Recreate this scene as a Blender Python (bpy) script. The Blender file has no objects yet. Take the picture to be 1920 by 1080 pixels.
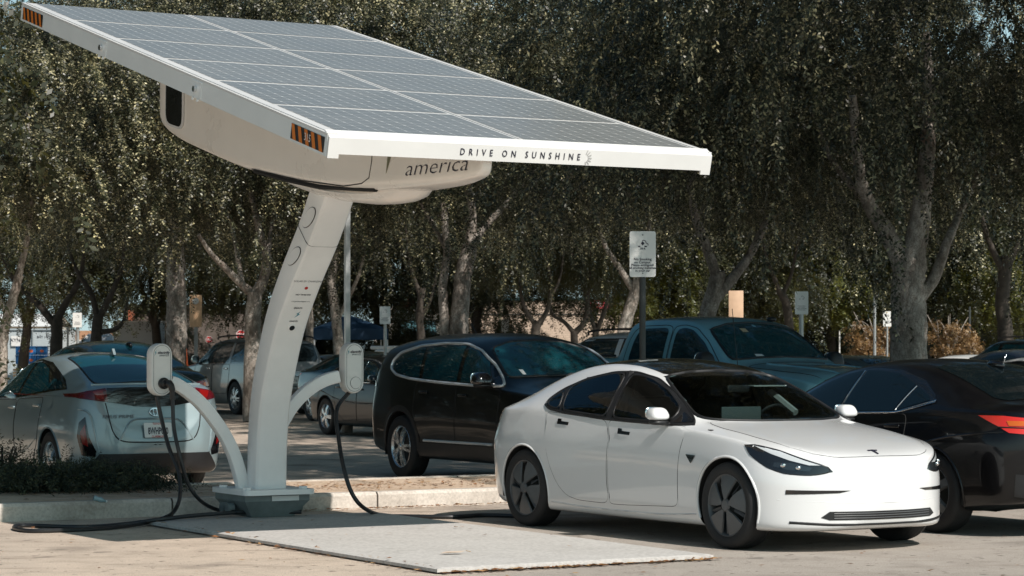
import bpy, bmesh, math, random
import numpy as np
from mathutils import Vector, Matrix
from mathutils.bvhtree import BVHTree
from mathutils.geometry import delaunay_2d_cdt

R = math.radians
random.seed(7)
rng = np.random.default_rng(7)
scene = bpy.context.scene
COL = scene.collection

# ------------------------------------------------------------------ camera geometry
F, CX, HY, CH = 4550.0, 960.0, 660.0, 1.5      # focal length and horizon in photo pixels, camera height in metres


def at(px, py, Y):
    """photo pixel + distance -> point"""
    return Vector(((px - CX) * Y / F, Y, CH + (HY - py) * Y / F))


def gnd(px, py, z=0.0):
    Y = (CH - z) * F / (py - HY)
    return Vector(((px - CX) * Y / F, Y, z))


# ------------------------------------------------------------------ small helpers
def tag(o, label=None, cat=None, group=None, kind=None):
    if label: o['label'] = label
    if cat: o['category'] = cat
    if group: o['group'] = group
    if kind: o['kind'] = kind
    return o


def empty(name, loc=(0, 0, 0), rz=0.0, label=None, cat=None, group=None):
    o = bpy.data.objects.new(name, None)
    o.empty_display_size = 0.2
    COL.objects.link(o)
    o.location = loc
    o.rotation_euler = (0, 0, rz)
    return tag(o, label, cat, group)


def link(name, me, mat, parent=None):
    o = bpy.data.objects.new(name, me)
    COL.objects.link(o)
    if mat is not None:
        me.materials.clear()
        for m in (mat if isinstance(mat, (list, tuple)) else [mat]):
            me.materials.append(m)
    if parent is not None:
        o.parent = parent
    return o


def pydata(name, v, f, mat, parent=None, smooth=False, sharp=None):
    me = bpy.data.meshes.new(name)
    me.from_pydata([tuple(p) for p in v], [], [tuple(q) for q in f])
    me.update()
    if smooth:
        me.shade_smooth()
        if sharp: me.set_sharp_from_angle(angle=R(sharp))
    return link(name, me, mat, parent)


class MB:
    """collects shapes into one mesh"""
    def __init__(self):
        self.v, self.f, self.m = [], [], []
        self.mi = 0

    def add(self, v, f):
        n = len(self.v)
        self.v += [tuple(p) for p in v]
        self.f += [tuple(i + n for i in q) for q in f]
        self.m += [self.mi] * len(f)
        return self

    def box(self, c, s, M=None, bev=0.0, seg=2):
        bm = bmesh.new()
        bmesh.ops.create_cube(bm, size=1)
        bmesh.ops.scale(bm, vec=s, verts=bm.verts)
        if bev > 0:
            bmesh.ops.bevel(bm, geom=list(bm.edges), offset=bev, segments=seg, affect='EDGES', profile=0.5)
        bmesh.ops.translate(bm, vec=c, verts=bm.verts)
        if M is not None: bmesh.ops.transform(bm, matrix=M, verts=bm.verts)
        return self.bm(bm)

    def bm(self, bm):
        bm.verts.index_update()
        self.add([v.co.copy() for v in bm.verts], [[v.index for v in f.verts] for f in bm.faces])
        bm.free()
        return self

    def tube(self, pts, rad, n=8, cap=True, flat=1.0):
        pts = [Vector(p) for p in pts]
        rad = [rad] * len(pts) if not hasattr(rad, '__len__') else list(rad)
        v, f = [], []
        up = None
        for i, p in enumerate(pts):
            a = pts[max(i - 1, 0)]; b = pts[min(i + 1, len(pts) - 1)]
            t = (b - a).normalized()
            if up is None:
                up = Vector((0, 0, 1)) if abs(t.z) < .9 else Vector((1, 0, 0))
            s = t.cross(up).normalized()
            up = s.cross(t).normalized()
            for k in range(n):
                w = 2 * math.pi * k / n
                v.append(p + s * (math.cos(w) * rad[i]) + up * (math.sin(w) * rad[i] * flat))
        for i in range(len(pts) - 1):
            for k in range(n):
                f.append((i * n + k, i * n + (k + 1) % n, (i + 1) * n + (k + 1) % n, (i + 1) * n + k))
        if cap:
            f.append(tuple(range(n))[::-1]); f.append(tuple(range((len(pts) - 1) * n, len(pts) * n)))
        return self.add(v, f)

    def prism(self, poly, d, M=None):
        """poly in local XY, extruded by d along local Z"""
        n = len(poly)
        v = [Vector((x, y, 0)) for x, y in poly] + [Vector((x, y, d)) for x, y in poly]
        if M is not None: v = [M @ p for p in v]
        f = [tuple(range(n))[::-1], tuple(range(n, 2 * n))]
        f += [(i, (i + 1) % n, n + (i + 1) % n, n + i) for i in range(n)]
        return self.add(v, f)

    def lathe(self, prof, n=40, axis='Y', closed=False):
        """prof: (radius, height) pairs around the axis"""
        v, f = [], []
        for r, h in prof:
            for k in range(n):
                w = 2 * math.pi * k / n
                c, s = r * math.cos(w), r * math.sin(w)
                v.append((c, h, s) if axis == 'Y' else ((c, s, h) if axis == 'Z' else (h, c, s)))
        m = len(prof)
        for i in range(m - 1 if not closed else m):
            j = (i + 1) % m
            for k in range(n):
                f.append((i * n + k, i * n + (k + 1) % n, j * n + (k + 1) % n, j * n + k))
        return self.add(v, f)

    def build(self, name, mat, parent=None, smooth=True, sharp=35, fixn=True):
        me = bpy.data.meshes.new(name)
        me.from_pydata(self.v, [], self.f)
        me.update()
        if fixn:
            bm = bmesh.new(); bm.from_mesh(me)
            bmesh.ops.recalc_face_normals(bm, faces=bm.faces)
            bm.to_mesh(me); bm.free()
        if smooth:
            me.shade_smooth(); me.set_sharp_from_angle(angle=R(sharp))
        o = link(name, me, mat, parent)
        if len(set(self.m)) > 1:
            me.polygons.foreach_set('material_index', self.m)
        return o


def smooth_line(pts, n=6, closed=False):
    """Catmull-Rom through points of any dimension"""
    P = np.array([tuple(p) for p in pts], float)
    m = len(P); out = []
    rngi = range(m if closed else m - 1)
    for i in rngi:
        if closed:
            p0, p1, p2, p3 = P[(i - 1) % m], P[i], P[(i + 1) % m], P[(i + 2) % m]
        else:
            p1, p2 = P[i], P[i + 1]
            p0 = P[i - 1] if i else 2 * p1 - p2
            p3 = P[i + 2] if i + 2 < m else 2 * p2 - p1
        for k in range(n):
            t = k / n
            out.append(.5 * (2 * p1 + (p2 - p0) * t + (2 * p0 - 5 * p1 + 4 * p2 - p3) * t * t + (3 * p1 - p0 - 3 * p2 + p3) * t ** 3))
    if not closed: out.append(P[-1])
    return [tuple(q) for q in out]


def round_poly(pts, r, n=4):
    """round each corner of a 2-D polygon; r number or list"""
    m = len(pts); out = []
    for i in range(m):
        p = Vector(pts[i]); a = Vector(pts[i - 1]); b = Vector(pts[(i + 1) % m])
        ri = r[i] if hasattr(r, '__len__') else r
        da = min(ri, (a - p).length * .48); db = min(ri, (b - p).length * .48)
        if ri <= 0: out.append(tuple(p)); continue
        s = p + (a - p).normalized() * da; e = p + (b - p).normalized() * db
        for k in range(n + 1):
            t = k / n
            out.append(tuple(s * (1 - t) ** 2 + p * 2 * t * (1 - t) + e * t * t))
    return out


def frame(origin, right, up):
    r = Vector(right).normalized(); u = Vector(up).normalized()
    n = r.cross(u).normalized()
    M = Matrix.Identity(4)
    for i in range(3):
        M[i][0], M[i][1], M[i][2], M[i][3] = r[i], u[i], n[i], origin[i]
    return M


def text_mesh(name, s, size, M, mat, parent=None, align='CENTER', ext=0.0, spacing=1.0, shear=0.0, fitw=None, bold=0.0):
    """flat lettering in local XY, moved by M"""
    cu = bpy.data.curves.new(name, 'FONT')
    cu.body = s; cu.size = size; cu.align_x = align; cu.align_y = 'CENTER'
    cu.space_character = spacing; cu.shear = shear; cu.extrude = ext; cu.resolution_u = 2; cu.offset = bold
    tmp = bpy.data.objects.new(name + '_tmp', cu)
    COL.objects.link(tmp)
    dg = bpy.context.evaluated_depsgraph_get()
    me = bpy.data.meshes.new_from_object(tmp.evaluated_get(dg))
    bpy.data.objects.remove(tmp); bpy.data.curves.remove(cu)
    if fitw and len(me.vertices):
        xs = [v.co.x for v in me.vertices]; w = max(xs) - min(xs)
        me.transform(Matrix.Diagonal((fitw / w, 1, 1, 1)))
    me.transform(M)
    me.name = name
    return link(name, me, mat, parent)


# ------------------------------------------------------------------ materials
def node_mat(name):
    m = bpy.data.materials.new(name); m.use_nodes = True
    nt = m.node_tree
    return m, nt, nt.nodes['Principled BSDF']


def ramp(nt, fac, stops):
    r = nt.nodes.new('ShaderNodeValToRGB')
    e = r.color_ramp.elements
    while len(e) < len(stops): e.new(.5)
    for q, (p, c) in zip(e, stops):
        q.position = p; q.color = (*c, 1) if len(c) == 3 else c
    nt.links.new(fac, r.inputs['Fac'])
    return r.outputs['Color']


def noise(nt, scale, detail=4, rough=.55, vec=None, dist=0.0, stretch=None):
    t = nt.nodes.new('ShaderNodeTexNoise')
    t.inputs['Scale'].default_value = scale; t.inputs['Detail'].default_value = detail
    t.inputs['Roughness'].default_value = rough; t.inputs['Distortion'].default_value = dist
    if vec is None:
        tc = nt.nodes.new('ShaderNodeTexCoord'); vec = tc.outputs['Object']
    if stretch:
        mp = nt.nodes.new('ShaderNodeMapping'); mp.inputs['Scale'].default_value = stretch
        nt.links.new(vec, mp.inputs['Vector']); vec = mp.outputs['Vector']
    nt.links.new(vec, t.inputs['Vector'])
    return t.outputs['Fac']


def mixc(nt, fac, a, b, mode='MIX'):
    n = nt.nodes.new('ShaderNodeMix'); n.data_type = 'RGBA'; n.blend_type = mode
    for sock, val in ((n.inputs['Factor'], fac), (n.inputs[6], a), (n.inputs[7], b)):
        if hasattr(val, 'node'): nt.links.new(val, sock)
        else: sock.default_value = val if not hasattr(val, '__len__') else (*val, 1)[:4]
    return n.outputs[2]


def bump(nt, p, h, strength=.3, dist=.01):
    b = nt.nodes.new('ShaderNodeBump')
    b.inputs['Strength'].default_value = strength; b.inputs['Distance'].default_value = dist
    nt.links.new(h, b.inputs['Height']); nt.links.new(b.outputs['Normal'], p.inputs['Normal'])


def plain(name, col, rough=.5, metal=0.0, coat=0.0, spec=.5, var=.0, vscale=3.0, bumpy=0.0, bscale=60):
    m, nt, p = node_mat(name)
    p.inputs['Base Color'].default_value = (*col, 1)
    p.inputs['Roughness'].default_value = rough; p.inputs['Metallic'].default_value = metal
    p.inputs['Coat Weight'].default_value = coat; p.inputs['Coat Roughness'].default_value = .03
    p.inputs['Specular IOR Level'].default_value = spec
    if var > 0:
        n = noise(nt, vscale, 5, .6)
        lo = tuple(c * (1 - var) for c in col); hi = tuple(min(1, c * (1 + var)) for c in col)
        nt.links.new(ramp(nt, n, [(.3, lo), (.7, hi)]), p.inputs['Base Color'])
        rr = nt.nodes.new('ShaderNodeMapRange')
        rr.inputs['To Min'].default_value = max(.02, rough - .12); rr.inputs['To Max'].default_value = min(1, rough + .12)
        nt.links.new(n, rr.inputs['Value']); nt.links.new(rr.outputs[0], p.inputs['Roughness'])
    if bumpy > 0:
        bump(nt, p, noise(nt, bscale, 3), bumpy, .004)
    return m


def paint(name, col, metal=0.0, rough=.35, coat=1.0, dust=.0):
    """car paint under a clear coat, with a little dust"""
    m, nt, p = node_mat(name)
    p.inputs['Metallic'].default_value = metal; p.inputs['Roughness'].default_value = rough
    p.inputs['Coat Weight'].default_value = coat; p.inputs['Coat Roughness'].default_value = .02
    if coat < 1: p.inputs['Specular IOR Level'].default_value = .2
    p.inputs['Base Color'].default_value = (*col, 1)
    n = noise(nt, 2.2, 6, .65)
    if dust > 0:
        d = ramp(nt, n, [(.42, (0, 0, 0)), (.75, (dust, dust, dust))])
        c = mixc(nt, d, col, (.30, .26, .21))
        nt.links.new(c, p.inputs['Base Color'])
    rr = nt.nodes.new('ShaderNodeMapRange')
    rr.inputs['To Min'].default_value = .015; rr.inputs['To Max'].default_value = .06 + dust * .3
    nt.links.new(n, rr.inputs['Value']); nt.links.new(rr.outputs[0], p.inputs['Coat Roughness'])
    gm = nt.nodes.new('ShaderNodeNewGeometry')                  # the inside of a body shell is bare dark trim
    mx = nt.nodes.new('ShaderNodeMixShader'); bk = nt.nodes.new('ShaderNodeBsdfDiffuse')
    bk.inputs['Color'].default_value = (.012, .012, .013, 1)
    out = nt.nodes['Material Output']
    nt.links.new(gm.outputs['Backfacing'], mx.inputs[0]); nt.links.new(p.outputs[0], mx.inputs[1])
    nt.links.new(bk.outputs[0], mx.inputs[2]); nt.links.new(mx.outputs[0], out.inputs['Surface'])
    return m


def glass_mat(name, tint, mixv):
    """thin tinted pane that lets mixv of the light through"""
    m = bpy.data.materials.new(name); m.use_nodes = True
    nt = m.node_tree; nt.nodes.clear()
    out = nt.nodes.new('ShaderNodeOutputMaterial')
    tr = nt.nodes.new('ShaderNodeBsdfTransparent'); tr.inputs['Color'].default_value = (*[c * mixv for c in tint], 1)
    gl = nt.nodes.new('ShaderNodeBsdfGlossy'); gl.inputs['Roughness'].default_value = .01
    gl.inputs['Color'].default_value = (.9, .97, 1, 1)
    fr = nt.nodes.new('ShaderNodeFresnel'); fr.inputs['IOR'].default_value = 1.6
    mx = nt.nodes.new('ShaderNodeMixShader')
    nt.links.new(fr.outputs[0], mx.inputs[0]); nt.links.new(tr.outputs[0], mx.inputs[1]); nt.links.new(gl.outputs[0], mx.inputs[2])
    nt.links.new(mx.outputs[0], out.inputs['Surface'])
    return m


M = {}
M['white_coat'] = plain('white_powder_coat', (.66, .655, .645), .38, var=.05, vscale=1.5, coat=.2)
M['pod_white'] = plain('pod_shell', (.90, .85, .79), .3, coat=.3, var=.05, vscale=1.2)
M['column_white'] = plain('column_paint', (.88, .87, .85), .4, coat=.1, var=.07, vscale=1.5)
M['black_plastic'] = plain('black_plastic', (.012, .012, .013), .45, var=.2, vscale=9)
M['rubber'] = plain('tyre_rubber', (.014, .014, .015), .75, var=.25, vscale=8, bumpy=.3, bscale=120)
M['cable'] = plain('cable_rubber', (.012, .013, .015), .42)
M['gap'] = plain('panel_gap', (.01, .01, .01), .8)
M['dark_glass'] = plain('dark_glass', (.004, .008, .010), .02, spec=.75)
M['teal_glass'] = plain('teal_tinted_glass', (.004, .030, .040), .02, spec=.8)
M['hatch_black'] = plain('hatch_black', (.012, .013, .014), .22, var=.3, vscale=5)
M['screen_glass'] = plain('windscreen_teal', (.005, .046, .058), .02, spec=.8)
M['satin_trim'] = plain('satin_window_trim', (.62, .66, .68), .3, metal=.45)
M['black_gloss'] = plain('black_gloss', (.006, .006, .007), .06, coat=1)
M['chrome'] = plain('chrome', (.75, .76, .77), .12, metal=1)
M['alloy'] = plain('alloy_rim', (.55, .56, .57), .28, metal=1, var=.1, vscale=20)
M['dark_rim'] = plain('grey_wheel_cover', (.085, .088, .092), .38, var=.15, vscale=12)
M['ink'] = plain('dark_lettering', (.015, .013, .03), .6)
M['grey_ink'] = plain('grey_lettering', (.12, .12, .13), .6)
M['steel'] = plain('galvanised_steel', (.42, .43, .43), .45, metal=.7, var=.15, vscale=6)
M['dark_steel'] = plain('dark_painted_steel', (.03, .035, .035), .5, var=.3, vscale=8)
M['sign_white'] = plain('sign_face', (.72, .72, .70), .4, var=.05, vscale=3)
M['red_lens'] = plain('red_lamp_lens', (.20, .006, .006), .12, coat=1)
M['bright_red_lens'] = plain('bright_red_lens', (.65, .03, .02), .15, coat=1)
M['amber_lens'] = plain('amber_lens', (.6, .12, .01), .15, coat=1)
M['clear_lens'] = plain('clear_lamp_lens', (.55, .58, .60), .08, coat=1)
M['red_ink'] = plain('red_print', (.5, .03, .03), .5)
M['teal_ink'] = plain('teal_print', (.02, .25, .32), .5)
M['olive_ink'] = plain('olive_print', (.17, .17, .10), .5)


# ------------------------------------------------------------------ camera, sun, sky
cam = bpy.data.cameras.new('camera'); camo = bpy.data.objects.new('camera', cam); COL.objects.link(camo)
camo.location = (0, 0, CH); camo.rotation_euler = (R(90), 0, 0)
cam.sensor_width = 36; cam.lens = F / 1920 * 36
cam.shift_y = (HY - 540) / 1920
cam.clip_start = .5; cam.clip_end = 3000
cam.dof.use_dof = True; cam.dof.focus_distance = 19.5; cam.dof.aperture_fstop = 9.0
scene.camera = camo

EL = R(43); TOSUN = Vector((.607 * math.cos(EL), -.795 * math.cos(EL), math.sin(EL)))
sun = bpy.data.lights.new('sun', 'SUN'); suno = bpy.data.objects.new('sun', sun); COL.objects.link(suno)
sun.energy = 5.0; sun.angle = R(.5); sun.color = (1.0, .925, .855)
suno.rotation_euler = TOSUN.to_track_quat('Z', 'Y').to_euler()
suno.location = (8, -10, 30)
w = bpy.data.worlds.new('World'); scene.world = w; w.use_nodes = True
wn = w.node_tree
sky = wn.nodes.new('ShaderNodeTexSky'); sky.sky_type = 'NISHITA'; sky.sun_disc = False
sky.sun_elevation = EL; sky.sun_rotation = math.atan2(.607, -.795)
sky.air_density = 1.0; sky.dust_density = 3.0; sky.ozone_density = 1.0
hs = wn.nodes.new('ShaderNodeHueSaturation'); hs.inputs['Saturation'].default_value = .95
wn.links.new(sky.outputs[0], hs.inputs['Color'])
tint = mixc(wn, 1.0, hs.outputs[0], (.62, 1.02, 1.10), 'MULTIPLY')
bg = wn.nodes['Background']
wn.links.new(tint, bg.inputs['Color']); bg.inputs['Strength'].default_value = .052
# pale bright air low over the horizon
tcw = wn.nodes.new('ShaderNodeTexCoord'); spw = wn.nodes.new('ShaderNodeSeparateXYZ'); wn.links.new(tcw.outputs['Generated'], spw.inputs[0])
hz = wn.nodes.new('ShaderNodeMapRange'); hz.interpolation_type = 'SMOOTHERSTEP'
hz.inputs['From Min'].default_value = .0; hz.inputs['From Max'].default_value = .34; hz.inputs['To Min'].default_value = .64; hz.inputs['To Max'].default_value = 0
wn.links.new(spw.outputs['Z'], hz.inputs['Value'])
bg2 = wn.nodes.new('ShaderNodeBackground'); bg2.inputs['Color'].default_value = (.74, .96, .98, 1); wn.links.new(hz.outputs[0], bg2.inputs['Strength'])
ads = wn.nodes.new('ShaderNodeAddShader'); wn.links.new(bg.outputs[0], ads.inputs[0]); wn.links.new(bg2.outputs[0], ads.inputs[1])
wn.links.new(ads.outputs[0], wn.nodes['World Output'].inputs['Surface'])
scene.view_settings.view_transform = 'Standard'; scene.view_settings.look = 'None'
scene.view_settings.exposure = 0.1; scene.view_settings.gamma = 1.0
scene.cycles.max_bounces = 6; scene.cycles.diffuse_bounces = 3; scene.cycles.glossy_bounces = 3; scene.cycles.transparent_max_bounces = 8
scene.cycles.use_denoising = True

# ------------------------------------------------------------------ ground
UA = Vector((-.5, .8660254, 0)); VA = Vector((.8660254, .5, 0))    # along / across the parking bays
P0 = Vector((-.504, 16.37, 0))                                     # near corner of the charger's base plate


def bay(v, u, z=0.0):
    p = P0 + VA * v + UA * u
    return Vector((p.x, p.y, z))


BAYROT = math.atan2(VA.y, VA.x)       # 30 degrees


def asphalt():
    m, nt, p = node_mat('worn_asphalt')
    tc = nt.nodes.new('ShaderNodeTexCoord'); vec = tc.outputs['Object']
    big = noise(nt, .16, 4, .6, vec, 1.2)
    sep = nt.nodes.new('ShaderNodeSeparateXYZ'); nt.links.new(vec, sep.inputs[0])
    # the left half of the lot is bleached and dusty, the bay on the right is newer and darker
    mr = nt.nodes.new('ShaderNodeMapRange'); mr.inputs['From Min'].default_value = -1.2; mr.inputs['From Max'].default_value = 1.4
    nt.links.new(sep.outputs['X'], mr.inputs['Value'])
    ad = nt.nodes.new('ShaderNodeMath'); ad.operation = 'MULTIPLY_ADD'; ad.inputs[1].default_value = .9; 
    nt.links.new(big, ad.inputs[0]); nt.links.new(mr.outputs[0], ad.inputs[2])
    base = ramp(nt, ad.outputs[0], [(.30, (.60, .50, .41)), (.75, (.52, .445, .375)), (1.0, (.41, .37, .33))])
    med = noise(nt, 2.3, 6, .7, vec, .6)
    c = mixc(nt, .7, base, ramp(nt, med, [(.28, (.62, .60, .58)), (.5, (.92, .91, .90)), (.72, (1.06, 1.05, 1.04))]), 'MULTIPLY')
    c = mixc(nt, .0, c, c)
    fine = noise(nt, 95, 3, .7, vec)
    c = mixc(nt, .75, c, ramp(nt, fine, [(.34, (.5, .48, .46)), (.50, (.95, .95, .95)), (.66, (1.3, 1.28, 1.25))]), 'MULTIPLY')
    spots = noise(nt, 11, 2, .5, vec)
    c = mixc(nt, ramp(nt, spots, [(.66, (0, 0, 0)), (.70, (.85, .85, .85))]), c, (.10, .08, .065))
    streak = noise(nt, 1.4, 4, .6, vec, .4, (.5, 2.2, 1))
    c = mixc(nt, ramp(nt, streak, [(.56, (0, 0, 0)), (.72, (.5, .5, .5))]), c, (.22, .175, .14))
    oil = noise(nt, .9, 3, .45, vec, .3)
    c = mixc(nt, ramp(nt, oil, [(.60, (0, 0, 0)), (.70, (.45, .45, .45))]), c, (.13, .11, .095))
    drip = noise(nt, 3.7, 2, .4, vec)
    c = mixc(nt, ramp(nt, drip, [(.70, (0, 0, 0)), (.74, (.55, .55, .55))]), c, (.09, .08, .07))
    nt.links.new(c, p.inputs['Base Color'])
    p.inputs['Roughness'].default_value = .92; p.inputs['Specular IOR Level'].default_value = .25
    bump(nt, p, fine, .55, .012)
    return m


M['asphalt'] = asphalt()
tag(pydata('ground', [(-400, -150, 0), (400, -150, 0), (400, 900, 0), (-400, 900, 0)], [(0, 1, 2, 3)], M['asphalt']), kind='structure')


def concrete(name, col, dark, scale=1.0, joint=False):
    m, nt, p = node_mat(name)
    a = noise(nt, 1.6 * scale, 6, .7, None, .5); b = noise(nt, 40 * scale, 3, .6)
    c = ramp(nt, a, [(.32, dark), (.6, col)])
    c = mixc(nt, .5, c, ramp(nt, b, [(.3, (.6, .6, .6)), (.6, (1.1, 1.1, 1.1))]), 'MULTIPLY')
    d = noise(nt, 6 * scale, 5, .7, None, 1.0)
    c = mixc(nt, ramp(nt, d, [(.60, (0, 0, 0)), (.75, (.6, .6, .6))]), c, tuple(q * .4 for q in dark))
    nt.links.new(c, p.inputs['Base Color'])
    p.inputs['Roughness'].default_value = .9; p.inputs['Specular IOR Level'].default_value = .25
    if joint:
        tc = nt.nodes.new('ShaderNodeTexCoord'); dt = nt.nodes.new('ShaderNodeVectorMath'); dt.operation = 'DOT_PRODUCT'
        nt.links.new(tc.outputs['Object'], dt.inputs[0]); dt.inputs[1].default_value = (.8660254 / 2.1, .5 / 2.1, 0)
        fr = nt.nodes.new('ShaderNodeMath'); fr.operation = 'FRACT'; nt.links.new(dt.outputs['Value'], fr.inputs[0])
        lt = nt.nodes.new('ShaderNodeMath'); lt.operation = 'LESS_THAN'; lt.inputs[1].default_value = .009; nt.links.new(fr.outputs[0], lt.inputs[0])
        c = mixc(nt, lt.outputs[0], c, (.07, .06, .05)); nt.links.new(c, p.inputs['Base Color'])
    bump(nt, p, b, .35, .006)
    return m


M['kerb'] = concrete('kerb_concrete', (.62, .57, .51), (.36, .32, .275), 1.0, True)
M['sand'] = concrete('sandy_soil', (.62, .48, .36), (.42, .31, .22), 1.4)


def island(name, v0, v1, u0, u1, h=.15, kw=.16, rad=.9, lab=None):
    """planted island: concrete kerb ring (kind structure) round a bed of sandy soil"""
    def ring(o):
        q = [(v0 + o, u0 + o), (v1 - o, u0 + o), (v1 - o, u1 - o), (v0 + o, u1 - o)]
        return round_poly(q, max(.05, rad - o), 8)
    a, b = ring(0), ring(kw)
    v, f = [], []
    n = len(a)
    a2 = ring(.025)
    for z, rr in ((0, a), (h - .03, a), (h, a2), (h, b), (h - .035, b)):
        v += [bay(x, y, z) for x, y in rr]
    for k in range(4):
        f += [(k * n + i, k * n + (i + 1) % n, (k + 1) * n + (i + 1) % n, (k + 1) * n + i) for i in range(n)]
    k = pydata(name + '_kerb', v, f, M['kerb'], smooth=True, sharp=30); tag(k, kind='structure')
    s = pydata(name + '_soil', [bay(x, y, h - .012) for x, y in b], [tuple(range(n))], M['sand']); tag(s, kind='structure')


island('planter', -9.5, 9.0, 6.35, 8.75, .16)
island('far_planter', -14, 3.0, 26.0, 27.6, .14, .16, .5)
# ------------------------------------------------------------------ solar charging canopy
def solar_canopy():
    root = empty('solar_charging_canopy', bay(1.13, 5.4), 0, 'white solar charging canopy on one leaning column above the concrete pad', 'charging station')
    inv = Matrix.Translation(-root.location)
    def B(v, u, z): return bay(v, u, z) - root.location
    wc, cw = M['white_coat'], M['column_white']
    # base plate (a thin ramped slab)
    pl = concrete('base_plate_paint', (.52, .50, .475), (.47, .45, .425), .8)
    mb = MB()
    W, L = 2.26, 5.36
    v = []
    for z, o in ((.012, 0), (.034, 0), (.042, .03)):
        v += [B(o, o, z), B(W - o, o, z), B(W - o, L - o, z), B(o, L - o, z)]
    f = [(3, 2, 1, 0), (8, 9, 10, 11)]
    for k in range(2): f += [(k * 4 + i, k * 4 + (i + 1) % 4, k * 4 + 4 + (i + 1) % 4, k * 4 + 4 + i) for i in range(4)]
    mb.add(v, f).build('base_plate', pl, root, smooth=False)
    # pedestal
    gp = plain('pedestal_grey', (.17, .20, .20), .5, var=.25, vscale=5)
    ped = MB()
    cv, cu_ = 1.14, 5.38
    def quad(hw, hd, z, du=0): return [B(cv - hw, cu_ + du - hd, z), B(cv + hw, cu_ + du - hd, z), B(cv + hw, cu_ + du + hd, z), B(cv - hw, cu_ + du + hd, z)]
    v = quad(.20, .24, .045, .06) + quad(.31, .33, .19, .04) + quad(.31, .33, .245, .04)
    f = [(3, 2, 1, 0), (8, 9, 10, 11)]
    for k in range(2): f += [(k * 4 + i, k * 4 + (i + 1) % 4, k * 4 + 4 + (i + 1) % 4, k * 4 + 4 + i) for i in range(4)]
    ped.add(v, f)
    for s in (-1, 1):
        for d in (-.10, .02):
            ped.tube([B(cv + s * .3, cu_ + d + .1, .12), B(cv + s * .36, cu_ + d + .1, .12)], .05, 10)
    pedo = ped.build('pedestal', gp, root, sharp=25)
    tp = MB()
    pol = round_poly([(-.34, -.37), (.34, -.37), (.34, .42), (-.34, .42)], .07, 4)
    o = B(cv, cu_, .246)
    tp.prism([(x, y) for x, y in pol], .045, frame(o, VA, UA))
    for sx in (-1, 1):
        for sy in (-.24, .28):
            tp.tube([B(cv + sx * .27, cu_ + sy, .29), B(cv + sx * .27, cu_ + sy, .312)], .04, 6)
    tp.build('top_plate', cw, pedo, sharp=30)
    st = MB(); st.prism([(-.13, -.022), (.13, -.022), (.13, .022), (-.13, .022)], .003, frame(B(cv + .07, cu_ - .301, .212), VA, (0, 0, 1)))
    st.build('data_sticker', M['sign_white'], pedo, smooth=False)
    # leaning column: chamfered box section swept along a curve
    prof = [(0.0, .285), (.02, .7), (.08, 1.06), (.22, 1.42), (.423, 1.794), (.72, 2.15), (1.061, 2.495), (1.30, 2.78), (1.50, 3.05)]
    path = smooth_line(prof, 6)
    def col_ring(i, grow=0.0):
        s, z = path[i]
        a, b = path[max(0, i - 1)], path[min(len(path) - 1, i + 1)]
        t = Vector((b[0] - a[0], b[1] - a[1])).normalized()
        n = Vector((t.y, -t.x))        # towards the pad, perpendicular to the path
        k = i / (len(path) - 1)
        hw = .155 - .012 * k + grow; hd = .115 + .05 * k + grow
        sec = round_poly([(-hw, -hd), (hw, -hd), (hw, hd), (-hw, hd)], .055, 3)
        sec2 = []
        for x, y in sec:
            ss = s + n.x * (-y); zz = z + n.y * (-y)
            sec2.append(B(1.16 + x, 5.37 - ss, zz))
        return sec2
    v, f = [], []
    for i in range(len(path)): v += col_ring(i)
    n = len(col_ring(0))
    for i in range(len(path) - 1):
        f += [(i * n + k, i * n + (k + 1) % n, (i + 1) * n + (k + 1) % n, (i + 1) * n + k) for k in range(n)]
    f += [tuple(range(n))[::-1], tuple(range((len(path) - 1) * n, len(path) * n))]
    col = MB().add(v, f).build('column', cw, root, sharp=28)
    # joint line round the column
    js = min(range(len(path)), key=lambda i: abs(path[i][1] - 2.50))
    ring = col_ring(js, .0015); ring2 = col_ring(js + 0, .0015)
    sl = MB()
    up = Vector((0, 0, .012))
    sl.add(ring + [p + up for p in ring], [(k, (k + 1) % n, n + (k + 1) % n, n + k) for k in range(n)])
    sl.build('column_joint', M['gap'], col)
    # round covers on the left face, camera eye and stickers on the front face
    def face_pt(z, side, across):
        i = min(range(len(path)), key=lambda q: abs(path[q][1] - z))
        s, zz = path[i]
        a, b = path[max(0, i - 1)], path[min(len(path) - 1, i + 1)]
        t = Vector((b[0] - a[0], b[1] - a[1])).normalized(); nn = Vector((t.y, -t.x))
        k = i / (len(path) - 1); hw = .155 - .012 * k; hd = .115 + .05 * k
        tz = (-UA * t.x + Vector((0, 0, t.y))).normalized()
        if side == 'front':
            p = B(1.16 + across, 5.37 - (s + nn.x * hd), zz + nn.y * hd)
            return frame(p, VA, tz)
        p = B(1.16 - hw, 5.37 - (s + nn.x * across), zz + nn.y * across)
        return frame(p, -UA, tz) if True else None
    for z in (2.30, 2.66):
        F_ = face_pt(z, 'left', .01)
        nz = F_.to_3x3() @ Vector((0, 0, 1))
        if nz.dot(VA) > 0: F_ = F_ @ Matrix.Rotation(math.pi, 4, 'Y')
        disc = MB(); disc.prism([(math.cos(a) * .105, math.sin(a) * .105) for a in np.linspace(0, 2 * math.pi, 28)[:-1]], .008, F_)
        disc.build('round_cover', cw, col, sharp=30)
        rim = MB(); rim.tube([F_ @ Vector((math.cos(a) * .107, math.sin(a) * .107, .003)) for a in np.linspace(0, 2 * math.pi, 29)], .004, 5)
        rim.build('cover_seam', M['gap'], col)
    E = face_pt(1.79, 'front', -.005)
    eye = MB(); eye.lathe([(.034, 0), (.034, .01), (.026, .012)], 20, 'Z'); eo = eye.build('lens_ring', cw, col); eo.data.transform(E)
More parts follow.
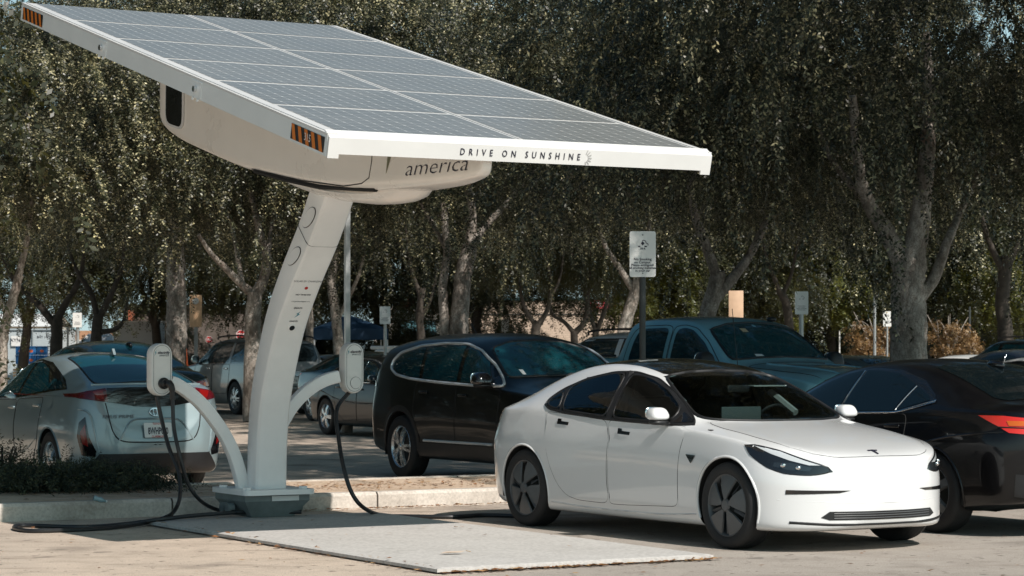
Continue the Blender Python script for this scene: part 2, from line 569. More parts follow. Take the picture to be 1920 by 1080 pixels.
    ey = MB(); ey.prism([(math.cos(a) * .026, math.sin(a) * .026) for a in np.linspace(0, 2 * math.pi, 20)[:-1]], .011, E); ey.build('camera_lens', M['black_gloss'], col)
    for z, s, sz, mt in ((2.235, 'SOLAR EV CHARGING', .028, 'ink'), (2.12, 'NO TRAILERS', .024, 'ink'), (2.095, 'clean energy only', .020, 'grey_ink'), (2.055, 'charge here free of cost', .018, 'ink'),
                         (2.03, 'no fees apply', .018, 'grey_ink'), (1.985, 'BEAM', .03, 'ink'), (1.955, 'for EVs only', .018, 'grey_ink'), (1.86, 'electrify', .026, 'ink'), (1.835, 'america', .02, 'ink')):
        Fz = face_pt(z, 'front', -.005); Fz = Fz @ Matrix.Translation((0, 0, .002))
        text_mesh('lettering', s, sz, Fz, M[mt], col, fitw=None)
    Fz = face_pt(2.175, 'front', .0) @ Matrix.Translation((0, 0, .002))
    rd = MB(); rd.prism([(math.cos(a) * .016, math.sin(a) * .016) for a in np.linspace(0, 2 * math.pi, 16)[:-1]], .001, Fz); rd.build('red_badge', M['red_ink'], col)
    Fz = face_pt(1.91, 'front', .01) @ Matrix.Translation((0, 0, .002))
    bolt = MB(); bolt.prism([(-.022, -.035), (.004, .004), (-.012, .006), (.02, .036), (.006, .008), (.022, .004)], .001, Fz); bolt.build('bolt_badge', M['teal_ink'], col)

    # ---- tilted array frame: (a across v, s along slope, h up from the panel plane)
    al = math.atan2(1.72, 6.52)
    SU = UA * math.cos(al) + Vector((0, 0, math.sin(al)))
    NU = VA.cross(SU).normalized()
    A0 = B(-.47, .69, 3.0)
    AW, AL = 3.2, 6.52 / math.cos(al)
    def A(a, s, h=0): return A0 + VA * a + SU * s + NU * h
    def abox(a0, a1, s0, s1, h0, h1, mbx):
        v = [A(a, s, h) for h in (h0, h1) for a, s in ((a0, s0), (a1, s0), (a1, s1), (a0, s1))]
        mbx.add(v, [(3, 2, 1, 0), (4, 5, 6, 7), (0, 1, 5, 4), (1, 2, 6, 5), (2, 3, 7, 6), (3, 0, 4, 7)])
        return mbx
    fr = empty_part('array_frame', root)
    # front fascia with a sloping top lip
    t = .018
    fa = MB()
    sec = [(0, -.02), (0, -.135), (.02, -.135), (.02, -.02), (.085, .012), (.085, .02), (.02, -.004)]
    v = [A(a, s, h) for a in (0.0, AW) for s, h in sec]
    k = len(sec)
    fa.add(v, [tuple(range(k)), tuple(range(k, 2 * k))[::-1]] + [(i, (i + 1) % k, k + (i + 1) % k, k + i) for i in range(k)])
    abox(0, .085, 0.0, .02, -.165, -.135, fa); abox(AW - .085, AW, 0.0, .02, -.165, -.135, fa)
    fa.build('front_fascia', wc, root, smooth=False)
    sf = plain('side_fascia_paint', (.74, .77, .77), .4, var=.04, vscale=2, coat=.1)
    for a0, a1, b0, b1 in ((-.004, .018, .018, .075), (AW - .018, AW + .004, AW - .075, AW - .018)):
        s_ = MB(); abox(a0, a1, .022, AL, -.158, -.012, s_)
        so = s_.build('side_fascia', sf, root, smooth=False)
        s2 = MB(); abox(a0 - .002, b1 + .002 if a0 < 1 else a1 + .002, .022, AL, -.0115, .004, s2); abox(b0, b1, .09, AL - .06, -.02, .012, s2)
        s2.build('edge_rail', wc, root, smooth=False)
        if a0 < 1:
            stripe = [plain('hazard_orange', (.62, .17, .015), .5), M['black_plastic']]
            for q, s0 in enumerate((.06, AL - .62)):
                m_ = MB(); hz = 8
                Ln = .56
                def fp(s, h): return A(a0 - .003, s, h)
                m_.mi = 1; m_.add([fp(s0, -.14), fp(s0 + Ln, -.14), fp(s0 + Ln, -.03), fp(s0, -.03)], [(0, 1, 2, 3)])
                m_.mi = 0
                for c in range(5):
                    c0 = s0 + Ln * (c * .2 + .02); c1 = c0 + Ln * .1; sk = Ln * .09
                    m_.add([fp(c0, -.139) - VA * .002, fp(min(c1, s0 + Ln), -.139) - VA * .002, fp(min(c1 + sk, s0 + Ln), -.031) - VA * .002, fp(c0 + sk, -.031) - VA * .002], [(0, 1, 2, 3)])
                m_.build('hazard_sticker', stripe, so, smooth=False)
            text_mesh('unit_number', '315', .075, frame(A(a0 - .007, .33, -.085), -SU, NU), M['sign_white'], so)
            for s0 in (2.32, 4.45):
                b_ = MB(); abox(a0 - .006, a0, s0, s0 + .2, -.15, -.022, b_)
                for dd in (.05, .15): b_.tube([A(a0 - .003, s0 + dd, -.158), A(a0 - .003, s0 + dd, -.175)], .012, 6)
                bo = b_.build('bracket_plate', sf, so, smooth=False)
                lk = MB(); lk.tube([A(a0 - .006, s0 + .1, -.085), A(a0 - .03, s0 + .1, -.085)], .024, 12); lk.build('lock_knob', M['chrome'], so)
    bk = MB(); abox(0.02, AW - .02, AL - .02, AL, -.15, -.012, bk); bk.build('rear_fascia', sf, root, smooth=False)
    un = MB(); abox(.02, AW - .02, .03, AL - .03, -.055, -.04, un)
    for a_ in (.5, 1.1, 2.1, 2.7): abox(a_, a_ + .06, .03, AL - .03, -.12, -.055, un)
    un.build('array_underside', M['steel'], root, smooth=False)
    # twelve panels
    pm = solar_cell_mat()
    top = wc
    na, ns = 2, 6
    pa = (AW - .15 - .02) / na; ps = (AL - .085 - .06) / ns
    for i in range(na):
        for j in range(ns):
            a0 = .078 + i * (pa + .012); s0 = .088 + j * ps
            pmb = MB()
            p = [A(a0, s0, .010), A(a0 + pa - .006, s0, .010), A(a0 + pa - .006, s0 + ps - .008, .010), A(a0, s0 + ps - .008, .010)]
            q = [A(a0, s0, -.03), A(a0 + pa - .006, s0, -.03), A(a0 + pa - .006, s0 + ps - .008, -.03), A(a0, s0 + ps - .008, -.03)]
            pmb.add(p + q, [(0, 1, 2, 3), (7, 6, 5, 4), (0, 4, 5, 1), (1, 5, 6, 2), (2, 6, 7, 3), (3, 7, 4, 0)])
            po = pmb.build('solar_panel', [top, pm], root, smooth=False, fixn=False)
            e = .027
            cell = MB(); cell.add([A(a0 + e, s0 + e, .0125), A(a0 + pa - .006 - e, s0 + e, .0125), A(a0 + pa - .006 - e, s0 + ps - .008 - e, .0125), A(a0 + e, s0 + ps - .008 - e, .0125)], [(0, 1, 2, 3)])
            co = cell.build('cell_sheet', pm, po, smooth=False, fixn=False)
            uv = co.data.uv_layers.new(name='UVMap')
            for l, c in zip(uv.data, ((0, 0), (1, 0), (1, 1), (0, 1))): l.uv = c
    text_mesh('slogan_lettering', 'D R I V E   O N   S U N S H I N E', .068, frame(A(1.535, -.004, -.078), VA, NU), M['ink'], root, spacing=1.25, fitw=1.0, bold=.0008)
    # ray marks after the slogan
    ry = MB()
    for k in range(7):
        w_ = R(-70 + 140 * k / 6); c0 = A(2.075, -.004, -.08)
        d_ = VA * math.cos(w_) + NU * math.sin(w_); e_ = VA * -math.sin(w_) + NU * math.cos(w_)
        a_, b_ = c0 + d_ * .03, c0 + d_ * .062
        ry.add([a_ - e_ * .004, b_ - e_ * .003, b_ + e_ * .003, a_ + e_ * .004], [(0, 1, 2, 3)])
    ry.build('sun_ray_mark', plain('faint_print', (.42, .41, .40), .6), root, smooth=False)
    # pod under the array: boat hull
    c0 = 1.13; hv = .34
    kn = [(.78, 2.93), (.84, 2.80), (1.2, 2.765), (1.66, 2.755), (2.55, 2.77), (3.12, 2.80), (3.92, 2.90), (4.905, 3.06), (5.49, 3.185), (6.2, 3.36), (6.61, 3.47), (6.95, 3.60), (7.03, 3.72)]
    us = smooth_line(kn, 3)
    v, f = [], []
    ncs = 15
    for i, (u, zb) in enumerate(us):
        zt = 3.0 + (u - .69) * 1.72 / 6.52 - .05
        zt = max(zt, zb + .04)
        e = min(1, i / 5.0, (len(us) - 1 - i) / 4.0)
        h = hv * (.93 + .07 * math.sin(e * math.pi / 2))
        r = min(.10, (zt - zb) * .6)
        half = [(h, zt)] + [(h - r + r * math.cos(a), zb + r - r * math.sin(a)) for a in np.linspace(0, math.pi / 2, 6)] + [(0, zb)]
        sec = [(-x, z) for x, z in half] + [(x, z) for x, z in half[::-1][1:]]
        q_ = min(1, max(0, (u - .78) / 2.6)) ** .7           # the hull narrows to a prow at its low end
        sec = [(-hv + (x + hv) * (.10 + .90 * q_), z) for x, z in sec]
        v += [B(c0 + x, u, z) for x, z in sec]
    n = len(sec)
    for i in range(len(us) - 1):
        f += [(i * n + q, i * n + q + 1, (i + 1) * n + q + 1, (i + 1) * n + q) for q in range(n - 1)]
        f.append((i * n + n - 1, i * n, (i + 1) * n, (i + 1) * n + n - 1))
    f += [tuple(range(n)), tuple(range((len(us) - 1) * n, len(us) * n))[::-1]]
    pod = MB().add(v, f).build('equipment_pod', M['pod_white'], root, sharp=50)
    yl = c0 - hv
    def PS(u, z, o=.003): return B(yl - o, u, z)
    # seam, window, lettering on the pod's side
    sm = MB(); sm.tube([PS(2.52, 3.3, .0), PS(2.55, 3.0, .0), PS(2.60, 2.865, .0), PS(2.75, 2.83, -.01), PS(3.1, 2.83, -.02), PS(3.9, 2.925, -.02), PS(4.9, 3.085, -.02)], .005, 5)
    sm.build('panel_seam', M['gap'], pod)
    wf = frame(PS(6.60, 3.84), -UA, (0, 0, 1))
    ol = round_poly([(-.22, -.27), (.22, -.25), (.23, .27), (-.20, .28)], .12, 5)
    sh = [(x, y - x * .26) for x, y in ol]
    inn = [(x * .84, y * .86) for x, y in sh]
    wm = MB(); k = len(sh)
    wm.add([wf @ Vector((x, y, .0)) for x, y in sh] + [wf @ Vector((x, y, .012)) for x, y in sh] + [wf @ Vector((x * .9, y * .92, .014)) for x, y in sh],
           [(i, (i + 1) % k, k + (i + 1) % k, k + i) for i in range(k)] + [(k + i, k + (i + 1) % k, 2 * k + (i + 1) % k, 2 * k + i) for i in range(k)])
    wo = wm.build('hatch_frame', wc, pod)
    wg = MB(); wg.prism([(x * .91, y * .93) for x, y in sh], .006, wf @ Matrix.Translation((0, 0, .007))); wg.build('hatch_pane', M['hatch_black'], pod, smooth=False)
    hh = MB(); hh.box((0, .25, .018), (.15, .03, .02), wf, .004); hh.build('hatch_hinge', M['dark_steel'], pod)
    text_mesh('logo_lettering', 'america', .165, frame(PS(1.50, 2.880), -UA, (0, 0, 1)) @ Matrix.Rotation(R(-1.2), 4, 'Z'), M['ink'], pod, shear=.28, fitw=.98, bold=-.0022)
    lf = MB(); lf.prism([(-.03, -.14), (.09, .05), (.05, .075), (.01, .055)], .003, frame(PS(2.27, 3.02), -UA, (0, 0, 1))); lf.build('leaf_logo', M['olive_ink'], pod, smooth=False)
    # collar where the column meets the pod
    cl = MB()
    pts = [B(1.16, u_, z_) for u_, z_ in ((4.95, 3.0), (4.2, 2.86), (3.5, 2.755), (2.9, 2.70), (2.5, 2.735))]
    cs = smooth_line(pts, 6)
    v, f = [], []
    for i, p in enumerate(cs):
        q = i / (len(cs) - 1)
        hw_ = .30 * math.sin(math.pi * (.08 + .84 * q)) ** .5; hh_ = .085 * math.sin(math.pi * (.04 + .92 * q)) ** .7
        for w_ in np.linspace(0, 2 * math.pi, 17)[:-1]:
            v.append(Vector(p) + VA * hw_ * math.cos(w_) + Vector((0, 0, hh_ * math.sin(w_) + .06)))
    for i in range(len(cs) - 1):
        f += [(i * 16 + k_, i * 16 + (k_ + 1) % 16, (i + 1) * 16 + (k_ + 1) % 16, (i + 1) * 16 + k_) for k_ in range(16)]
    f += [tuple(range(16)), tuple(range((len(cs) - 1) * 16, len(cs) * 16))]
    cl.add(v, f).build('pod_collar', M['pod_white'], root, sharp=60)
    gp_ = MB(); gp_.tube([PS(4.9, 3.07, -.05), PS(4.2, 2.945, -.05), PS(3.6, 2.855, -.05), PS(2.8, 2.79, -.05), PS(2.6, 2.775, -.06)], .022, 6); gp_.build('collar_gap', M['gap'], root)

    # arms and charger heads, both in the plane of the column across the bay
    cc = Vector((-2.27, 21.70, 0))          # column foot, in world coordinates
    def plane_pt(px, py):
        r = (px - CX) / F                   # point on the plane through cc along VA
        tt = (r * cc.y - cc.x) / (VA.x - r * VA.y)
        p = cc + VA * tt
        return Vector((p.x, p.y, CH + (HY - py) * p.y / F)) - root.location
    armL = [(318, 716), (331, 721), (352, 735), (375, 755), (399, 784), (420, 815), (437, 850), (448, 885), (456, 917)]
    armR = [(633, 706), (611, 712), (586, 725), (564, 743), (545, 765), (529, 792), (512, 830)]
    for pts in (armL, armR):
        P = smooth_line([plane_pt(*q) for q in pts], 4)
        a_ = MB(); v, f = [], []
        for i, p in enumerate(P):
            p = Vector(p); t_ = (Vector(P[min(i + 1, len(P) - 1)]) - Vector(P[max(i - 1, 0)])).normalized()
            n_ = UA.cross(t_).normalized()
            hw_, hh_ = .05, .056
            v += [p + n_ * y + UA * x for x, y in round_poly([(-hw_, -hh_), (hw_, -hh_), (hw_, hh_), (-hw_, hh_)], .018, 2)]
        n = len(v) // len(P)
        for i in range(len(P) - 1): f += [(i * n + k_, i * n + (k_ + 1) % n, (i + 1) * n + (k_ + 1) % n, (i + 1) * n + k_) for k_ in range(n)]
        f += [tuple(range(n)), tuple(range((len(P) - 1) * n, len(P) * n))]
        a_.add(v, f).build('charger_arm', cw, root, sharp=40)
    hw_, hgt, dep = .098, .46, .15
    def stadium(w_, h_, n=12):
        r = w_
        return [(r * math.cos(a), h_ / 2 - r + r * math.sin(a)) for a in np.linspace(0, math.pi, n)] + [(r * math.cos(a), -h_ / 2 + r + r * math.sin(a)) for a in np.linspace(math.pi, 2 * math.pi, n)]
    shell = plain('charger_shell', (.72, .71, .68), .45, coat=.1, var=.05, vscale=6)
    for px, which in ((299, 0), (659, 1)):
        c = plane_pt(px, 693.0 if which == 0 else 690.0)
        Fh = frame(c - UA * .0, VA, (0, 0, 1))   # local z points back to the viewer (-UA)
        h = MB()
        so = stadium(hw_, hgt); k = len(so); si = stadium(hw_ - .02, hgt - .035)
        lay = [([(x * .97, y * .985) for x, y in so], -dep + .03), (so, -dep + .045), (so, -.012), (stadium(hw_ - .006, hgt - .012), 0.0), (si, .001)]
        v = [Fh @ Vector((x, y, z + .06)) for ring_, z in lay for x, y in ring_]
        f = [(j * k + i, j * k + (i + 1) % k, (j + 1) * k + (i + 1) % k, (j + 1) * k + i) for j in range(4) for i in range(k)]
        f += [tuple(range(k))[::-1], tuple(range(4 * k, 5 * k))]
        ho = h.add(v, f).build('charger', shell, root, sharp=50)
        ho['label'] = 'charger with its plug still docked' if which == 0 else 'charger with an empty round socket'
        g_ = MB(); g_.tube([Fh @ Vector((x, y, .061)) for x, y in si + si[:1]], .0022, 4); g_.build('face_groove', M['grey_ink'], ho)
        text_mesh('logo_lettering', 'electrify', .034, Fh @ Matrix.Translation((.012, .148, .064)), M['ink'], ho, shear=.2, bold=.0008)
        text_mesh('logo_lettering', 'america', .028, Fh @ Matrix.Translation((.016, .125, .064)), M['ink'], ho, shear=.2)
        b_ = MB(); b_.prism([(-.012, -.026), (.003, .003), (-.006, .004), (.01, .026), (.003, .006), (.011, .003)], .001, Fh @ Matrix.Translation((-.062, .145, .0625))); b_.build('bolt_logo', M['teal_ink'], ho)
        if which == 1:
            k_ = MB(); k_.prism([(math.cos(a) * .052, math.sin(a) * .052) for a in np.linspace(0, 2 * math.pi, 28)[:-1]], .006, Fh @ Matrix.Translation((.012, -.135, .061))); k_.build('socket_cover', shell, ho, sharp=30)
            k_ = MB(); k_.tube([Fh @ Vector((.012 + math.cos(a) * .054, -.135 + math.sin(a) * .054, .063)) for a in np.linspace(0, 2 * math.pi, 29)], .002, 4); k_.build('socket_seam', M['grey_ink'], ho)
            cb = [Fh @ Vector((-.02, -.22, -.01))] + [Vector(q) - root.location for q in
                  [at(631, 770, 21.9), at(636, 830, 21.75), at(645, 880, 21.6), at(660, 925, 21.55), at(682, 952, 21.6), gnd(715, 966, .02), gnd(760, 968, .02), gnd(850, 969, .02), gnd(905, 966, .02), gnd(985, 968, .02)]]
            c_ = MB(); c_.tube(smooth_line(cb, 8), .019, 8); c_.build('charging_cable', M['cable'], ho)
        else:
            pg = MB(); pg.lathe([(.05, .0), (.05, .03), (.036, .045), (.036, .075), (.025, .09)], 20, 'Z'); po = pg.build('plug', M['black_plastic'], ho); po.data.transform(Fh @ Matrix.Translation((.012, -.12, .055)))
            hd = MB(); hd.tube(smooth_line([Fh @ Vector(q) for q in ((.012, -.12, .10), (.035, -.125, .15), (.05, -.17, .165), (.058, -.26, .16))], 5), [.034] * 6 + [.03] * 5 + [.024] * 5, 10); hd.build('plug_handle', M['black_plastic'], ho)
            c1 = [Fh @ Vector((.058, -.26, .16))] + [Vector(q) - root.location for q in
                  [at(326, 800, 21.1), at(336, 850, 21.05), at(352, 905, 21.1), at(375, 938, 21.2), gnd(405, 955, .10), gnd(440, 960, .09), gnd(490, 961, .08), gnd(565, 960, .08)]]
            c_ = MB(); c_.tube(smooth_line(c1, 8), .017, 8); c_.build('charging_cable', M['cable'], ho)
            c2 = [Fh @ Vector((-.03, -.235, .01))] + [Vector(q) - root.location for q in
                  [at(304, 790, 21.2), at(317, 840, 21.1), at(335, 885, 21.0), at(338, 925, 20.9), at(330, 953, 20.8), gnd(312, 969, .03), gnd(270, 981, .03), gnd(200, 990, .02), gnd(120, 994, .02), gnd(55, 995, .02), gnd(27, 990, .02), gnd(45, 985, .02), gnd(150, 988, .02), gnd(230, 983, .02), gnd(300, 974, .06), gnd(360, 967, .08), gnd(440, 961, .09)]]
            c_ = MB(); c_.tube(smooth_line(c2, 8), .018, 8); c_.build('charging_cable', M['cable'], ho)
    return root


def empty_part(name, root):
    return root


def solar_cell_mat():
    m, nt, p = node_mat('solar_cells')
    uv = nt.nodes.new('ShaderNodeUVMap'); uv.uv_map = 'UVMap'
    sep = nt.nodes.new('ShaderNodeSeparateXYZ'); nt.links.new(uv.outputs[0], sep.inputs[0])
    def mth(op, a, b=None):
        n = nt.nodes.new('ShaderNodeMath'); n.operation = op
        for i, q in enumerate((a, b)):
            if q is None: continue
            if hasattr(q, 'node'): nt.links.new(q, n.inputs[i])
            else: n.inputs[i].default_value = q
        return n.outputs[0]
    def dist(sock, n):
        fr = mth('FRACT', mth('MULTIPLY', sock, n))
        return mth('SUBTRACT', .5, mth('ABSOLUTE', mth('SUBTRACT', fr, .5)))   # 0 at a cell edge, .5 at its middle
    dx, dy = dist(sep.outputs['X'], 12.0), dist(sep.outputs['Y'], 8.0)
    line = mth('MAXIMUM', mth('LESS_THAN', dx, .022), mth('LESS_THAN', dy, .016))
    diamond = mth('LESS_THAN', mth('ADD', dx, dy), .10)
    white = mth('MAXIMUM', mth('MULTIPLY', line, .55), diamond)
    bus = mth('LESS_THAN', dist(sep.outputs['X'], 36.0), .04)
    n = noise(nt, 1.1, 4, .6)
    cell = ramp(nt, n, [(.3, (.070, .069, .064)), (.7, (.115, .111, .102))])
    cell = mixc(nt, mth('MULTIPLY', bus, .10), cell, (.4, .4, .4))
    c = mixc(nt, white, cell, (.80, .78, .74))
    nt.links.new(c, p.inputs['Base Color'])
    dustn = noise(nt, 2.5, 5, .65)
    rr = nt.nodes.new('ShaderNodeMapRange'); rr.inputs['To Min'].default_value = .16; rr.inputs['To Max'].default_value = .34
    nt.links.new(dustn, rr.inputs['Value']); nt.links.new(rr.outputs[0], p.inputs['Roughness'])
    p.inputs['Sheen Weight'].default_value = .35; p.inputs['Sheen Roughness'].default_value = .6
    p.inputs['Coat Weight'].default_value = .3; p.inputs['Coat Roughness'].default_value = .10; p.inputs['Specular IOR Level'].default_value = .3
    return m


solar_canopy()
# ------------------------------------------------------------------ car bodies
def pchip(kn, x):
    kn = sorted(kn)
    X = np.array([k[0] for k in kn], float); Y = np.array([k[1] for k in kn], float)
    x = np.clip(np.asarray(x, float), X[0], X[-1])
    h = np.diff(X); d = np.diff(Y) / h
    m = np.zeros_like(Y)
    for i in range(1, len(X) - 1):
        if d[i - 1] * d[i] > 0:
            w1, w2 = 2 * h[i] + h[i - 1], h[i] + 2 * h[i - 1]
            m[i] = (w1 + w2) / (w1 / d[i - 1] + w2 / d[i])
    m[0], m[-1] = d[0], d[-1]
    i = np.clip(np.searchsorted(X, x, 'right') - 1, 0, len(h) - 1)
    t = (x - X[i]) / h[i]
    return Y[i] * (2 * t ** 3 - 3 * t ** 2 + 1) + h[i] * m[i] * (t ** 3 - 2 * t ** 2 + t) + Y[i + 1] * (-2 * t ** 3 + 3 * t ** 2) + h[i] * m[i + 1] * (t ** 3 - t ** 2)


class Car:
    """lofted shell: x forward, y left, z up; conformal parts are laid on it by ray casting"""
    def __init__(s, sp, root, body_mat, name='body'):
        s.sp, s.root = sp, root
        xf, xr = sp['xf'], sp['xr']
        nf, nr = sp.get('nose', (.6, 2.4, 2.2)), sp.get('tail', (.5, 2.6, 2.4))
        th = np.linspace(0, math.pi / 2, 26)
        xs = np.concatenate([xr + nr[0] * (1 - np.sin(th[::-1])), np.linspace(xr + nr[0], xf - nf[0], sp.get('nmid', 84))[1:-1], xf - nf[0] * (1 - np.sin(th))])
        xs[0] += 1e-4; xs[-1] -= 1e-4
        e = np.ones_like(xs)
        q = np.clip((xs - (xf - nf[0])) / nf[0], 0, 1); e *= np.maximum(1 - q ** nf[1], 1e-6) ** (1 / nf[2])
        q = np.clip(((xr + nr[0]) - xs) / nr[0], 0, 1); e *= np.maximum(1 - q ** nr[1], 1e-6) ** (1 / nr[2])
        e[0] = e[-1] = 0
        g = {k: pchip(sp[k], xs) for k in ('zt', 'zb', 'zs', 'zr', 'ws', 'wr', 'wm')}
        wl = pchip(sp['wl'], xs) if 'wl' in sp else g['wm'] - .05
        fm = pchip(sp['fm'], xs) if 'fm' in sp else np.full_like(xs, .62)
        bul = sp.get('bulge', .05)
        half = []
        for i in range(len(xs)):
            zb, zt = g['zb'][i], g['zt'][i]
            zr = min(g['zr'][i], zt - .001); zs = min(g['zs'][i], zr - .001); zs = max(zs, zb + .01); zr = max(zr, zs + .0005); zt = max(zt, zr + .0005)
            ee = e[i]
            ws, wr, wm, w0 = g['ws'][i] * ee, g['wr'][i] * ee, g['wm'][i] * ee, wl[i] * ee
            pts = [((w0 - .12 * ee) * t, zb) for t in np.linspace(0, 1, 4)]
            pts += [(w0 - .12 * ee * (1 - math.sin(a)) - .0, zb + .035 * (1 - math.cos(a))) for a in np.linspace(0, math.pi / 2, 4)[1:]]
            T = np.linspace(0, 1, 20)[1:]
            yy = pchip([(0, w0), (fm[i] * .35, w0 + (wm - w0) * .62), (fm[i], wm), (1, ws)], T)
            pts += [(y, zb + .035 + (zs - zb - .035) * t) for y, t in zip(yy, T)]
            b = bul * min(1, (zr - zs) / .25)
            T = np.linspace(0, 1, 15)[1:]
            pts += [(ws + (wr - ws) * t + b * 4 * t * (1 - t) * .5, zs + (zr - zs) * t) for t in T]
            T = np.linspace(0, 1, 17)[1:]
            pw = sp.get('crown', 2.3)
            pts += [(wr * (1 - t), zr + (zt - zr) * (1 - (1 - t) ** pw)) for t in T]
            P = np.array(pts)
            for _ in range(sp.get('soft', 2)):
                P[1:-1] = P[1:-1] * .5 + (P[:-2] + P[2:]) * .25
            P[0, 0] = P[-1, 0] = 0
            half.append(P)
        H = np.array(half)                                  # stations x points x (y, z)
        for _ in range(sp.get('softx', 1)):
            H[1:-1] = H[1:-1] * .5 + (H[:-2] + H[2:]) * .25
        n, m = H.shape[:2]
        ring = np.concatenate([H, H[:, -2:0:-1] * np.array([-1, 1])], 1)
        k = ring.shape[1]
        V = np.zeros((n, k, 3)); V[:, :, 0] = xs[:, None]; V[:, :, 1:] = ring
        idx = np.arange(n * k).reshape(n, k)
        a = idx[:-1]; b = idx[1:]
        Q = np.stack([a, np.roll(a, -1, 1), np.roll(b, -1, 1), b], -1).reshape(-1, 4)
        dx = np.gradient(V, axis=0); dk = np.roll(V, -1, 1) - np.roll(V, 1, 1)
        N = np.cross(dk, dx); N /= np.maximum(np.linalg.norm(N, axis=-1, keepdims=True), 1e-9)
        N[0] = (-1, 0, 0); N[-1] = (1, 0, 0)
        V = V.reshape(-1, 3); N = N.reshape(-1, 3)
        cen = V[Q].mean(1); fn = np.cross(V[Q[:, 2]] - V[Q[:, 0]], V[Q[:, 3]] - V[Q[:, 1]])
        out = cen.copy(); out[:, 0] = 0; out[:, 2] -= .6
        if (np.einsum('ij,ij->i', fn, out) > 0).mean() < .5: Q = Q[:, ::-1]
        s.V, s.N, s.Q = V, N, Q
        if np.einsum('ij,ij->i', N, V - np.array([0, 0, .6])).mean() < 0: s.N = N = -N
        tri = np.concatenate([Q[:, [0, 1, 2]], Q[:, [0, 2, 3]]])
        ar = np.linalg.norm(np.cross(V[tri[:, 1]] - V[tri[:, 0]], V[tri[:, 2]] - V[tri[:, 0]]), axis=1)
        tri = tri[ar > 1e-9]
        s.tri = tri
        s.bvh = BVHTree.FromPolygons([tuple(p) for p in V], [tuple(map(int, t)) for t in tri])
        s.holes = []
        s.body_mat = body_mat; s.name = name

    # --- holes: list of (function faces->bool mask)
    def finish(s):
        V, Q, N = s.V.copy(), s.Q, s.N
        dead = np.zeros(len(Q), bool)
        for ax in s.sp['axles']:
            d = np.hypot(V[:, 0] - ax, V[:, 2] - s.sp['rw']); side = np.abs(V[:, 1]) > .42
            Ra = s.sp['Ra']
            ins = (d < Ra) & side
            dd = ins[Q].all(1)
            dead |= dd
            keep = np.unique(Q[~dead]); mv = np.zeros(len(V), bool); mv[keep] = True
            mv &= ins
            up_ = mv & (V[:, 2] > s.sp['rw']); dn_ = mv & ~up_
            f = Ra / np.maximum(d[up_], 1e-3)
            V[up_, 0] = ax + (V[up_, 0] - ax) * f; V[up_, 2] = s.sp['rw'] + (V[up_, 2] - s.sp['rw']) * f
            V[dn_, 0] = ax + np.sign(V[dn_, 0] - ax) * np.sqrt(np.maximum(Ra ** 2 - (V[dn_, 2] - s.sp['rw']) ** 2, 0))
        cen = s.V[Q].mean(1); nn = N[Q].mean(1)
        for fn in s.holes: dead |= fn(cen, nn)
        Q2 = Q[~dead]
        used, inv = np.unique(Q2, return_inverse=True)
        me = bpy.data.meshes.new(s.name)
        me.from_pydata(V[used].tolist(), [], inv.reshape(-1, 4).tolist())
        me.shade_smooth()
        me.normals_split_custom_set_from_vertices(N[used].tolist())
        o = link(s.name, me, s.body_mat, s.root)
        o.name = s.name
        # wheel wells
        for ax in s.sp['axles']:
            for sd in (-1, 1):
                W = float(pchip(s.sp['wm'], [ax])[0]) - .03
                mb = MB(); Rw = s.sp['Ra'] + .004
                az_ = np.linspace(R(-14), R(194), 30); q_ = len(az_)
                mb.add([(Rw * math.cos(a), y_, Rw * math.sin(a)) for y_ in (.45, W) for a in az_] + [(0, .45, 0)],
                       [(i, i + 1, q_ + i + 1, q_ + i) for i in range(q_ - 1)] + [(2 * q_, i, i + 1) for i in range(q_ - 1)])
                me2 = mb.build('wheel_well', M['gap'], s.root, smooth=False, fixn=False)
                me2.data.transform(Matrix.Translation((ax, 0, s.sp['rw'])) @ Matrix.Diagonal((1, sd, 1, 1)))
        return o

    def cast(s, p, d, far=6):
        d = Vector(d).normalized()
        h = s.bvh.ray_cast(Vector(p) - d * far, d)
        if h[0] is None:
            h = s.bvh.find_nearest(Vector(p))
        loc, _, i, _ = h
        t = s.tri[i]; A, B, C = (s.V[j] for j in t)
        l = np.array(loc)
        v0, v1, v2 = B - A, C - A, l - A
        d00, d01, d11, d20, d21 = v0 @ v0, v0 @ v1, v1 @ v1, v2 @ v0, v2 @ v1
        den = d00 * d11 - d01 * d01
        b = (d11 * d20 - d01 * d21) / den if den > 1e-18 else 0; c = (d00 * d21 - d01 * d20) / den if den > 1e-18 else 0
        nrm = s.N[t[0]] * (1 - b - c) + s.N[t[1]] * b + s.N[t[2]] * c
        return Vector(loc), Vector(nrm).normalized()

    DIRS = {'side': (0, -1, 0), 'front': (-1, 0, 0), 'rear': (1, 0, 0), 'top': (0, 0, -1)}

    def basis(s, d):
        d = Vector(s.DIRS.get(d, d) if isinstance(d, str) else d).normalized()
        up = Vector((0, 0, 1)) if abs(d.z) < .9 else Vector((1, 0, 0))
        r = d.cross(up).normalized(); u = r.cross(d).normalized()
        return d, r, u

    def to3(s, pts, d):
        """2-number points are read in the plane that the direction name implies"""
        o = []
        for p in pts:
            if len(p) == 3: o.append(Vector(p))
            elif d == 'side': o.append(Vector((p[0], 0, p[1])))
            elif d in ('front', 'rear'): o.append(Vector((0, p[0], p[1])))
            else: o.append(Vector((p[0], p[1], 0)))
        return o

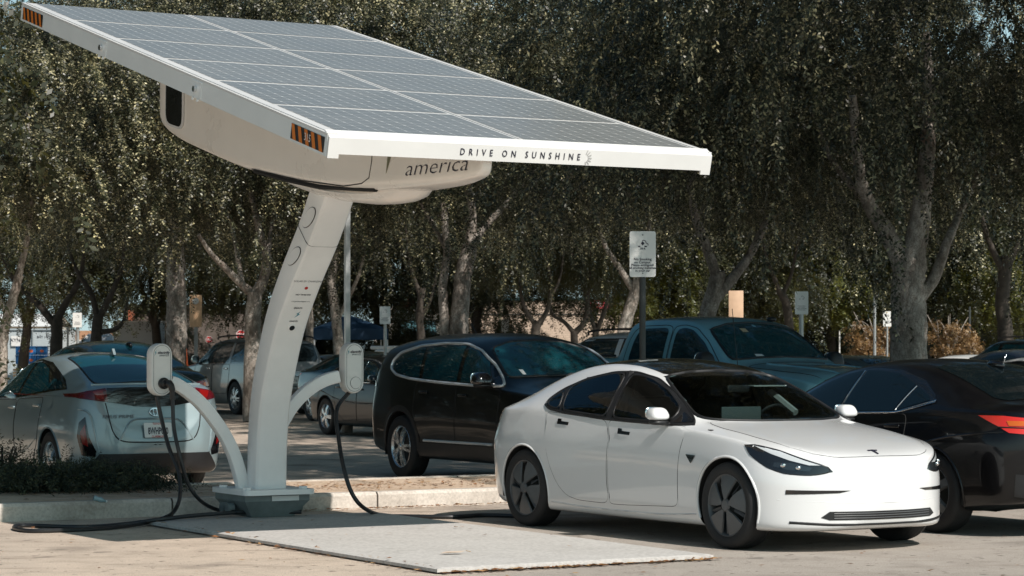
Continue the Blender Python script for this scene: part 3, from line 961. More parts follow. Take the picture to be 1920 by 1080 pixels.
    def patch(s, name, pts, d, mat, off=.004, step=.05, parent=None, mirror=False, rnd=0.0, curve=False, dome=0.0, label=None, both=None):
        D, r, u = s.basis(d)
        P = s.to3(pts, d)
        poly = [(p.dot(r), p.dot(u)) for p in P]
        if curve: poly = smooth_line(poly, 5, True)
        elif rnd: poly = round_poly(poly, rnd, 4)
        out = []
        for i in range(len(poly)):
            a, b = Vector(poly[i]), Vector(poly[(i + 1) % len(poly)])
            k = max(1, int(math.ceil((b - a).length / step)))
            out += [a.lerp(b, j / k) for j in range(k)]
        ox = [p.x for p in out]; oy = [p.y for p in out]
        pts2 = list(out)
        import mathutils
        px = np.array(ox); py = np.array(oy); qx, qy = np.roll(px, -1), np.roll(py, -1)
        for gx in np.arange(min(ox) + step * .5, max(ox), step):
            for gy in np.arange(min(oy) + step * .5, max(oy), step):
                c = ((py > gy) != (qy > gy))
                xin = (qx - px) * (gy - py) / np.where(qy == py, 1e-9, qy - py) + px
                if (c & (gx < xin)).sum() % 2:
                    ex, ey = qx - px, qy - py
                    t = np.clip(((gx - px) * ex + (gy - py) * ey) / np.maximum(ex * ex + ey * ey, 1e-12), 0, 1)
                    if np.hypot(px + t * ex - gx, py + t * ey - gy).min() > step * .35: pts2.append(Vector((gx, gy)))
        res = delaunay_2d_cdt(pts2, [], [list(range(len(out)))], 1, 1e-6)
        vv, ff = res[0], res[2]
        V, N = [], []
        for p in vv:
            l, n = s.cast(r * p.x + u * p.y, D)
            k = off
            if dome:
                ex, ey = qx - px, qy - py
                t = np.clip(((p.x - px) * ex + (p.y - py) * ey) / np.maximum(ex * ex + ey * ey, 1e-12), 0, 1)
                k += dome * min(1, np.hypot(px + t * ex - p.x, py + t * ey - p.y).min() / .05)
            V.append(l + n * k); N.append(n)
        F_ = []
        for f in ff:
            a, b, c = (V[i] for i in f[:3])
            F_.append(tuple(f) if (b - a).cross(c - a).dot(N[f[0]]) > 0 else tuple(f)[::-1])
        objs = []
        for sd in ((1, -1) if mirror else (1,)):
            me = bpy.data.meshes.new(name)
            me.from_pydata([(v.x, v.y * sd, v.z) for v in V], [], F_ if sd == 1 else [f[::-1] for f in F_])
            me.shade_smooth()
            if not dome: me.normals_split_custom_set_from_vertices([(n.x, n.y * sd, n.z) for n in N])
            o = link(name, me, mat, parent or s.root)
            if label: o['label'] = label
            objs.append(o)
        return objs

    def line(s, name, pts, d, mat, rad=.004, off=0.0, parent=None, mirror=False, step=.04, closed=False, curve=False, flat=1.0):
        D, r, u = s.basis(d)
        P = s.to3(pts, d)
        if curve: P = [Vector(q) for q in smooth_line(P, 6, closed)]
        if closed: P = P + [P[0]]
        L = []
        for a, b in zip(P[:-1], P[1:]):
            k = max(1, int(math.ceil((b - a).length / step)))
            L += [a.lerp(b, j / k) for j in range(k)]
        L.append(P[-1])
        T = []
        for p in L:
            l, n = s.cast(p, D); T.append(l + n * off)
        for _ in range(3):
            if closed: T = [T[-2] * .25 + T[0] * .5 + T[1] * .25] + [T[i - 1] * .25 + T[i] * .5 + T[i + 1] * .25 for i in range(1, len(T) - 1)]; T.append(T[0].copy())
            else: T = [T[0]] + [T[i - 1] * .25 + T[i] * .5 + T[i + 1] * .25 for i in range(1, len(T) - 1)] + [T[-1]]
        objs = []
        par = parent if isinstance(parent, (list, tuple)) else [parent, parent]
        for i, sd in enumerate((1, -1) if mirror else (1,)):
            mb = MB(); mb.tube([(p.x, p.y * sd, p.z) for p in T], rad, 6)
            objs.append(mb.build(name, mat, par[i] or s.root, sharp=60))
        return objs

    def on(s, p, d, off=0.0):
        D, r, u = s.basis(d)
        l, n = s.cast(s.to3([p], d)[0], D)
        return l + n * off, n


def inpoly(px, py, poly, grow=0.0):
    P = np.array(poly, float); c = P.mean(0)
    if grow:
        d = P - c; P = c + d * (1 + grow / np.maximum(np.linalg.norm(d, axis=1, keepdims=True), 1e-6))
    ins = np.zeros(len(px), bool)
    for (x1, y1), (x2, y2) in zip(P, np.roll(P, -1, 0)):
        if y1 == y2: continue
        c_ = ((y1 > py) != (y2 > py)) & (px < (x2 - x1) * (py - y1) / (y2 - y1) + x1)
        ins ^= c_
    return ins


# ------------------------------------------------------------------ wheels
WHEELS = {}


def make_wheel(root, x, y, r, w, rimr, style, rim_mat, tyre=None, turn=0.0):
    """wheel part at the body side y; the outer face looks along y"""
    sd = 1 if y > 0 else -1
    key = (round(r, 3), round(w, 3), round(rimr, 3), style, rim_mat.name)
    if key not in WHEELS:
        h = w / 2
        t = MB()
        t.lathe([(rimr - .012, -h + .02), (rimr + .006, -h + .008), (r - .035, -h), (r - .010, -h + .016), (r - .001, -h + .05), (r, 0), (r - .001, h - .05), (r - .010, h - .016), (r - .035, h - .002), (rimr + .03, h), (rimr + .006, h - .008), (rimr - .012, h - .02)], 56, closed=True)
        # sidewall ribs and tread grooves
        for q in (-.06, -.02, .02, .06):
            if abs(q) < h - .03: t.lathe([(r + .0005, q - .004), (r - .006, q), (r + .0005, q + .004)], 56)
        tm = t.build('tyre', M['rubber'], None, sharp=50).data
        rim = MB()
        rim.lathe([(rimr, h - .018), (rimr - .006, h - .010), (rimr - .018, h - .020), (rimr - .028, h - .05), (rimr - .03, -h + .03)], 48)
        parts = [('rim', rim)]
        dk = MB(); dk.lathe([(.001, -h * .2), (rimr - .03, -h * .2)], 40)
        if style == 'aero':
            cov = MB()
            # covers between five recessed blades: domed disc cut by slots
            for k in range(5):
                a0 = 2 * math.pi * k / 5
                def P(rr, a, hh): return (rr * math.cos(a), hh, rr * math.sin(a))
                rows = []
                for j, rr in enumerate(np.linspace(.045, rimr - .012, 8)):
                    q = j / 7
                    aw = (.44 if q > .35 else .44 * (.6 + .4 * q / .35))
                    ac = a0 + .10 * q
                    rows.append([P(rr, ac + aw * s_, h - .016 + .022 * (1 - q ** 2) - (.012 if abs(s_) > .95 else 0)) for s_ in (-1, -.93, -.5, 0, .5, .93, 1)])
                n = 7
                v = [p for r_ in rows for p in r_]
                f = [(i * n + m_, i * n + m_ + 1, (i + 1) * n + m_ + 1, (i + 1) * n + m_) for i in range(7) for m_ in range(n - 1)]
                cov.add(v, f)
                # slot blade
                ab = a0 + math.pi / 5 + .06
                v = [P(.09, ab - .30, h - .035), P(rimr - .02, ab - .02, h - .05), P(rimr - .02, ab + .03, h - .03), P(.09, ab + .1, h - .02)]
                cov.add(v, [(0, 1, 2, 3)])
            cov.lathe([(.001, h + .008), (.04, h + .007), (.052, h - .004)], 24)
            parts.append(('wheel_cover', cov))
        else:
            nsp, twin = style
            sp_ = MB()
            for k in range(nsp):
                for dd in ((-1, 1) if twin else (0,)):
                    a = 2 * math.pi * k / nsp
                    d0 = dd * .10; d1 = dd * (.155 if twin else 0)
                    wi, wo = (.020, .019) if twin else (.034, .045)
                    if nsp > 6 and not twin: wi, wo = .018, .02
                    pts = []
                    c0 = Vector((math.cos(a + d0 * 1.5), 0, math.sin(a + d0 * 1.5))) * .05
                    c1 = Vector((math.cos(a + d1), 0, math.sin(a + d1))) * (rimr - .012)
                    dr = (c1 - c0).normalized(); sdv = Vector((-dr.z, 0, dr.x))
                    v = []
                    for c, wd, ht in ((c0, wi, h - .006), (c0.lerp(c1, .5), (wi + wo) / 2, h + .0), (c1, wo, h - .022)):
                        for sx, dy in ((-1, -.03), (-.75, 0), (.75, 0), (1, -.03)):
                            v.append(c + sdv * wd * sx + Vector((0, ht + dy, 0)))
                    f = [(i * 4 + j, i * 4 + j + 1, (i + 1) * 4 + j + 1, (i + 1) * 4 + j) for i in range(2) for j in range(3)]
                    sp_.add(v, f)
            sp_.lathe([(.001, h + .006), (.028, h + .005), (.034, h - .002), (.062, h - .006), (.068, h - .03)], 24)
            parts.append(('spokes', sp_))
        ms = []
        for nm, mb in parts: 
            o = mb.build(nm, rim_mat, None, sharp=40); ms.append((nm, o.data)); bpy.data.objects.remove(o)
        o = dk.build('brake_disc', M['dark_steel'], None); ms.append(('brake_disc', o.data)); bpy.data.objects.remove(o)
        for o in [q for q in COL.objects if q.data == tm]: bpy.data.objects.remove(o)
        WHEELS[key] = (tm, ms)
    tm, ms = WHEELS[key]
    wo = bpy.data.objects.new('wheel', None); wo.empty_display_size = .1; COL.objects.link(wo); wo.parent = root
    wo.location = (x, y - sd * w / 2, r)
    wo.rotation_euler = (0, random.uniform(0, 6.28), (0 if sd > 0 else math.pi) + turn)
    wo.rotation_mode = 'XYZ'
    o = link('tyre', tm, None, wo)
    for nm, me in ms: link(nm, me, None, wo)
    return wo


def wheels(car, style, rim_mat, w=.225, rimr=None, inset=.012, turn=0.0):
    sp = car.sp
    for i, ax in enumerate(sp['axles']):
        for sd in (1, -1):
            W = float(pchip(sp['wm'], [ax])[0]) - inset
            make_wheel(car.root, ax, sd * W, sp['rw'], w, rimr or sp['rw'] * .70, style, rim_mat, turn=turn if i == 0 else 0)


def rbox(mb, c, s, bev, M_=None, seg=3):
    return mb.box(c, s, M_, bev, seg)


def ellipsoid(mb, c, r, p=2.6, n=14, cut=None):
    """superellipsoid"""
    v, f = [], []
    def sg(x): return math.copysign(abs(x) ** (2 / p), x)
    for i in range(n + 1):
        a = -math.pi / 2 + math.pi * i / n
        for j in range(2 * n):
            b = 2 * math.pi * j / (2 * n)
            v.append((c[0] + r[0] * sg(math.cos(a)) * sg(math.cos(b)), c[1] + r[1] * sg(math.cos(a)) * sg(math.sin(b)), c[2] + r[2] * sg(math.sin(a))))
    m = 2 * n
    for i in range(n):
        for j in range(m): f.append((i * m + j, i * m + (j + 1) % m, (i + 1) * m + (j + 1) % m, (i + 1) * m + j))
    return mb.add(v, f)


def mirrors(car, x, z, mat, y0=None, size=(.11, .10, .085), base=True):
    for sd in (1, -1):
        l, n = car.on((x, z), 'side')
        yy = (l.y + size[1] + .025) * sd
        mb = MB(); ellipsoid(mb, (0, 0, 0), size, 3.4)
        mb.v = [(x + .02 + a * (1 - .28 * max(0, c_) / size[2]) + .10 * size[0] * c_ / size[2] * -1, yy + b_ * (1 - .22 * max(0, c_) / size[2]), z + .06 + (c_ if c_ > 0 else c_ * .72)) for a, b_, c_ in mb.v]
        o = mb.build('side_mirror', mat, car.root, sharp=70)
        b = MB(); ellipsoid(b, (x + .02, yy - .01 * sd, z - .0), (size[0] * .85, size[1] * .95, .022), 2.6)
        b.tube([(x + .03, (l.y - .02) * sd, z - .02), (x + .02, yy, z)], [.035, .025], 8, flat=.5)
        b.build('mirror_base', M['black_plastic'], o)
        g = MB(); ellipsoid(g, (x + .02 - size[0] * .93, yy, z + .075), (.012, size[1] * .85, size[2] * .82), 3)
        g.build('mirror_glass', M['chrome'], o)


def handle(car, x, z, mat, parent=None, L=.2, h=.03, off=.014, slope=0.0):
    out = []
    for i, sd in enumerate((1, -1)):
        l, n = car.on((x, z), 'side', off)
        Mx = Matrix.Translation((l.x, l.y * sd, l.z)) @ Matrix.Rotation(-slope, 4, 'Y')
        mb = MB(); mb.box((0, 0, 0), (L, .022, h), Mx, .009, 2)
        out.append(mb.build('door_handle', mat, parent[i] if parent else car.root, sharp=50))
    return out


def plate(car, c, n, up, text, mat_txt, parent=None, w=.31, h=.155, extra=None):
    r = Vector(up).cross(Vector(n)).normalized()
    Fp = frame(Vector(c), r, up)
    mb = MB(); mb.prism(round_poly([(-w / 2, -h / 2), (w / 2, -h / 2), (w / 2, h / 2), (-w / 2, h / 2)], .012, 3), .008, Fp)
    o = mb.build('licence_plate', M['sign_white'], parent or car.root, smooth=False)
    text_mesh('plate_lettering', text, .088, Fp @ Matrix.Translation((0, -.012, .0095)) @ Matrix.Diagonal((.86, 1.15, 1, 1)), mat_txt, o, bold=.0022, fitw=w * .86)
    if extra:
        for s_, y_, sz, m_ in extra: text_mesh('plate_lettering', s_, sz, Fp @ Matrix.Translation((0, y_, .0095)), m_, o, bold=.0008)
    return o
# ------------------------------------------------------------------ white electric sedan
def wheel_place(root, rear, front, half):
    """put a car so that the outer faces of its two near wheels stand at the two given ground points"""
    h = (front - rear); h.z = 0; h.normalize()
    left = Vector((-h.y, h.x, 0))
    mid = (front + rear) / 2
    root.rotation_euler = (0, 0, math.atan2(h.y, h.x))
    return h, left, mid


def white_sedan():
    rear, front = Vector((.106, 20.89, 0)), Vector((1.622, 18.45, 0))
    root = empty('white_sedan', (0, 0, 0), 0, 'white four-door sedan with a black glass roof, parked beside the concrete pad', 'car')
    h, left, mid = wheel_place(root, rear, front, .9)
    root.location = mid + left * .905
    sp = dict(xf=2.275, xr=-2.40, axles=(1.4375, -1.4375), rw=.334, Ra=.368, nose=(.62, 2.2, 1.9), tail=(.62, 2.5, 2.1), bulge=.05, crown=2.2, soft=2,
        zt=[(2.275, .56), (2.26, .635), (2.22, .685), (2.12, .735), (1.95, .785), (1.7, .842), (1.4, .90), (1.1, .952), (.98, .975), (.80, 1.062), (.55, 1.185), (.3, 1.29), (.05, 1.368), (-.2, 1.418), (-.5, 1.443), (-.8, 1.437), (-1.1, 1.398), (-1.4, 1.325), (-1.7, 1.222), (-1.95, 1.13), (-2.12, 1.09), (-2.28, 1.078), (-2.35, 1.06), (-2.385, 1.0), (-2.40, .86)],
        zb=[(2.275, .50), (2.268, .34), (2.25, .24), (2.2, .18), (2.0, .155), (1.5, .145), (0, .14), (-1.6, .15), (-2.0, .19), (-2.25, .28), (-2.36, .40), (-2.395, .6), (-2.40, .75)],
        zs=[(2.27, .55), (2.2, .655), (2.0, .735), (1.7, .80), (1.4, .845), (1.0, .885), (.5, .91), (0, .93), (-.5, .95), (-1, .975), (-1.5, .995), (-2, 1.0), (-2.25, .985), (-2.36, .93), (-2.40, .82)],
        ws=[(2.27, .80), (2.0, .815), (1.7, .845), (1.4, .865), (1.0, .872), (0, .875), (-.8, .87), (-1.4, .86), (-1.8, .82), (-2.1, .78), (-2.40, .74)],
        wm=[(2.27, .87), (2.0, .885), (1.4, .918), (.9, .912), (0, .915), (-1, .922), (-1.45, .925), (-1.9, .905), (-2.40, .86)],
        wl=[(2.27, .88), (2.0, .885), (1.4, .89), (.8, .865), (0, .86), (-.8, .865), (-1.4, .885), (-1.9, .86), (-2.40, .80)],
        fm=[(2.3, .55), (1, .66), (-1, .66), (-2.4, .55)],
        zr=[(2.27, .555), (2.2, .672), (2.0, .765), (1.7, .83), (1.4, .88), (1.1, .92), (.9, .955), (.7, 1.045), (.45, 1.16), (.2, 1.262), (-.05, 1.335), (-.3, 1.375), (-.6, 1.388), (-.9, 1.368), (-1.2, 1.312), (-1.5, 1.225), (-1.8, 1.12), (-2.0, 1.06), (-2.2, 1.045), (-2.35, 1.02), (-2.40, .85)],
        wr=[(2.27, .66), (2.0, .68), (1.7, .70), (1.3, .715), (1.0, .725), (.8, .715), (.5, .675), (.2, .635), (-.1, .605), (-.5, .585), (-.9, .58), (-1.3, .585), (-1.7, .60), (-2.0, .625), (-2.40, .62)])
    white = paint('pearl_white_paint', (.70, .705, .71), rough=.25)
    c = Car(sp, root, white)
    gl = glass_mat('cabin_glass', (.60, .86, .90), .42)
    gw = glass_mat('windscreen_glass', (.70, .88, .88), .55)
    gap = M['gap']
    # window outlines in the side plane
    dlo = [(.905, .925), (.55, .928), (.1, .938), (-.3, .952), (-.8, .985), (-1.12, 1.012), (-1.235, 1.045), (-1.225, 1.095), (-1.08, 1.185), (-.8, 1.275), (-.45, 1.332), (-.15, 1.335), (.15, 1.282), (.45, 1.165), (.7, 1.04)]
    fw = [(.63, .945), (.1, .955), (-.155, .965), (-.185, 1.318), (.08, 1.285), (.36, 1.19), (.56, 1.09), (.64, 1.04)]
    rw_ = [(-.245, .968), (-.8, 1.003), (-.925, 1.012), (-.985, 1.20), (-.8, 1.262), (-.45, 1.318), (-.265, 1.322)]
    qw = [(-.975, 1.02), (-1.10, 1.028), (-1.205, 1.052), (-1.198, 1.09), (-1.045, 1.178)]
    tri = [(.86, .945), (.685, .942), (.69, 1.02), (.72, 1.01)]
    ws_ = [(.665, .985), (.55, .955), (.3, .965), (0, .968)]
    wsp = [(0, .955), (.35, .955), (.62, .965), (.715, .985), (.70, 1.03), (.64, 1.16), (.585, 1.25), (.545, 1.30), (.3, 1.335), (0, 1.345)]
    wsp = wsp + [(-y, z) for y, z in wsp[::-1][1:-1]]
    def side_hole(poly, g): return lambda cen, nn: (np.abs(nn[:, 1]) > .4) & inpoly(cen[:, 0], cen[:, 2], poly, g)
    for poly in (fw, rw_, qw): c.holes.append(side_hole(poly, .02))
    c.holes.append(lambda cen, nn: (nn[:, 0] > .2) & (cen[:, 0] > 0) & (cen[:, 0] < 1.2) & inpoly(cen[:, 1], cen[:, 2], wsp, -.006) & (cen[:, 2] > .965))
    rg = [(-.95, .50), (-1.3, .515), (-1.7, .545), (-1.95, .55), (-1.98, 0), (-1.95, -.55), (-1.7, -.545), (-1.3, -.515), (-.95, -.50)]
    c.holes.append(lambda cen, nn: (nn[:, 2] > .6) & inpoly(cen[:, 0], cen[:, 1], rg, -.05))
    c.finish()
    # doors as skins a few millimetres proud of the shell, each with its own handle
    fd = [(.80, .29), (.0, .262), (-.18, .262), (-.145, .32), (-.16, .42), (-.13, .80), (-.20, .945), (.30, .925), (.885, .915), (.845, .75), (.82, .55)]
    rd = [(-.20, .262), (-.62, .268), (-.80, .30), (-.93, .40), (-1.03, .56), (-1.09, .75), (-1.11, .90), (-1.155, .995), (-.8, .975), (-.22, .942), (-.15, .80), (-.18, .42), (-.165, .32)]
    d1 = c.patch('front_door', fd, 'side', white, .002, .05, mirror=True)
    d2 = c.patch('rear_door', rd, 'side', white, .002, .05, mirror=True)
    c.line('door_seam', fd, 'side', gap, .003, .0, d1, True, closed=True)
    c.line('door_seam', rd, 'side', gap, .003, .0, d2, True, closed=True)
    for x, z, dd in ((-.02, .848, d1), (-.93, .905, d2)):
        for i, sd in enumerate((1, -1)):
            pt = c.patch('door_handle', [(x - .01, z - .012), (x + .16, z - .02), (x + .165, z + .006), (x + .05, z + .012), (x + .045, z + .03), (x - .01, z + .034)], 'side', M['black_gloss'], .006, .02, parent=dd[0], rnd=.006) if i == 0 else None
            if i == 0: keep = pt[0]
            else:
                me = keep.data.copy(); me.transform(Matrix.Diagonal((1, -1, 1, 1))); me.flip_normals(); link('door_handle', me, None, dd[1])
    # black trim behind the glass line, then panes
    c.patch('window_trim', dlo, 'side', M['black_plastic'], .006, .03, mirror=True, curve=False)[0].name
    for o in [o for o in root.children if o.name.startswith('window_trim')]:
        # open the trim over the panes
        bm = bmesh.new(); bm.from_mesh(o.data)
        kill = [f for f in bm.faces if any(inpoly(np.array([f.calc_center_median().x]), np.array([f.calc_center_median().z]), p, -.004)[0] for p in (fw, rw_, qw))]
        bmesh.ops.delete(bm, geom=kill, context='FACES'); bm.to_mesh(o.data); bm.free()
    for nm, poly in (('door_window', fw), ('door_window', rw_), ('quarter_window', qw)):
        c.patch(nm, poly, 'side', gl, .009, .05, mirror=True)
        c.line('window_seal', poly, 'side', M['black_plastic'], .013, .0, None, True, closed=True)
    c.patch('mirror_triangle', tri, 'side', M['black_gloss'], .010, .04, mirror=True)
    c.line('window_surround', dlo, 'side', M['black_plastic'], .010, .002, None, True, closed=True)
    wso = c.patch('windscreen', wsp, 'front', gw, .004, .06)[0]
    c.line('windscreen_seal', wsp, 'front', M['black_plastic'], .016, .0, wso, closed=True)
    roof = [(.27, 0), (.22, .40), (.08, .515), (-.3, .52), (-.7, .515), (-.93, .50), (-.96, 0)]
    roof = roof + [(x, -y) for x, y in roof[-2:0:-1]]
    rm = plain('black_glass_roof', (.006, .006, .006), .05, coat=1, spec=.6)
    rp = noise_leaves(rm)
    c.patch('glass_roof', roof, 'top', rm, .004, .06)
    c.patch('rear_window', rg, 'top', M['teal_glass'], .004, .06)
    # frunk lid, lights, intake, fog slots
    hood = [(1.02, 0), (1.0, .45), (.93, .70), (1.15, .725), (1.6, .715), (1.90, .665), (2.06, .56), (2.14, .42), (2.165, .2), (2.17, 0)]
    hood = hood + [(x, -y) for x, y in hood[-2:0:-1]]
    ho = c.patch('bonnet', hood, 'top', white, .002, .06)[0]
    c.line('bonnet_seam', hood, 'top', gap, .003, .0, ho, closed=True)
    dg = (-.75, -.66, 0)
    hl = [(1.66, .90, .80), (1.74, .86, .803), (1.92, .77, .765), (2.06, .65, .70), (2.165, .50, .645), (2.185, .47, .607), (2.11, .62, .580), (1.98, .77, .592), (1.87, .845, .635), (1.73, .90, .725)]
    lens = plain('headlamp_housing', (.012, .014, .017), .05, coat=1)
    hls = c.patch('headlight', hl, dg, lens, .004, .03, mirror=True, dome=.0)
    c.line('headlight_rim', hl, dg, M['black_plastic'], .006, .0, hls, True, closed=True)
    drl = [(1.73, .852, .792), (1.92, .760, .755), (2.06, .638, .69), (2.13, .545, .655), (2.08, .61, .655), (1.98, .715, .690), (1.86, .80, .738)]
    for a, pr in zip(c.patch('daytime_strip', drl, dg, M['clear_lens'], .007, .02, mirror=True), hls): a.parent = pr
    for a, pr in zip(c.patch('lamp_reflector', [(1.90, .80, .675), (2.0, .72, .672), (2.10, .60, .637), (2.09, .62, .61), (1.98, .74, .62), (1.90, .81, .645)], dg, plain('lamp_inner', (.10, .12, .13), .12, metal=.8), .006, .03, mirror=True), hls): a.parent = pr
    for q in ((1.95, .755, .655), (2.03, .675, .638)):
        l, n = c.cast(Vector(q), dg)
        for i, sd in enumerate((1, -1)):
            b = MB(); ellipsoid(b, (0, 0, 0), (.024, .024, .020), 2, 8); o = b.build('lamp_projector', M['chrome'], hls[i], sharp=80)
            o.data.transform(Matrix.Translation((l.x, l.y * sd, l.z)))
    fog = [(2.235, .34, .468), (2.12, .60, .470), (1.99, .76, .473), (1.985, .76, .440), (2.11, .60, .444), (2.20, .42, .450)]
    fg = c.patch('fog_slot', fog, dg, M['black_gloss'], .004, .03, mirror=True)
    inl = [(.55, .268), (.49, .248), (-.49, .248), (-.55, .268), (-.49, .312), (.49, .312)]
    io = c.patch('lower_intake', inl, 'front', M['black_plastic'], .004, .04)[0]
    for z in (.262, .280, .297): c.line('intake_slat', [(.46, z), (-.46, z)], 'front', M['dark_rim'], .004, .006, io)
    c.line('bumper_crease', [(.80, .40), (.6, .385), (.3, .375), (0, .372), (-.3, .375), (-.6, .385), (-.80, .40)], 'front', white, .004, -.001)
    lo = [(.78, .225), (.6, .205), (-.6, .205), (-.78, .225)]
    c.line('chin_lip', [(.74, .23), (.5, .215), (0, .21), (-.5, .215), (-.74, .23)], 'front', M['black_plastic'], .012, -.004)
    # emblem on the nose: a T-shaped glyph
    l, n = c.cast(Vector((2.10, 0, 1)), (0, 0, -1))
    Fe = frame(l + n * .004, Vector((0, 1, 0)), Vector((0, 1, 0)).cross(n) * -1)
    em = MB(); em.prism([(-.048, .03), (0, .036), (.048, .03), (.04, .016), (.014, .021), (.007, -.045), (0, -.05), (-.007, -.045), (-.014, .021), (-.04, .016)], .004, Fe)
    em.build('nose_emblem', M['ink'], root, smooth=False)
    # fender marker
    c.patch('fender_camera', [(.80, .705), (.655, .745), (.635, .735), (.69, .655)], 'side', M['black_gloss'], .007, .03, mirror=True, rnd=.01) if False else c.patch('fender_camera', [(.93, .705), (1.06, .70), (1.005, .635)], 'side', M['black_gloss'], .007, .02, mirror=True, rnd=.01)
    tl = [(-2.16, .79, .985), (-2.28, .68, .985), (-2.34, .55, .95), (-2.35, .55, .88), (-2.28, .70, .86), (-2.17, .81, .90)]
    c.patch('tail_light', tl, (.72, -.69, 0), M['black_gloss'], .005, .03, mirror=True, label=None)
    # arches and sills
    for ax in sp['axles']:
        a = [(ax + (sp['Ra'] + .006) * math.cos(t), sp['rw'] + (sp['Ra'] + .006) * math.sin(t)) for t in np.linspace(R(-18), R(198), 36)]
        c.line('arch_lip', a, 'side', white, .012, -.004, None, True)
    c.line('sill_crease', [(1.04, .245), (.5, .215), (-.5, .215), (-1.04, .235)], 'side', white, .007, -.002, None, True, curve=True)
    mirrors(c, .60, .945, white, size=(.072, .085, .060))
    wheels(c, 'aero', M['dark_rim'], w=.235, rimr=.243, turn=0)
    # cabin
    seat = plain('seat_cover', (.022, .022, .024), .6); light = plain('light_trim', (.62, .60, .57), .6)
    fl = MB(); fl.box((-.25, 0, .33), (2.7, 1.5, .05)); fl.build('cabin_floor', seat, root, smooth=False)
    for x, y in ((.05, .37), (.05, -.37), (-.95, .40), (-.95, -.40), (-.95, 0)):
        s_ = MB(); T = Matrix.Translation((x, y, .42)); w_ = .5 if y else .3
        s_.box((.0, 0, .08), (.5, w_, .18), T, .06); s_.box((-.28, 0, .44), (.16, w_, .66), T @ Matrix.Rotation(R(-13), 4, 'Y'), .06)
        s_.box((-.40, 0, .80), (.10, .27, .20), T, .05); s_.build('seat', seat, root)
    da = MB(); da.box((.73, 0, .86), (.55, 1.40, .10), None, .04); da.build('dashboard', seat, root)
    ds = MB(); ds.box((.52, 0, .945), (.02, .44, .012), None, .004); ds.box((.44, 0, .97), (.018, .40, .17), Matrix.Rotation(R(0), 4, 'Y'), .006); ds.build('touch_screen', plain('screen_back', (.16, .18, .18), .35), root, sharp=30)
    sw = MB(); Ms = Matrix.Translation((.36, .37, .90)) @ Matrix.Rotation(R(-65), 4, 'Y')
    sw.tube([Ms @ Vector((.18 * math.cos(a), .18 * math.sin(a), 0)) for a in np.linspace(0, 2 * math.pi, 33)], .014, 8); sw.box((0, 0, 0), (.09, .2, .03), Ms, .01)
    sw.box((0, 0, -.1), (.05, .05, .2), Ms, .01); sw.build('steering_wheel', seat, root)
    dp = MB()
    for sd in (1, -1): dp.box((.15, sd * .80, .70), (2.0, .05, .40), None, .02)
    dp.build('door_trim', seat, root)
    bp = MB()
    for sd in (1, -1): bp.tube([(-.2, sd * .80, .9), (-.22, sd * .60, 1.33)], .045, 8)
    bp.build('centre_pillar', seat, root)
    vis = MB(); vis.box((.30, .35, 1.22), (.16, .34, .012), Matrix.Identity(4), .004); vis.build('sun_visor', light, root)
    rv = MB(); rv.box((.40, 0, 1.20), (.02, .22, .06), None, .01); rv.build('rear_view_mirror', seat, root)
    pil = MB(); pil.tube([(.50, .52, 1.0), (.22, .47, 1.17)], .03, 6); pil.build('pillar_trim', light, root)
    return c


def noise_leaves(m):
    """a scatter of dry leaf crumbs on a glossy roof"""
    nt = m.node_tree; p = nt.nodes['Principled BSDF']
    vo = nt.nodes.new('ShaderNodeTexVoronoi'); vo.inputs['Scale'].default_value = 26; vo.inputs['Randomness'].default_value = 1
    tc = nt.nodes.new('ShaderNodeTexCoord'); nt.links.new(tc.outputs['Object'], vo.inputs['Vector'])
    msk = ramp(nt, vo.outputs['Distance'], [(.10, (1, 1, 1)), (.16, (0, 0, 0))])
    n = noise(nt, 2.0, 3, .6, tc.outputs['Object'])
    g = ramp(nt, n, [(.52, (0, 0, 0)), (.62, (1, 1, 1))])
    k = mixc(nt, 1.0, msk, g, 'MULTIPLY')
    col = mixc(nt, k, tuple(p.inputs['Base Color'].default_value[:3]), (.34, .30, .24))
    nt.links.new(col, p.inputs['Base Color'])
    r = nt.nodes.new('ShaderNodeMapRange'); r.inputs['To Min'].default_value = 1.0; r.inputs['To Max'].default_value = 0.0
    nt.links.new(k, r.inputs['Value']); nt.links.new(r.outputs[0], p.inputs['Coat Weight'])
    return m


white_sedan()
# ------------------------------------------------------------------ the other parked cars
def arches(c, mat, rad=.012, grow=.006, band=None):
    sp = c.sp
    for ax in sp['axles']:
        Rr = sp['Ra'] + grow
        a = [(ax + Rr * math.cos(t), sp['rw'] + Rr * math.sin(t)) for t in np.linspace(R(-15), R(195), 34)]
        if band:
            b = [(ax + (Rr + band) * math.cos(t), sp['rw'] + (Rr + band) * math.sin(t)) for t in np.linspace(R(-15), R(195), 34)]
            c.patch('arch_cladding', a + b[::-1], 'side', mat, .006, .05, mirror=True)
        c.line('arch_lip', a, 'side', mat, rad, -.003, None, True)


def set_car(root, h_ang, pos):
    root.location = pos; root.rotation_euler = (0, 0, h_ang)


HU = math.atan2(UA.y, UA.x)              # nose away from the viewer
HT = HU + math.pi                        # nose towards the viewer


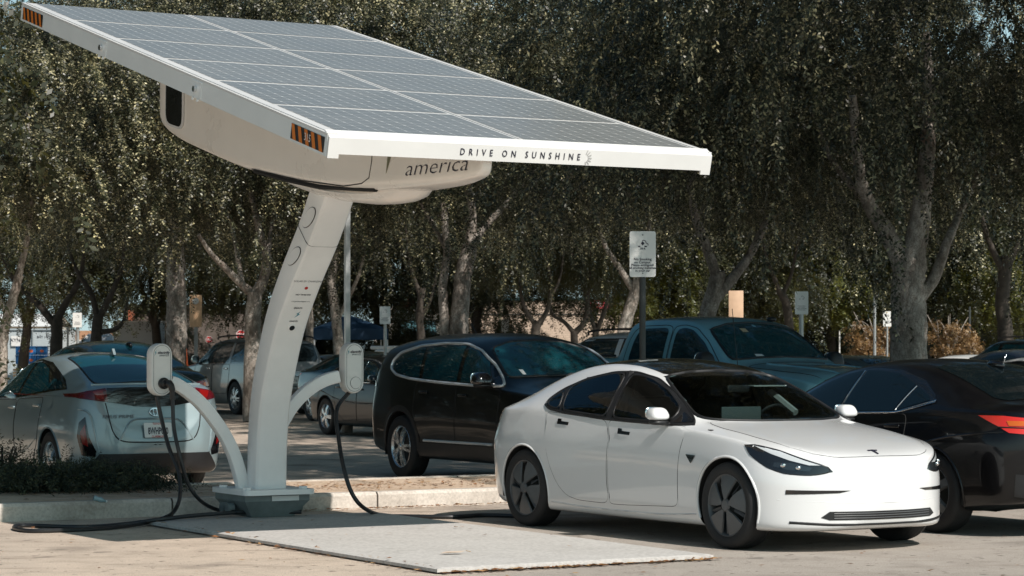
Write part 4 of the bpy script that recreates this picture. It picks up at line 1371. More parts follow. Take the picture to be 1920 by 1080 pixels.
def silver_hatchback():
    root = empty('silver_hatchback', (-4.94, 27.85, 0), HU, 'silver hatchback with a licence plate, parked beyond the planter left of the charging column', 'car')
    root.scale = (1, 1, 1.02)
    sp = dict(xf=2.30, xr=-2.345, axles=(1.35, -1.35), rw=.317, Ra=.35, nose=(.6, 2.2, 1.9), tail=(.50, 3.2, 2.5), bulge=.04, crown=2.4, soft=2, fm=[(2.3, .5), (1, .6), (-2.3, .5)],
        zt=[(2.30, .55), (2.2, .70), (1.9, .81), (1.4, .94), (1.0, 1.03), (.85, 1.06), (.5, 1.24), (.1, 1.41), (-.2, 1.462), (-.5, 1.47), (-.9, 1.44), (-1.4, 1.335), (-1.8, 1.225), (-2.02, 1.155), (-2.12, 1.13), (-2.16, 1.10), (-2.20, 1.0), (-2.24, .9), (-2.275, .75), (-2.325, .62), (-2.345, .54)],
        zb=[(2.30, .45), (2.2, .25), (1.9, .19), (1.35, .17), (-1.6, .17), (-2.1, .19), (-2.25, .21), (-2.31, .26), (-2.335, .38), (-2.345, .48)],
        zs=[(2.30, .50), (2, .78), (1.4, .87), (1, .91), (0, .945), (-.8, .985), (-1.35, 1.02), (-1.8, 1.03), (-2.05, 1.02), (-2.15, .97), (-2.25, .80), (-2.345, .5)],
        ws=[(2.3, .80), (1.4, .82), (0, .83), (-1.2, .83), (-1.8, .80), (-2.345, .77)],
        wm=[(2.3, .84), (1.35, .875), (0, .865), (-1.35, .88), (-1.9, .865), (-2.345, .84)],
        zr=[(2.30, .53), (2, .80), (1.4, .905), (1.0, .97), (.85, 1.0), (.5, 1.17), (.1, 1.34), (-.2, 1.395), (-.5, 1.405), (-.9, 1.375), (-1.4, 1.275), (-1.8, 1.17), (-2.05, 1.10), (-2.15, 1.06), (-2.25, .84), (-2.345, .52)],
        wr=[(2.3, .62), (1.3, .70), (.9, .69), (.5, .635), (0, .575), (-.6, .555), (-1.2, .57), (-1.8, .62), (-2.1, .70), (-2.345, .72)])
    silver = paint('silver_paint', (.26, .33, .35), metal=.35, rough=.32, dust=.06)
    c = Car(sp, root, silver); c.finish()
    gl = M['teal_glass']
    fdw = [(.62, .965), (-.16, .985), (-.20, 1.35), (.05, 1.345), (.35, 1.215), (.55, 1.08)]
    rdw = [(-.24, .99), (-.98, 1.045), (-1.06, 1.12), (-.75, 1.285), (-.5, 1.34), (-.275, 1.36)]
    qw = [(-1.03, 1.052), (-1.55, 1.085), (-1.36, 1.155), (-1.10, 1.185)]
    c.patch('window_trim', [(.80, .95), (-.2, .97), (-1.0, 1.03), (-1.66, 1.078), (-1.42, 1.175), (-1.05, 1.275), (-.7, 1.36), (-.3, 1.39), (.08, 1.37), (.4, 1.225), (.65, 1.06)], 'side', M['black_gloss'], .003, .05, mirror=True)
    fd = [(.78, .30), (-.18, .28), (-.16, .6), (-.2, .955), (.80, .93), (.82, .6)]
    rd = [(-.20, .28), (-.78, .29), (-.98, .50), (-1.05, .75), (-1.10, .99), (-.22, .955), (-.18, .6)]
    d1 = c.patch('front_door', fd, 'side', silver, .002, .06, mirror=True); d2 = c.patch('rear_door', rd, 'side', silver, .002, .06, mirror=True)
    c.line('door_seam', fd, 'side', M['gap'], .005, 0, d1, True, closed=True); c.line('door_seam', rd, 'side', M['gap'], .005, 0, d2, True, closed=True)
    for nm, p in (('door_window', fdw), ('door_window', rdw), ('quarter_window', qw)): c.patch(nm, p, 'side', gl, .006, .06, mirror=True)
    handle(c, -.07, .86, silver, d1); handle(c, -.93, .895, silver, d2)
    c.line('door_crease', [(.7, .38), (0, .34), (-.6, .42), (-.95, .55)], 'side', silver, .012, -.004, None, True, curve=True)
    c.patch('fuel_flap', [(-1.22, .86), (-1.40, .87), (-1.42, .95), (-1.25, .95)], 'side', silver, .006, .04, mirror=False, rnd=.03)
    mirrors(c, .58, .99, silver, size=(.09, .09, .07))
    wsp = [(.72, 1.0), (.58, 1.30), (.3, 1.375), (0, 1.39)]; wsp = [(0, 1.02)] + [(.4, 1.01)] + wsp
    wsp = wsp + [(-y, z) for y, z in wsp[::-1][1:-1]]
    c.patch('windscreen', wsp, 'front', gl, .004, .07)
    hg = [(-.80, 0), (-.84, .47), (-1.3, .50), (-1.8, .56), (-1.98, .57), (-2.04, .48), (-2.03, .24), (-2.01, 0)]; hg = hg + [(x, -y) for x, y in hg[-2:0:-1]]
    h_ = c.patch('hatch_window', hg, 'top', M['screen_glass'], .004, .06)[0]
    c.line('hatch_window_seal', hg, 'top', M['black_plastic'], .012, 0, h_, closed=True)
    # light band, red at both ends with a glossy black middle
    band = [(.845, 1.02), (.70, 1.065), (.5, 1.095), (.25, 1.105), (0, 1.105)]; low = [(0, .90), (.22, .905), (.40, .935), (.60, .955), (.76, .985)]
    mid = [(.50, 1.092), (.25, 1.10), (-.25, 1.10), (-.50, 1.092), (-.52, .95), (-.40, .935), (-.22, .905), (0, .895), (.22, .905), (.40, .935), (.52, .95)]
    lo_ = c.patch('lower_hatch_window', mid, 'rear', M['black_gloss'], .006, .04)[0]
    e = [(.51, 1.092), (.70, 1.062), (.845, 1.015), (.76, .985), (.62, .962), (.51, .95)]
    tl = c.patch('tail_light', e, 'rear', plain('dark_red_lens', (.10, .004, .008), .08, coat=1), .007, .03, mirror=True)
    for a, p in zip(c.patch('lamp_core', [(.55, 1.07), (.66, 1.055), (.62, .985), (.55, .975)], 'rear', M['red_lens'], .010, .03, mirror=True), tl): a.parent = p
    c.line('spoiler_lip', [(.62, 1.125), (.3, 1.135), (0, 1.135), (-.3, 1.135), (-.62, 1.125)], 'rear', silver, .014, 0)
    c.line('hatch_seam', [(.54, .94), (.50, .68), (.44, .56), (.34, .535), (0, .53), (-.34, .535), (-.44, .56), (-.50, .68), (-.54, .94)], 'rear', M['gap'], .007, 0)
    rc = [(.42, .555), (.30, .745), (.24, .775), (-.24, .775), (-.30, .745), (-.42, .555)]
    c.line('plate_recess', rc, 'rear', silver, .012, -.002)
    l, n = c.cast(Vector((-2, 0, .655)), (1, 0, 0))
    n = Vector((-1, 0, .22)).normalized()
    plate(c, l + Vector((-.03, 0, .0)), n, Vector((.22, 0, 1)).normalized(), '8WHP010', M['ink'], extra=[('TOYOTA', .066, .028, M['red_ink']), ('CLAREMONT', -.068, .026, M['red_ink'])])
    em = MB(); Fe = frame(c.cast(Vector((-2, 0, .845)), (1, 0, 0))[0] + Vector((-.012, 0, 0)), (0, -1, 0), (.25, 0, 1))
    for a, b, cx, cy in ((.062, .042, 0, 0), (.022, .042, 0, 0), (.05, .016, 0, .018)):
        em.tube([Fe @ Vector((cx + a * math.cos(t), cy + b * math.sin(t), 0)) for t in np.linspace(0, 2 * math.pi, 25)], .006, 6)
    em.build('tail_emblem', M['chrome'], root)
    lt, nt_ = c.cast(Vector((-2, .42, .80)), (1, 0, 0))
    text_mesh('model_lettering', 'PRIUS PRIME', .052, frame(lt + Vector((-.012, 0, 0)), (0, -1, 0), (.25, 0, 1)), M['grey_ink'], root, shear=.2, fitw=.36)
    dif = [(.62, .415), (-.62, .415), (-.74, .26), (-.70, .20), (.70, .20), (.74, .26)]
    c.patch('rear_diffuser', dif, 'rear', M['black_plastic'], .008, .05)
    dgr = (.75, -.66, 0)
    cl = [(-2.20, .78, .80), (-2.14, .82, .74), (-2.12, .83, .60), (-2.17, .80, .40), (-2.28, .70, .385), (-2.29, .69, .44), (-2.24, .755, .60)]
    ck = c.patch('corner_lamp', cl, dgr, M['black_gloss'], .005, .03, mirror=True)
    for a, p in zip(c.patch('corner_reflector', [(-2.20, .775, .72), (-2.155, .805, .64), (-2.18, .795, .52), (-2.235, .755, .49)], dgr, M['red_lens'], .009, .03, mirror=True), ck): a.parent = p
    c.line('corner_fold', [(-2.12, .84, .88), (-2.22, .74, .84), (-2.27, .69, .62), (-2.30, .67, .42)], dgr, silver, .014, -.004, None, True, curve=True)
    arches(c, silver)
    fin = MB(); fin.prism([(-.09, 0), (.09, 0), (-.05, .075)], .03, frame(Vector((-.98, .015, 1.425)), (1, 0, -.18), (.18, 0, 1)))
    fin.build('antenna_fin', silver, root, smooth=False)
    wheels(c, (5, True), M['alloy'], w=.2, rimr=.21)
    return root


def suv_spec(xf=2.31, xr=-2.455, ax=1.3825, H=1.0):
    return dict(xf=xf, xr=xr, axles=(ax, -ax), rw=.368, Ra=.42, nose=(.5, 2.6, 2.3), tail=(.36, 3.4, 3.0), bulge=.05, crown=2.6, soft=2, fm=[(2.3, .5), (-2.4, .5)],
        zt=[(xf, .75), (xf - .04, .95), (xf - .2, 1.04), (1.6, 1.10), (1.15, 1.15), (1.0, 1.18), (.62, 1.38), (.3, 1.54), (0, 1.64), (-.5, 1.68), (-1.2, 1.68), (-1.9, 1.635), (-2.14, 1.60), (-2.22, 1.54), (-2.31, 1.28), (-2.38, 1.05), (-2.43, .92), (xr, .75)],
        zb=[(xf, .60), (xf - .03, .35), (xf - .2, .25), (1.4, .235), (-1.5, .24), (-2.1, .30), (-2.38, .38), (xr, .6)],
        zs=[(xf, .70), (2.1, .95), (1.4, 1.02), (1, 1.045), (0, 1.075), (-1, 1.11), (-1.8, 1.14), (-2.2, 1.12), (-2.38, .98), (xr, .70)],
        ws=[(xf, .84), (1.4, .885), (0, .90), (-1.4, .89), (-2.0, .86), (xr, .80)],
        wm=[(xf, .86), (1.38, .945), (.6, .93), (-.6, .93), (-1.38, .95), (-2.0, .91), (xr, .86)],
        wl=[(xf, .86), (1.38, .92), (.4, .87), (-.4, .87), (-1.38, .92), (-2.0, .88), (xr, .82)],
        zr=[(xf, .72), (2.1, .98), (1.4, 1.06), (1.1, 1.09), (.9, 1.15), (.6, 1.32), (.3, 1.47), (0, 1.55), (-.5, 1.60), (-1.2, 1.595), (-1.9, 1.53), (-2.12, 1.48), (-2.25, 1.3), (-2.38, 1.02), (xr, .72)],
        wr=[(xf, .68), (1.4, .74), (1.0, .78), (.5, .745), (0, .71), (-.8, .695), (-1.6, .69), (-2.1, .70), (xr, .74)])


def black_suv():
    root = empty('black_suv', (.171, 28.07, 0), HT, 'glossy black crossover SUV with a chrome window surround, parked behind the white sedan', 'car'); root.scale = (1, 1, 1.025)
    blk = paint('black_paint', (.003, .004, .005), rough=.3, coat=.4)
    c = Car(suv_spec(), root, blk); c.finish()
    gl = M['teal_glass']
    dlo = [(.96, 1.09), (.4, 1.095), (0, 1.105), (-.6, 1.125), (-1.2, 1.155), (-1.6, 1.20), (-1.80, 1.27), (-1.815, 1.36), (-1.68, 1.455), (-1.2, 1.535), (-.6, 1.56), (-.1, 1.55), (.25, 1.475), (.6, 1.315)]
    c.patch('window_trim', dlo, 'side', M['black_gloss'], .003, .06, mirror=True)
    fw = [(.72, 1.115), (.03, 1.125), (-.02, 1.525), (.2, 1.475), (.5, 1.345)]
    rw_ = [(-.06, 1.13), (-.90, 1.16), (-.98, 1.50), (-.6, 1.535), (-.11, 1.535)]
    qw = [(-.99, 1.165), (-1.3, 1.185), (-1.58, 1.225), (-1.74, 1.285), (-1.75, 1.35), (-1.62, 1.435), (-1.2, 1.505), (-1.06, 1.515)]
    fd = [(.88, .42), (-.04, .42), (-.03, .8), (-.04, 1.08), (.95, 1.06), (.93, .7)]
    rd = [(-.06, .42), (-.82, .42), (-1.0, .62), (-1.06, .85), (-1.04, 1.12), (-.06, 1.08)]
    d1 = c.patch('front_door', fd, 'side', blk, .002, .06, mirror=True); d2 = c.patch('rear_door', rd, 'side', blk, .002, .06, mirror=True)
    c.line('door_seam', fd, 'side', M['gap'], .005, 0, d1, True, closed=True); c.line('door_seam', rd, 'side', M['gap'], .005, 0, d2, True, closed=True)
    for nm, p in (('door_window', fw), ('door_window', rw_), ('quarter_window', qw)): c.patch(nm, p, 'side', gl, .006, .06, mirror=True)
    c.line('window_chrome', dlo, 'side', M['satin_trim'], .017, .006, None, True, closed=True)
    handle(c, .12, .98, blk, d1); handle(c, -.82, 1.005, blk, d2)
    c.line('sill_chrome', [(.82, .46), (-.80, .46)], 'side', M['satin_trim'], .016, .004, None, True)
    c.patch('sill_cladding', [(.95, .43), (-.95, .43), (-.97, .28), (.97, .28)], 'side', M['black_plastic'], .006, .06, mirror=True)
    arches(c, M['black_plastic'], .014, .004, .06)
    mirrors(c, .72, 1.10, M['black_gloss'], size=(.10, .11, .085))
    w_ = [(0, 1.21), (.45, 1.20), (.74, 1.185), (.70, 1.33), (.63, 1.50), (.35, 1.575), (0, 1.59)]; w_ = w_ + [(-y, z) for y, z in w_[::-1][1:-1]]
    wo = c.patch('windscreen', w_, 'front', M['screen_glass'], .004, .07)[0]
    c.line('windscreen_seal', w_, 'front', M['black_plastic'], .015, 0, wo, closed=True)
    l, n = c.cast(Vector((2, -.52, 1.24)), (-1, 0, 0))
    pm = MB(); pm.prism([(-.035, -.055), (.035, -.055), (.035, .055), (-.035, .055)], .002, frame(l + n * .006, (0, 1, 0), Vector((0, 1, 0)).cross(n) * -1)); pm.build('parking_permit', M['sign_white'], wo, smooth=False)
    bk = [(.58, 1.52), (-.58, 1.52), (-.70, 1.22), (-.62, 1.16), (.62, 1.16), (.70, 1.22)]
    c.patch('rear_window', bk, 'rear', gl, .005, .06)
    c.patch('tail_light', [(-2.20, .80, 1.16), (-2.37, .60, 1.08), (-2.39, .58, 1.0), (-2.15, .86, 1.06)], (.75, -.66, 0), M['red_lens'], .006, .04, mirror=True)
    an = MB(); an.tube([(-1.35, .1, 1.66), (-1.50, .1, 1.80)], .008, 5); an.build('antenna', M['black_plastic'], root)
    wheels(c, (5, True), M['alloy'], w=.24, rimr=.248)
    return root


def grey_pickup():
    ang = math.atan2(-.819, .574)
    root = empty('grey_pickup', (2.908, 32.2, 0), ang, 'blue-grey pickup truck with a tall cab, parked right of the black crossover SUV', 'pickup truck'); root.scale = (1, 1, 1.025)
    sp = dict(xf=2.75, xr=-3.05, axles=(1.785, -1.785), rw=.40, Ra=.45, nose=(.35, 3.0, 2.8), tail=(.2, 3.5, 3.0), nmid=110, bulge=.05, crown=2.8, soft=2, fm=[(2.7, .5), (-3, .5)],
        zt=[(2.75, .85), (2.7, 1.15), (2.5, 1.23), (1.9, 1.29), (1.25, 1.335), (1.1, 1.37), (.8, 1.58), (.52, 1.765), (.3, 1.86), (0, 1.91), (-.5, 1.93), (-.95, 1.915), (-1.12, 1.87), (-1.2, 1.76), (-1.30, 1.42), (-1.36, 1.405), (-2.9, 1.40), (-3.0, 1.36), (-3.05, .95)],
        zb=[(2.75, .6), (2.7, .42), (2.4, .36), (-2.6, .40), (-3.0, .5), (-3.05, .7)],
        zs=[(2.75, .8), (2.6, 1.08), (1.9, 1.17), (1.0, 1.235), (0, 1.245), (-1.2, 1.25), (-1.35, 1.32), (-2.9, 1.345), (-3.05, .9)],
        ws=[(2.75, .92), (0, .965), (-3.05, .94)],
        wm=[(2.75, .95), (1.785, 1.01), (0, 1.0), (-1.785, 1.015), (-3.05, .97)],
        zr=[(2.75, .82), (2.6, 1.12), (1.9, 1.22), (1.2, 1.275), (1.0, 1.35), (.75, 1.51), (.5, 1.67), (.3, 1.785), (0, 1.85), (-.5, 1.872), (-.95, 1.858), (-1.12, 1.81), (-1.22, 1.6), (-1.31, 1.38), (-1.4, 1.39), (-2.9, 1.39), (-3.05, .92)],
        wr=[(2.75, .8), (1.9, .84), (1.1, .88), (.7, .835), (.3, .79), (-.4, .775), (-1.0, .78), (-1.25, .84), (-1.4, .93), (-3.05, .92)])
    pt = paint('slate_paint', (.17, .38, .44), metal=.1, rough=.35, dust=.05)
    c = Car(sp, root, pt); c.finish()
    gl = M['teal_glass']
    fw = [(.80, 1.285), (-.12, 1.30), (-.10, 1.74), (.02, 1.775), (.22, 1.745), (.5, 1.58), (.72, 1.39)]
    rw_ = [(-.28, 1.30), (-1.02, 1.315), (-.96, 1.60), (-.90, 1.73), (-.80, 1.765), (-.33, 1.775), (-.27, 1.74)]
    fd = [(.93, .55), (-.19, .55), (-.19, 1.22), (-.17, 1.79), (.04, 1.81), (.28, 1.765), (.56, 1.59), (.93, 1.28)]
    rd = [(-.21, .55), (-1.15, .55), (-1.14, 1.24), (-1.06, 1.62), (-.99, 1.75), (-.86, 1.80), (-.3, 1.81), (-.19, 1.78), (-.21, 1.22)]
    d1 = c.patch('front_door', fd, 'side', pt, .002, .07, mirror=True); d2 = c.patch('rear_door', rd, 'side', pt, .002, .07, mirror=True)
    c.line('door_seam', fd, 'side', M['gap'], .006, 0, d1, True, closed=True); c.line('door_seam', rd, 'side', M['gap'], .006, 0, d2, True, closed=True)
    for a, d in ((fw, d1), (rw_, d2)):
        for w1, p in zip(c.patch('door_window', a, 'side', gl, .006, .06, mirror=True, rnd=.08), d): w1.parent = p
    handle(c, .0, 1.16, pt, d1, .24); handle(c, -1.0, 1.17, pt, d2, .24)
    w_ = [(0, 1.40), (.5, 1.385), (.83, 1.36), (.80, 1.50), (.715, 1.75), (.4, 1.82), (0, 1.84)]; w_ = w_ + [(-y, z) for y, z in w_[::-1][1:-1]]
    wo = c.patch('windscreen', w_, 'front', M['screen_glass'], .004, .07)[0]
    c.line('windscreen_seal', w_, 'front', M['black_plastic'], .018, 0, wo, closed=True)
    l, n = c.cast(Vector((2, -.10, 1.715)), (-1, 0, 0))
    for (yy, zz, sx, sz, mt) in ((-.26, 1.735, .05, .045, plain('tan_permit', (.45, .35, .22), .6)), (-.35, 1.42, .09, .022, M['sign_white'])):
        l, n = c.cast(Vector((2, yy, zz)), (-1, 0, 0))
        pm = MB(); pm.prism([(-sx, -sz), (sx, -sz), (sx, sz), (-sx, sz)], .002, frame(l + n * .006, (0, 1, 0), Vector((0, 1, 0)).cross(n) * -1)); pm.build('windscreen_sticker', mt, wo, smooth=False)
    hood = [(1.26, .80), (1.9, .80), (2.6, .72), (2.62, -.72), (1.9, -.80), (1.26, -.80)]
    ho = c.patch('bonnet', hood, 'top', pt, .002, .08)[0]
    c.line('bonnet_seam', hood, 'top', M['gap'], .006, 0, ho, closed=True)
    c.line('bonnet_crease', [(1.3, .50), (2.6, .42)], 'top', pt, .02, -.004, ho, mirror=True)
    c.patch('grille', [(.45, 1.08), (-.45, 1.08), (-.40, .72), (.40, .72)], 'front', M['black_plastic'], .006, .06)
    c.patch('headlight', [(2.68, .86, 1.06), (2.73, .55, 1.08), (2.74, .52, .86), (2.68, .88, .86)], (-.9, -.44, 0), M['clear_lens'], .006, .05, mirror=True)
    mirrors(c, .78, 1.28, M['black_plastic'], size=(.09, .13, .13))
    bo = MB(); ellipsoid(bo, (.33, .42, 1.885), (.06, .06, .032), 2.6); bo.build('cab_marker_lamp', M['black_plastic'], root)
    an = MB(); an.tube([(1.15, -.86, 1.27), (1.05, -.87, 2.0)], .005, 5); an.build('antenna', M['black_plastic'], root)
    bed = MB()
    for sd in (1, -1): bed.box((-2.15, sd * .93, 1.415), (1.6, .10, .03), None, .008)
    bed.build('bed_rail', M['black_plastic'], root)
    c.patch('tail_light', [(-3.03, .93, 1.25), (-3.05, .78, 1.25), (-3.05, .78, .95), (-3.03, .93, .95)], (.9, -.44, 0), M['red_lens'], .006, .05, mirror=True)
    c.patch('rear_window', [(.6, 1.74), (-.6, 1.74), (-.66, 1.46), (.66, 1.46)], 'rear', gl, .005, .06)
    arches(c, pt, .014)
    wheels(c, (5, False), M['alloy'], w=.27, rimr=.26)
    return root


def sedan_spec():
    return dict(xf=2.40, xr=-2.50, axles=(1.4125, -1.4125), rw=.338, Ra=.375, nose=(.6, 2.3, 2.0), tail=(.55, 2.8, 2.3), bulge=.05, crown=2.4, soft=2, fm=[(2.4, .55), (-2.5, .58)],
        zt=[(2.40, .55), (2.35, .72), (2.15, .80), (1.7, .89), (1.2, .965), (1.02, 1.0), (.6, 1.2), (.25, 1.35), (0, 1.41), (-.3, 1.442), (-.6, 1.445), (-.95, 1.415), (-1.3, 1.345), (-1.65, 1.235), (-1.95, 1.135), (-2.1, 1.105), (-2.3, 1.10), (-2.40, 1.085), (-2.44, 1.02), (-2.47, .85), (-2.50, .65)],
        zb=[(2.40, .45), (2.35, .27), (2.1, .2), (1.4, .17), (-1.5, .18), (-2.1, .24), (-2.4, .32), (-2.47, .42), (-2.50, .55)],
        zs=[(2.40, .5), (2.2, .72), (1.7, .83), (1.2, .89), (.5, .93), (0, .945), (-.8, .97), (-1.4, 1.005), (-2, 1.02), (-2.3, 1.0), (-2.44, .90), (-2.50, .6)],
        ws=[(2.4, .82), (1.4, .865), (0, .87), (-1.3, .865), (-2, .83), (-2.5, .80)],
        wm=[(2.4, .86), (1.41, .915), (0, .915), (-1.41, .925), (-2.0, .90), (-2.5, .85)],
        zr=[(2.40, .53), (2.2, .75), (1.7, .86), (1.2, .93), (1.0, .96), (.6, 1.145), (.25, 1.29), (0, 1.345), (-.3, 1.38), (-.6, 1.383), (-.95, 1.355), (-1.3, 1.285), (-1.65, 1.18), (-1.95, 1.09), (-2.3, 1.06), (-2.44, .95), (-2.50, .62)],
        wr=[(2.4, .66), (1.7, .70), (1.1, .73), (.6, .675), (.2, .62), (-.3, .59), (-.9, .58), (-1.4, .60), (-1.9, .65), (-2.2, .68), (-2.5, .66)])


def sedan(name, label, pos, ang, body, glass, full=True, chrome=True, rim=(5, False), group=None, cat='car', lens=None, scale=(1, 1, 1), rimm=None):
    root = empty(name, pos, ang, label, cat, group)
    root.scale = scale
    c = Car(sedan_spec(), root, body); c.finish()
    gl = M[glass]
    dlo = [(.88, .945), (.3, .955), (-.3, .968), (-.95, .985), (-1.36, 1.085), (-1.30, 1.14), (-1.05, 1.265), (-.7, 1.345), (-.35, 1.36), (0, 1.325), (.35, 1.215), (.65, 1.075)]
    fw = [(.66, .968), (-.10, .982), (-.18, 1.335), (.0, 1.305), (.3, 1.205), (.55, 1.09)]
    rw_ = [(-.15, .985), (-.86, 1.002), (-.98, 1.225), (-.7, 1.312), (-.45, 1.333), (-.24, 1.338)]
    qw = [(-.91, 1.01), (-1.28, 1.095), (-1.22, 1.135), (-1.035, 1.20)]
    c.patch('window_trim', dlo, 'side', M['black_gloss'], .003, .06, mirror=True)
    if full:
        fd = [(.82, .30), (-.16, .27), (-.13, .6), (-.14, .95), (.86, .925), (.86, .6)]
        rd = [(-.18, .27), (-.72, .28), (-.95, .46), (-1.06, .75), (-1.06, .98), (-.16, .95), (-.15, .6)]
        d1 = c.patch('front_door', fd, 'side', body, .002, .06, mirror=True); d2 = c.patch('rear_door', rd, 'side', body, .002, .06, mirror=True)
        c.line('door_seam', fd, 'side', M['gap'], .005, 0, d1, True, closed=True); c.line('door_seam', rd, 'side', M['gap'], .005, 0, d2, True, closed=True)
        handle(c, -.02, .84, body, d1); handle(c, -.90, .87, body, d2)
        c.line('flank_crease', [(.9, .62), (0, .60), (-.9, .66), (-1.6, .80), (-2.2, .86)], 'side', body, .012, -.005, None, True, curve=True)
    for nm, p in (('door_window', fw), ('door_window', rw_), ('quarter_window', qw)): c.patch(nm, p, 'side', gl, .006, .06, mirror=True)
    if chrome:
        c.line('window_chrome', [(.86, .948), (.3, .958), (-.3, .97), (-.93, .988), (-1.35, 1.088)], 'side', M['chrome'], .010, .004, None, True)
        c.patch('window_kick', [(-.90, .978), (-.97, .992), (-1.36, 1.10), (-1.36, 1.075)], 'side', M['chrome'], .010, .03, mirror=True)
        c.line('pillar_edge', [(-.12, .985), (-.20, 1.335)], 'side', M['chrome'], .005, .006, None, True)
        c.line('pillar_edge', [(-.885, 1.005), (-1.005, 1.21)], 'side', M['chrome'], .005, .006, None, True)
    w_ = [(0, 1.02), (.45, 1.01), (.72, .985), (.67, 1.13), (.59, 1.30), (.3, 1.35), (0, 1.365)]; w_ = w_ + [(-y, z) for y, z in w_[::-1][1:-1]]
    c.patch('windscreen', w_, 'front', gl, .004, .07)
    rg = [(-1.0, 0), (-.98, .50), (-1.4, .545), (-1.85, .60), (-1.98, .55), (-2.02, 0)]; rg = rg + [(x, -y) for x, y in rg[-2:0:-1]]
    c.patch('rear_window', rg, 'top', gl, .004, .07)
    dgr = (.55, -.83, 0)
    tl = [(-1.96, .88, .985), (-2.2, .82, .985), (-2.40, .60, .96), (-2.45, .42, .93), (-2.45, .42, .84), (-2.38, .66, .835), (-2.25, .80, .85), (-2.16, .83, .90)]
    t_ = c.patch('tail_light', tl, dgr, lens or M['bright_red_lens'], .006, .03, mirror=True)
    if full:
        for a, p in zip(c.patch('indicator', [(-2.22, .80, .945), (-2.36, .68, .945), (-2.36, .68, .905), (-2.24, .79, .905)], dgr, M['amber_lens'], .010, .03, mirror=True), t_): a.parent = p
        c.line('lamp_divider', [(-2.16, .83, .895), (-2.42, .55, .885)], dgr, M['gap'], .006, .008, t_, True)
        c.patch('bumper_insert', [(-2.30, .78, .52), (-2.46, .55, .50), (-2.46, .55, .30), (-2.28, .78, .34)], dgr, M['black_plastic'], .006, .04, mirror=True)
        c.patch('rear_reflector', [(-2.36, .73, .50), (-2.45, .58, .50), (-2.45, .58, .46), (-2.36, .73, .46)], dgr, M['red_lens'], .011, .04, mirror=True)
        fin = MB(); ellipsoid(fin, (-1.18, 0, 1.385), (.11, .035, .045), 2.2); fin.build('antenna_fin', M['black_gloss'], root)
        mirrors(c, .62, .965, body, size=(.09, .09, .07))
    hl = [(1.75, .86, .78), (2.1, .70, .755), (2.3, .42, .70), (2.3, .42, .64), (2.1, .72, .66), (1.85, .85, .70)]
    c.patch('headlight', hl, (-.75, -.66, 0), M['clear_lens'], .005, .04, mirror=True)
    c.patch('grille', [(.34, .66), (-.34, .66), (-.24, .36), (.24, .36)], 'front', M['black_plastic'], .006, .05)
    arches(c, body)
    wheels(c, rim, rimm or M['alloy'], w=.225, rimr=.228)
    return root


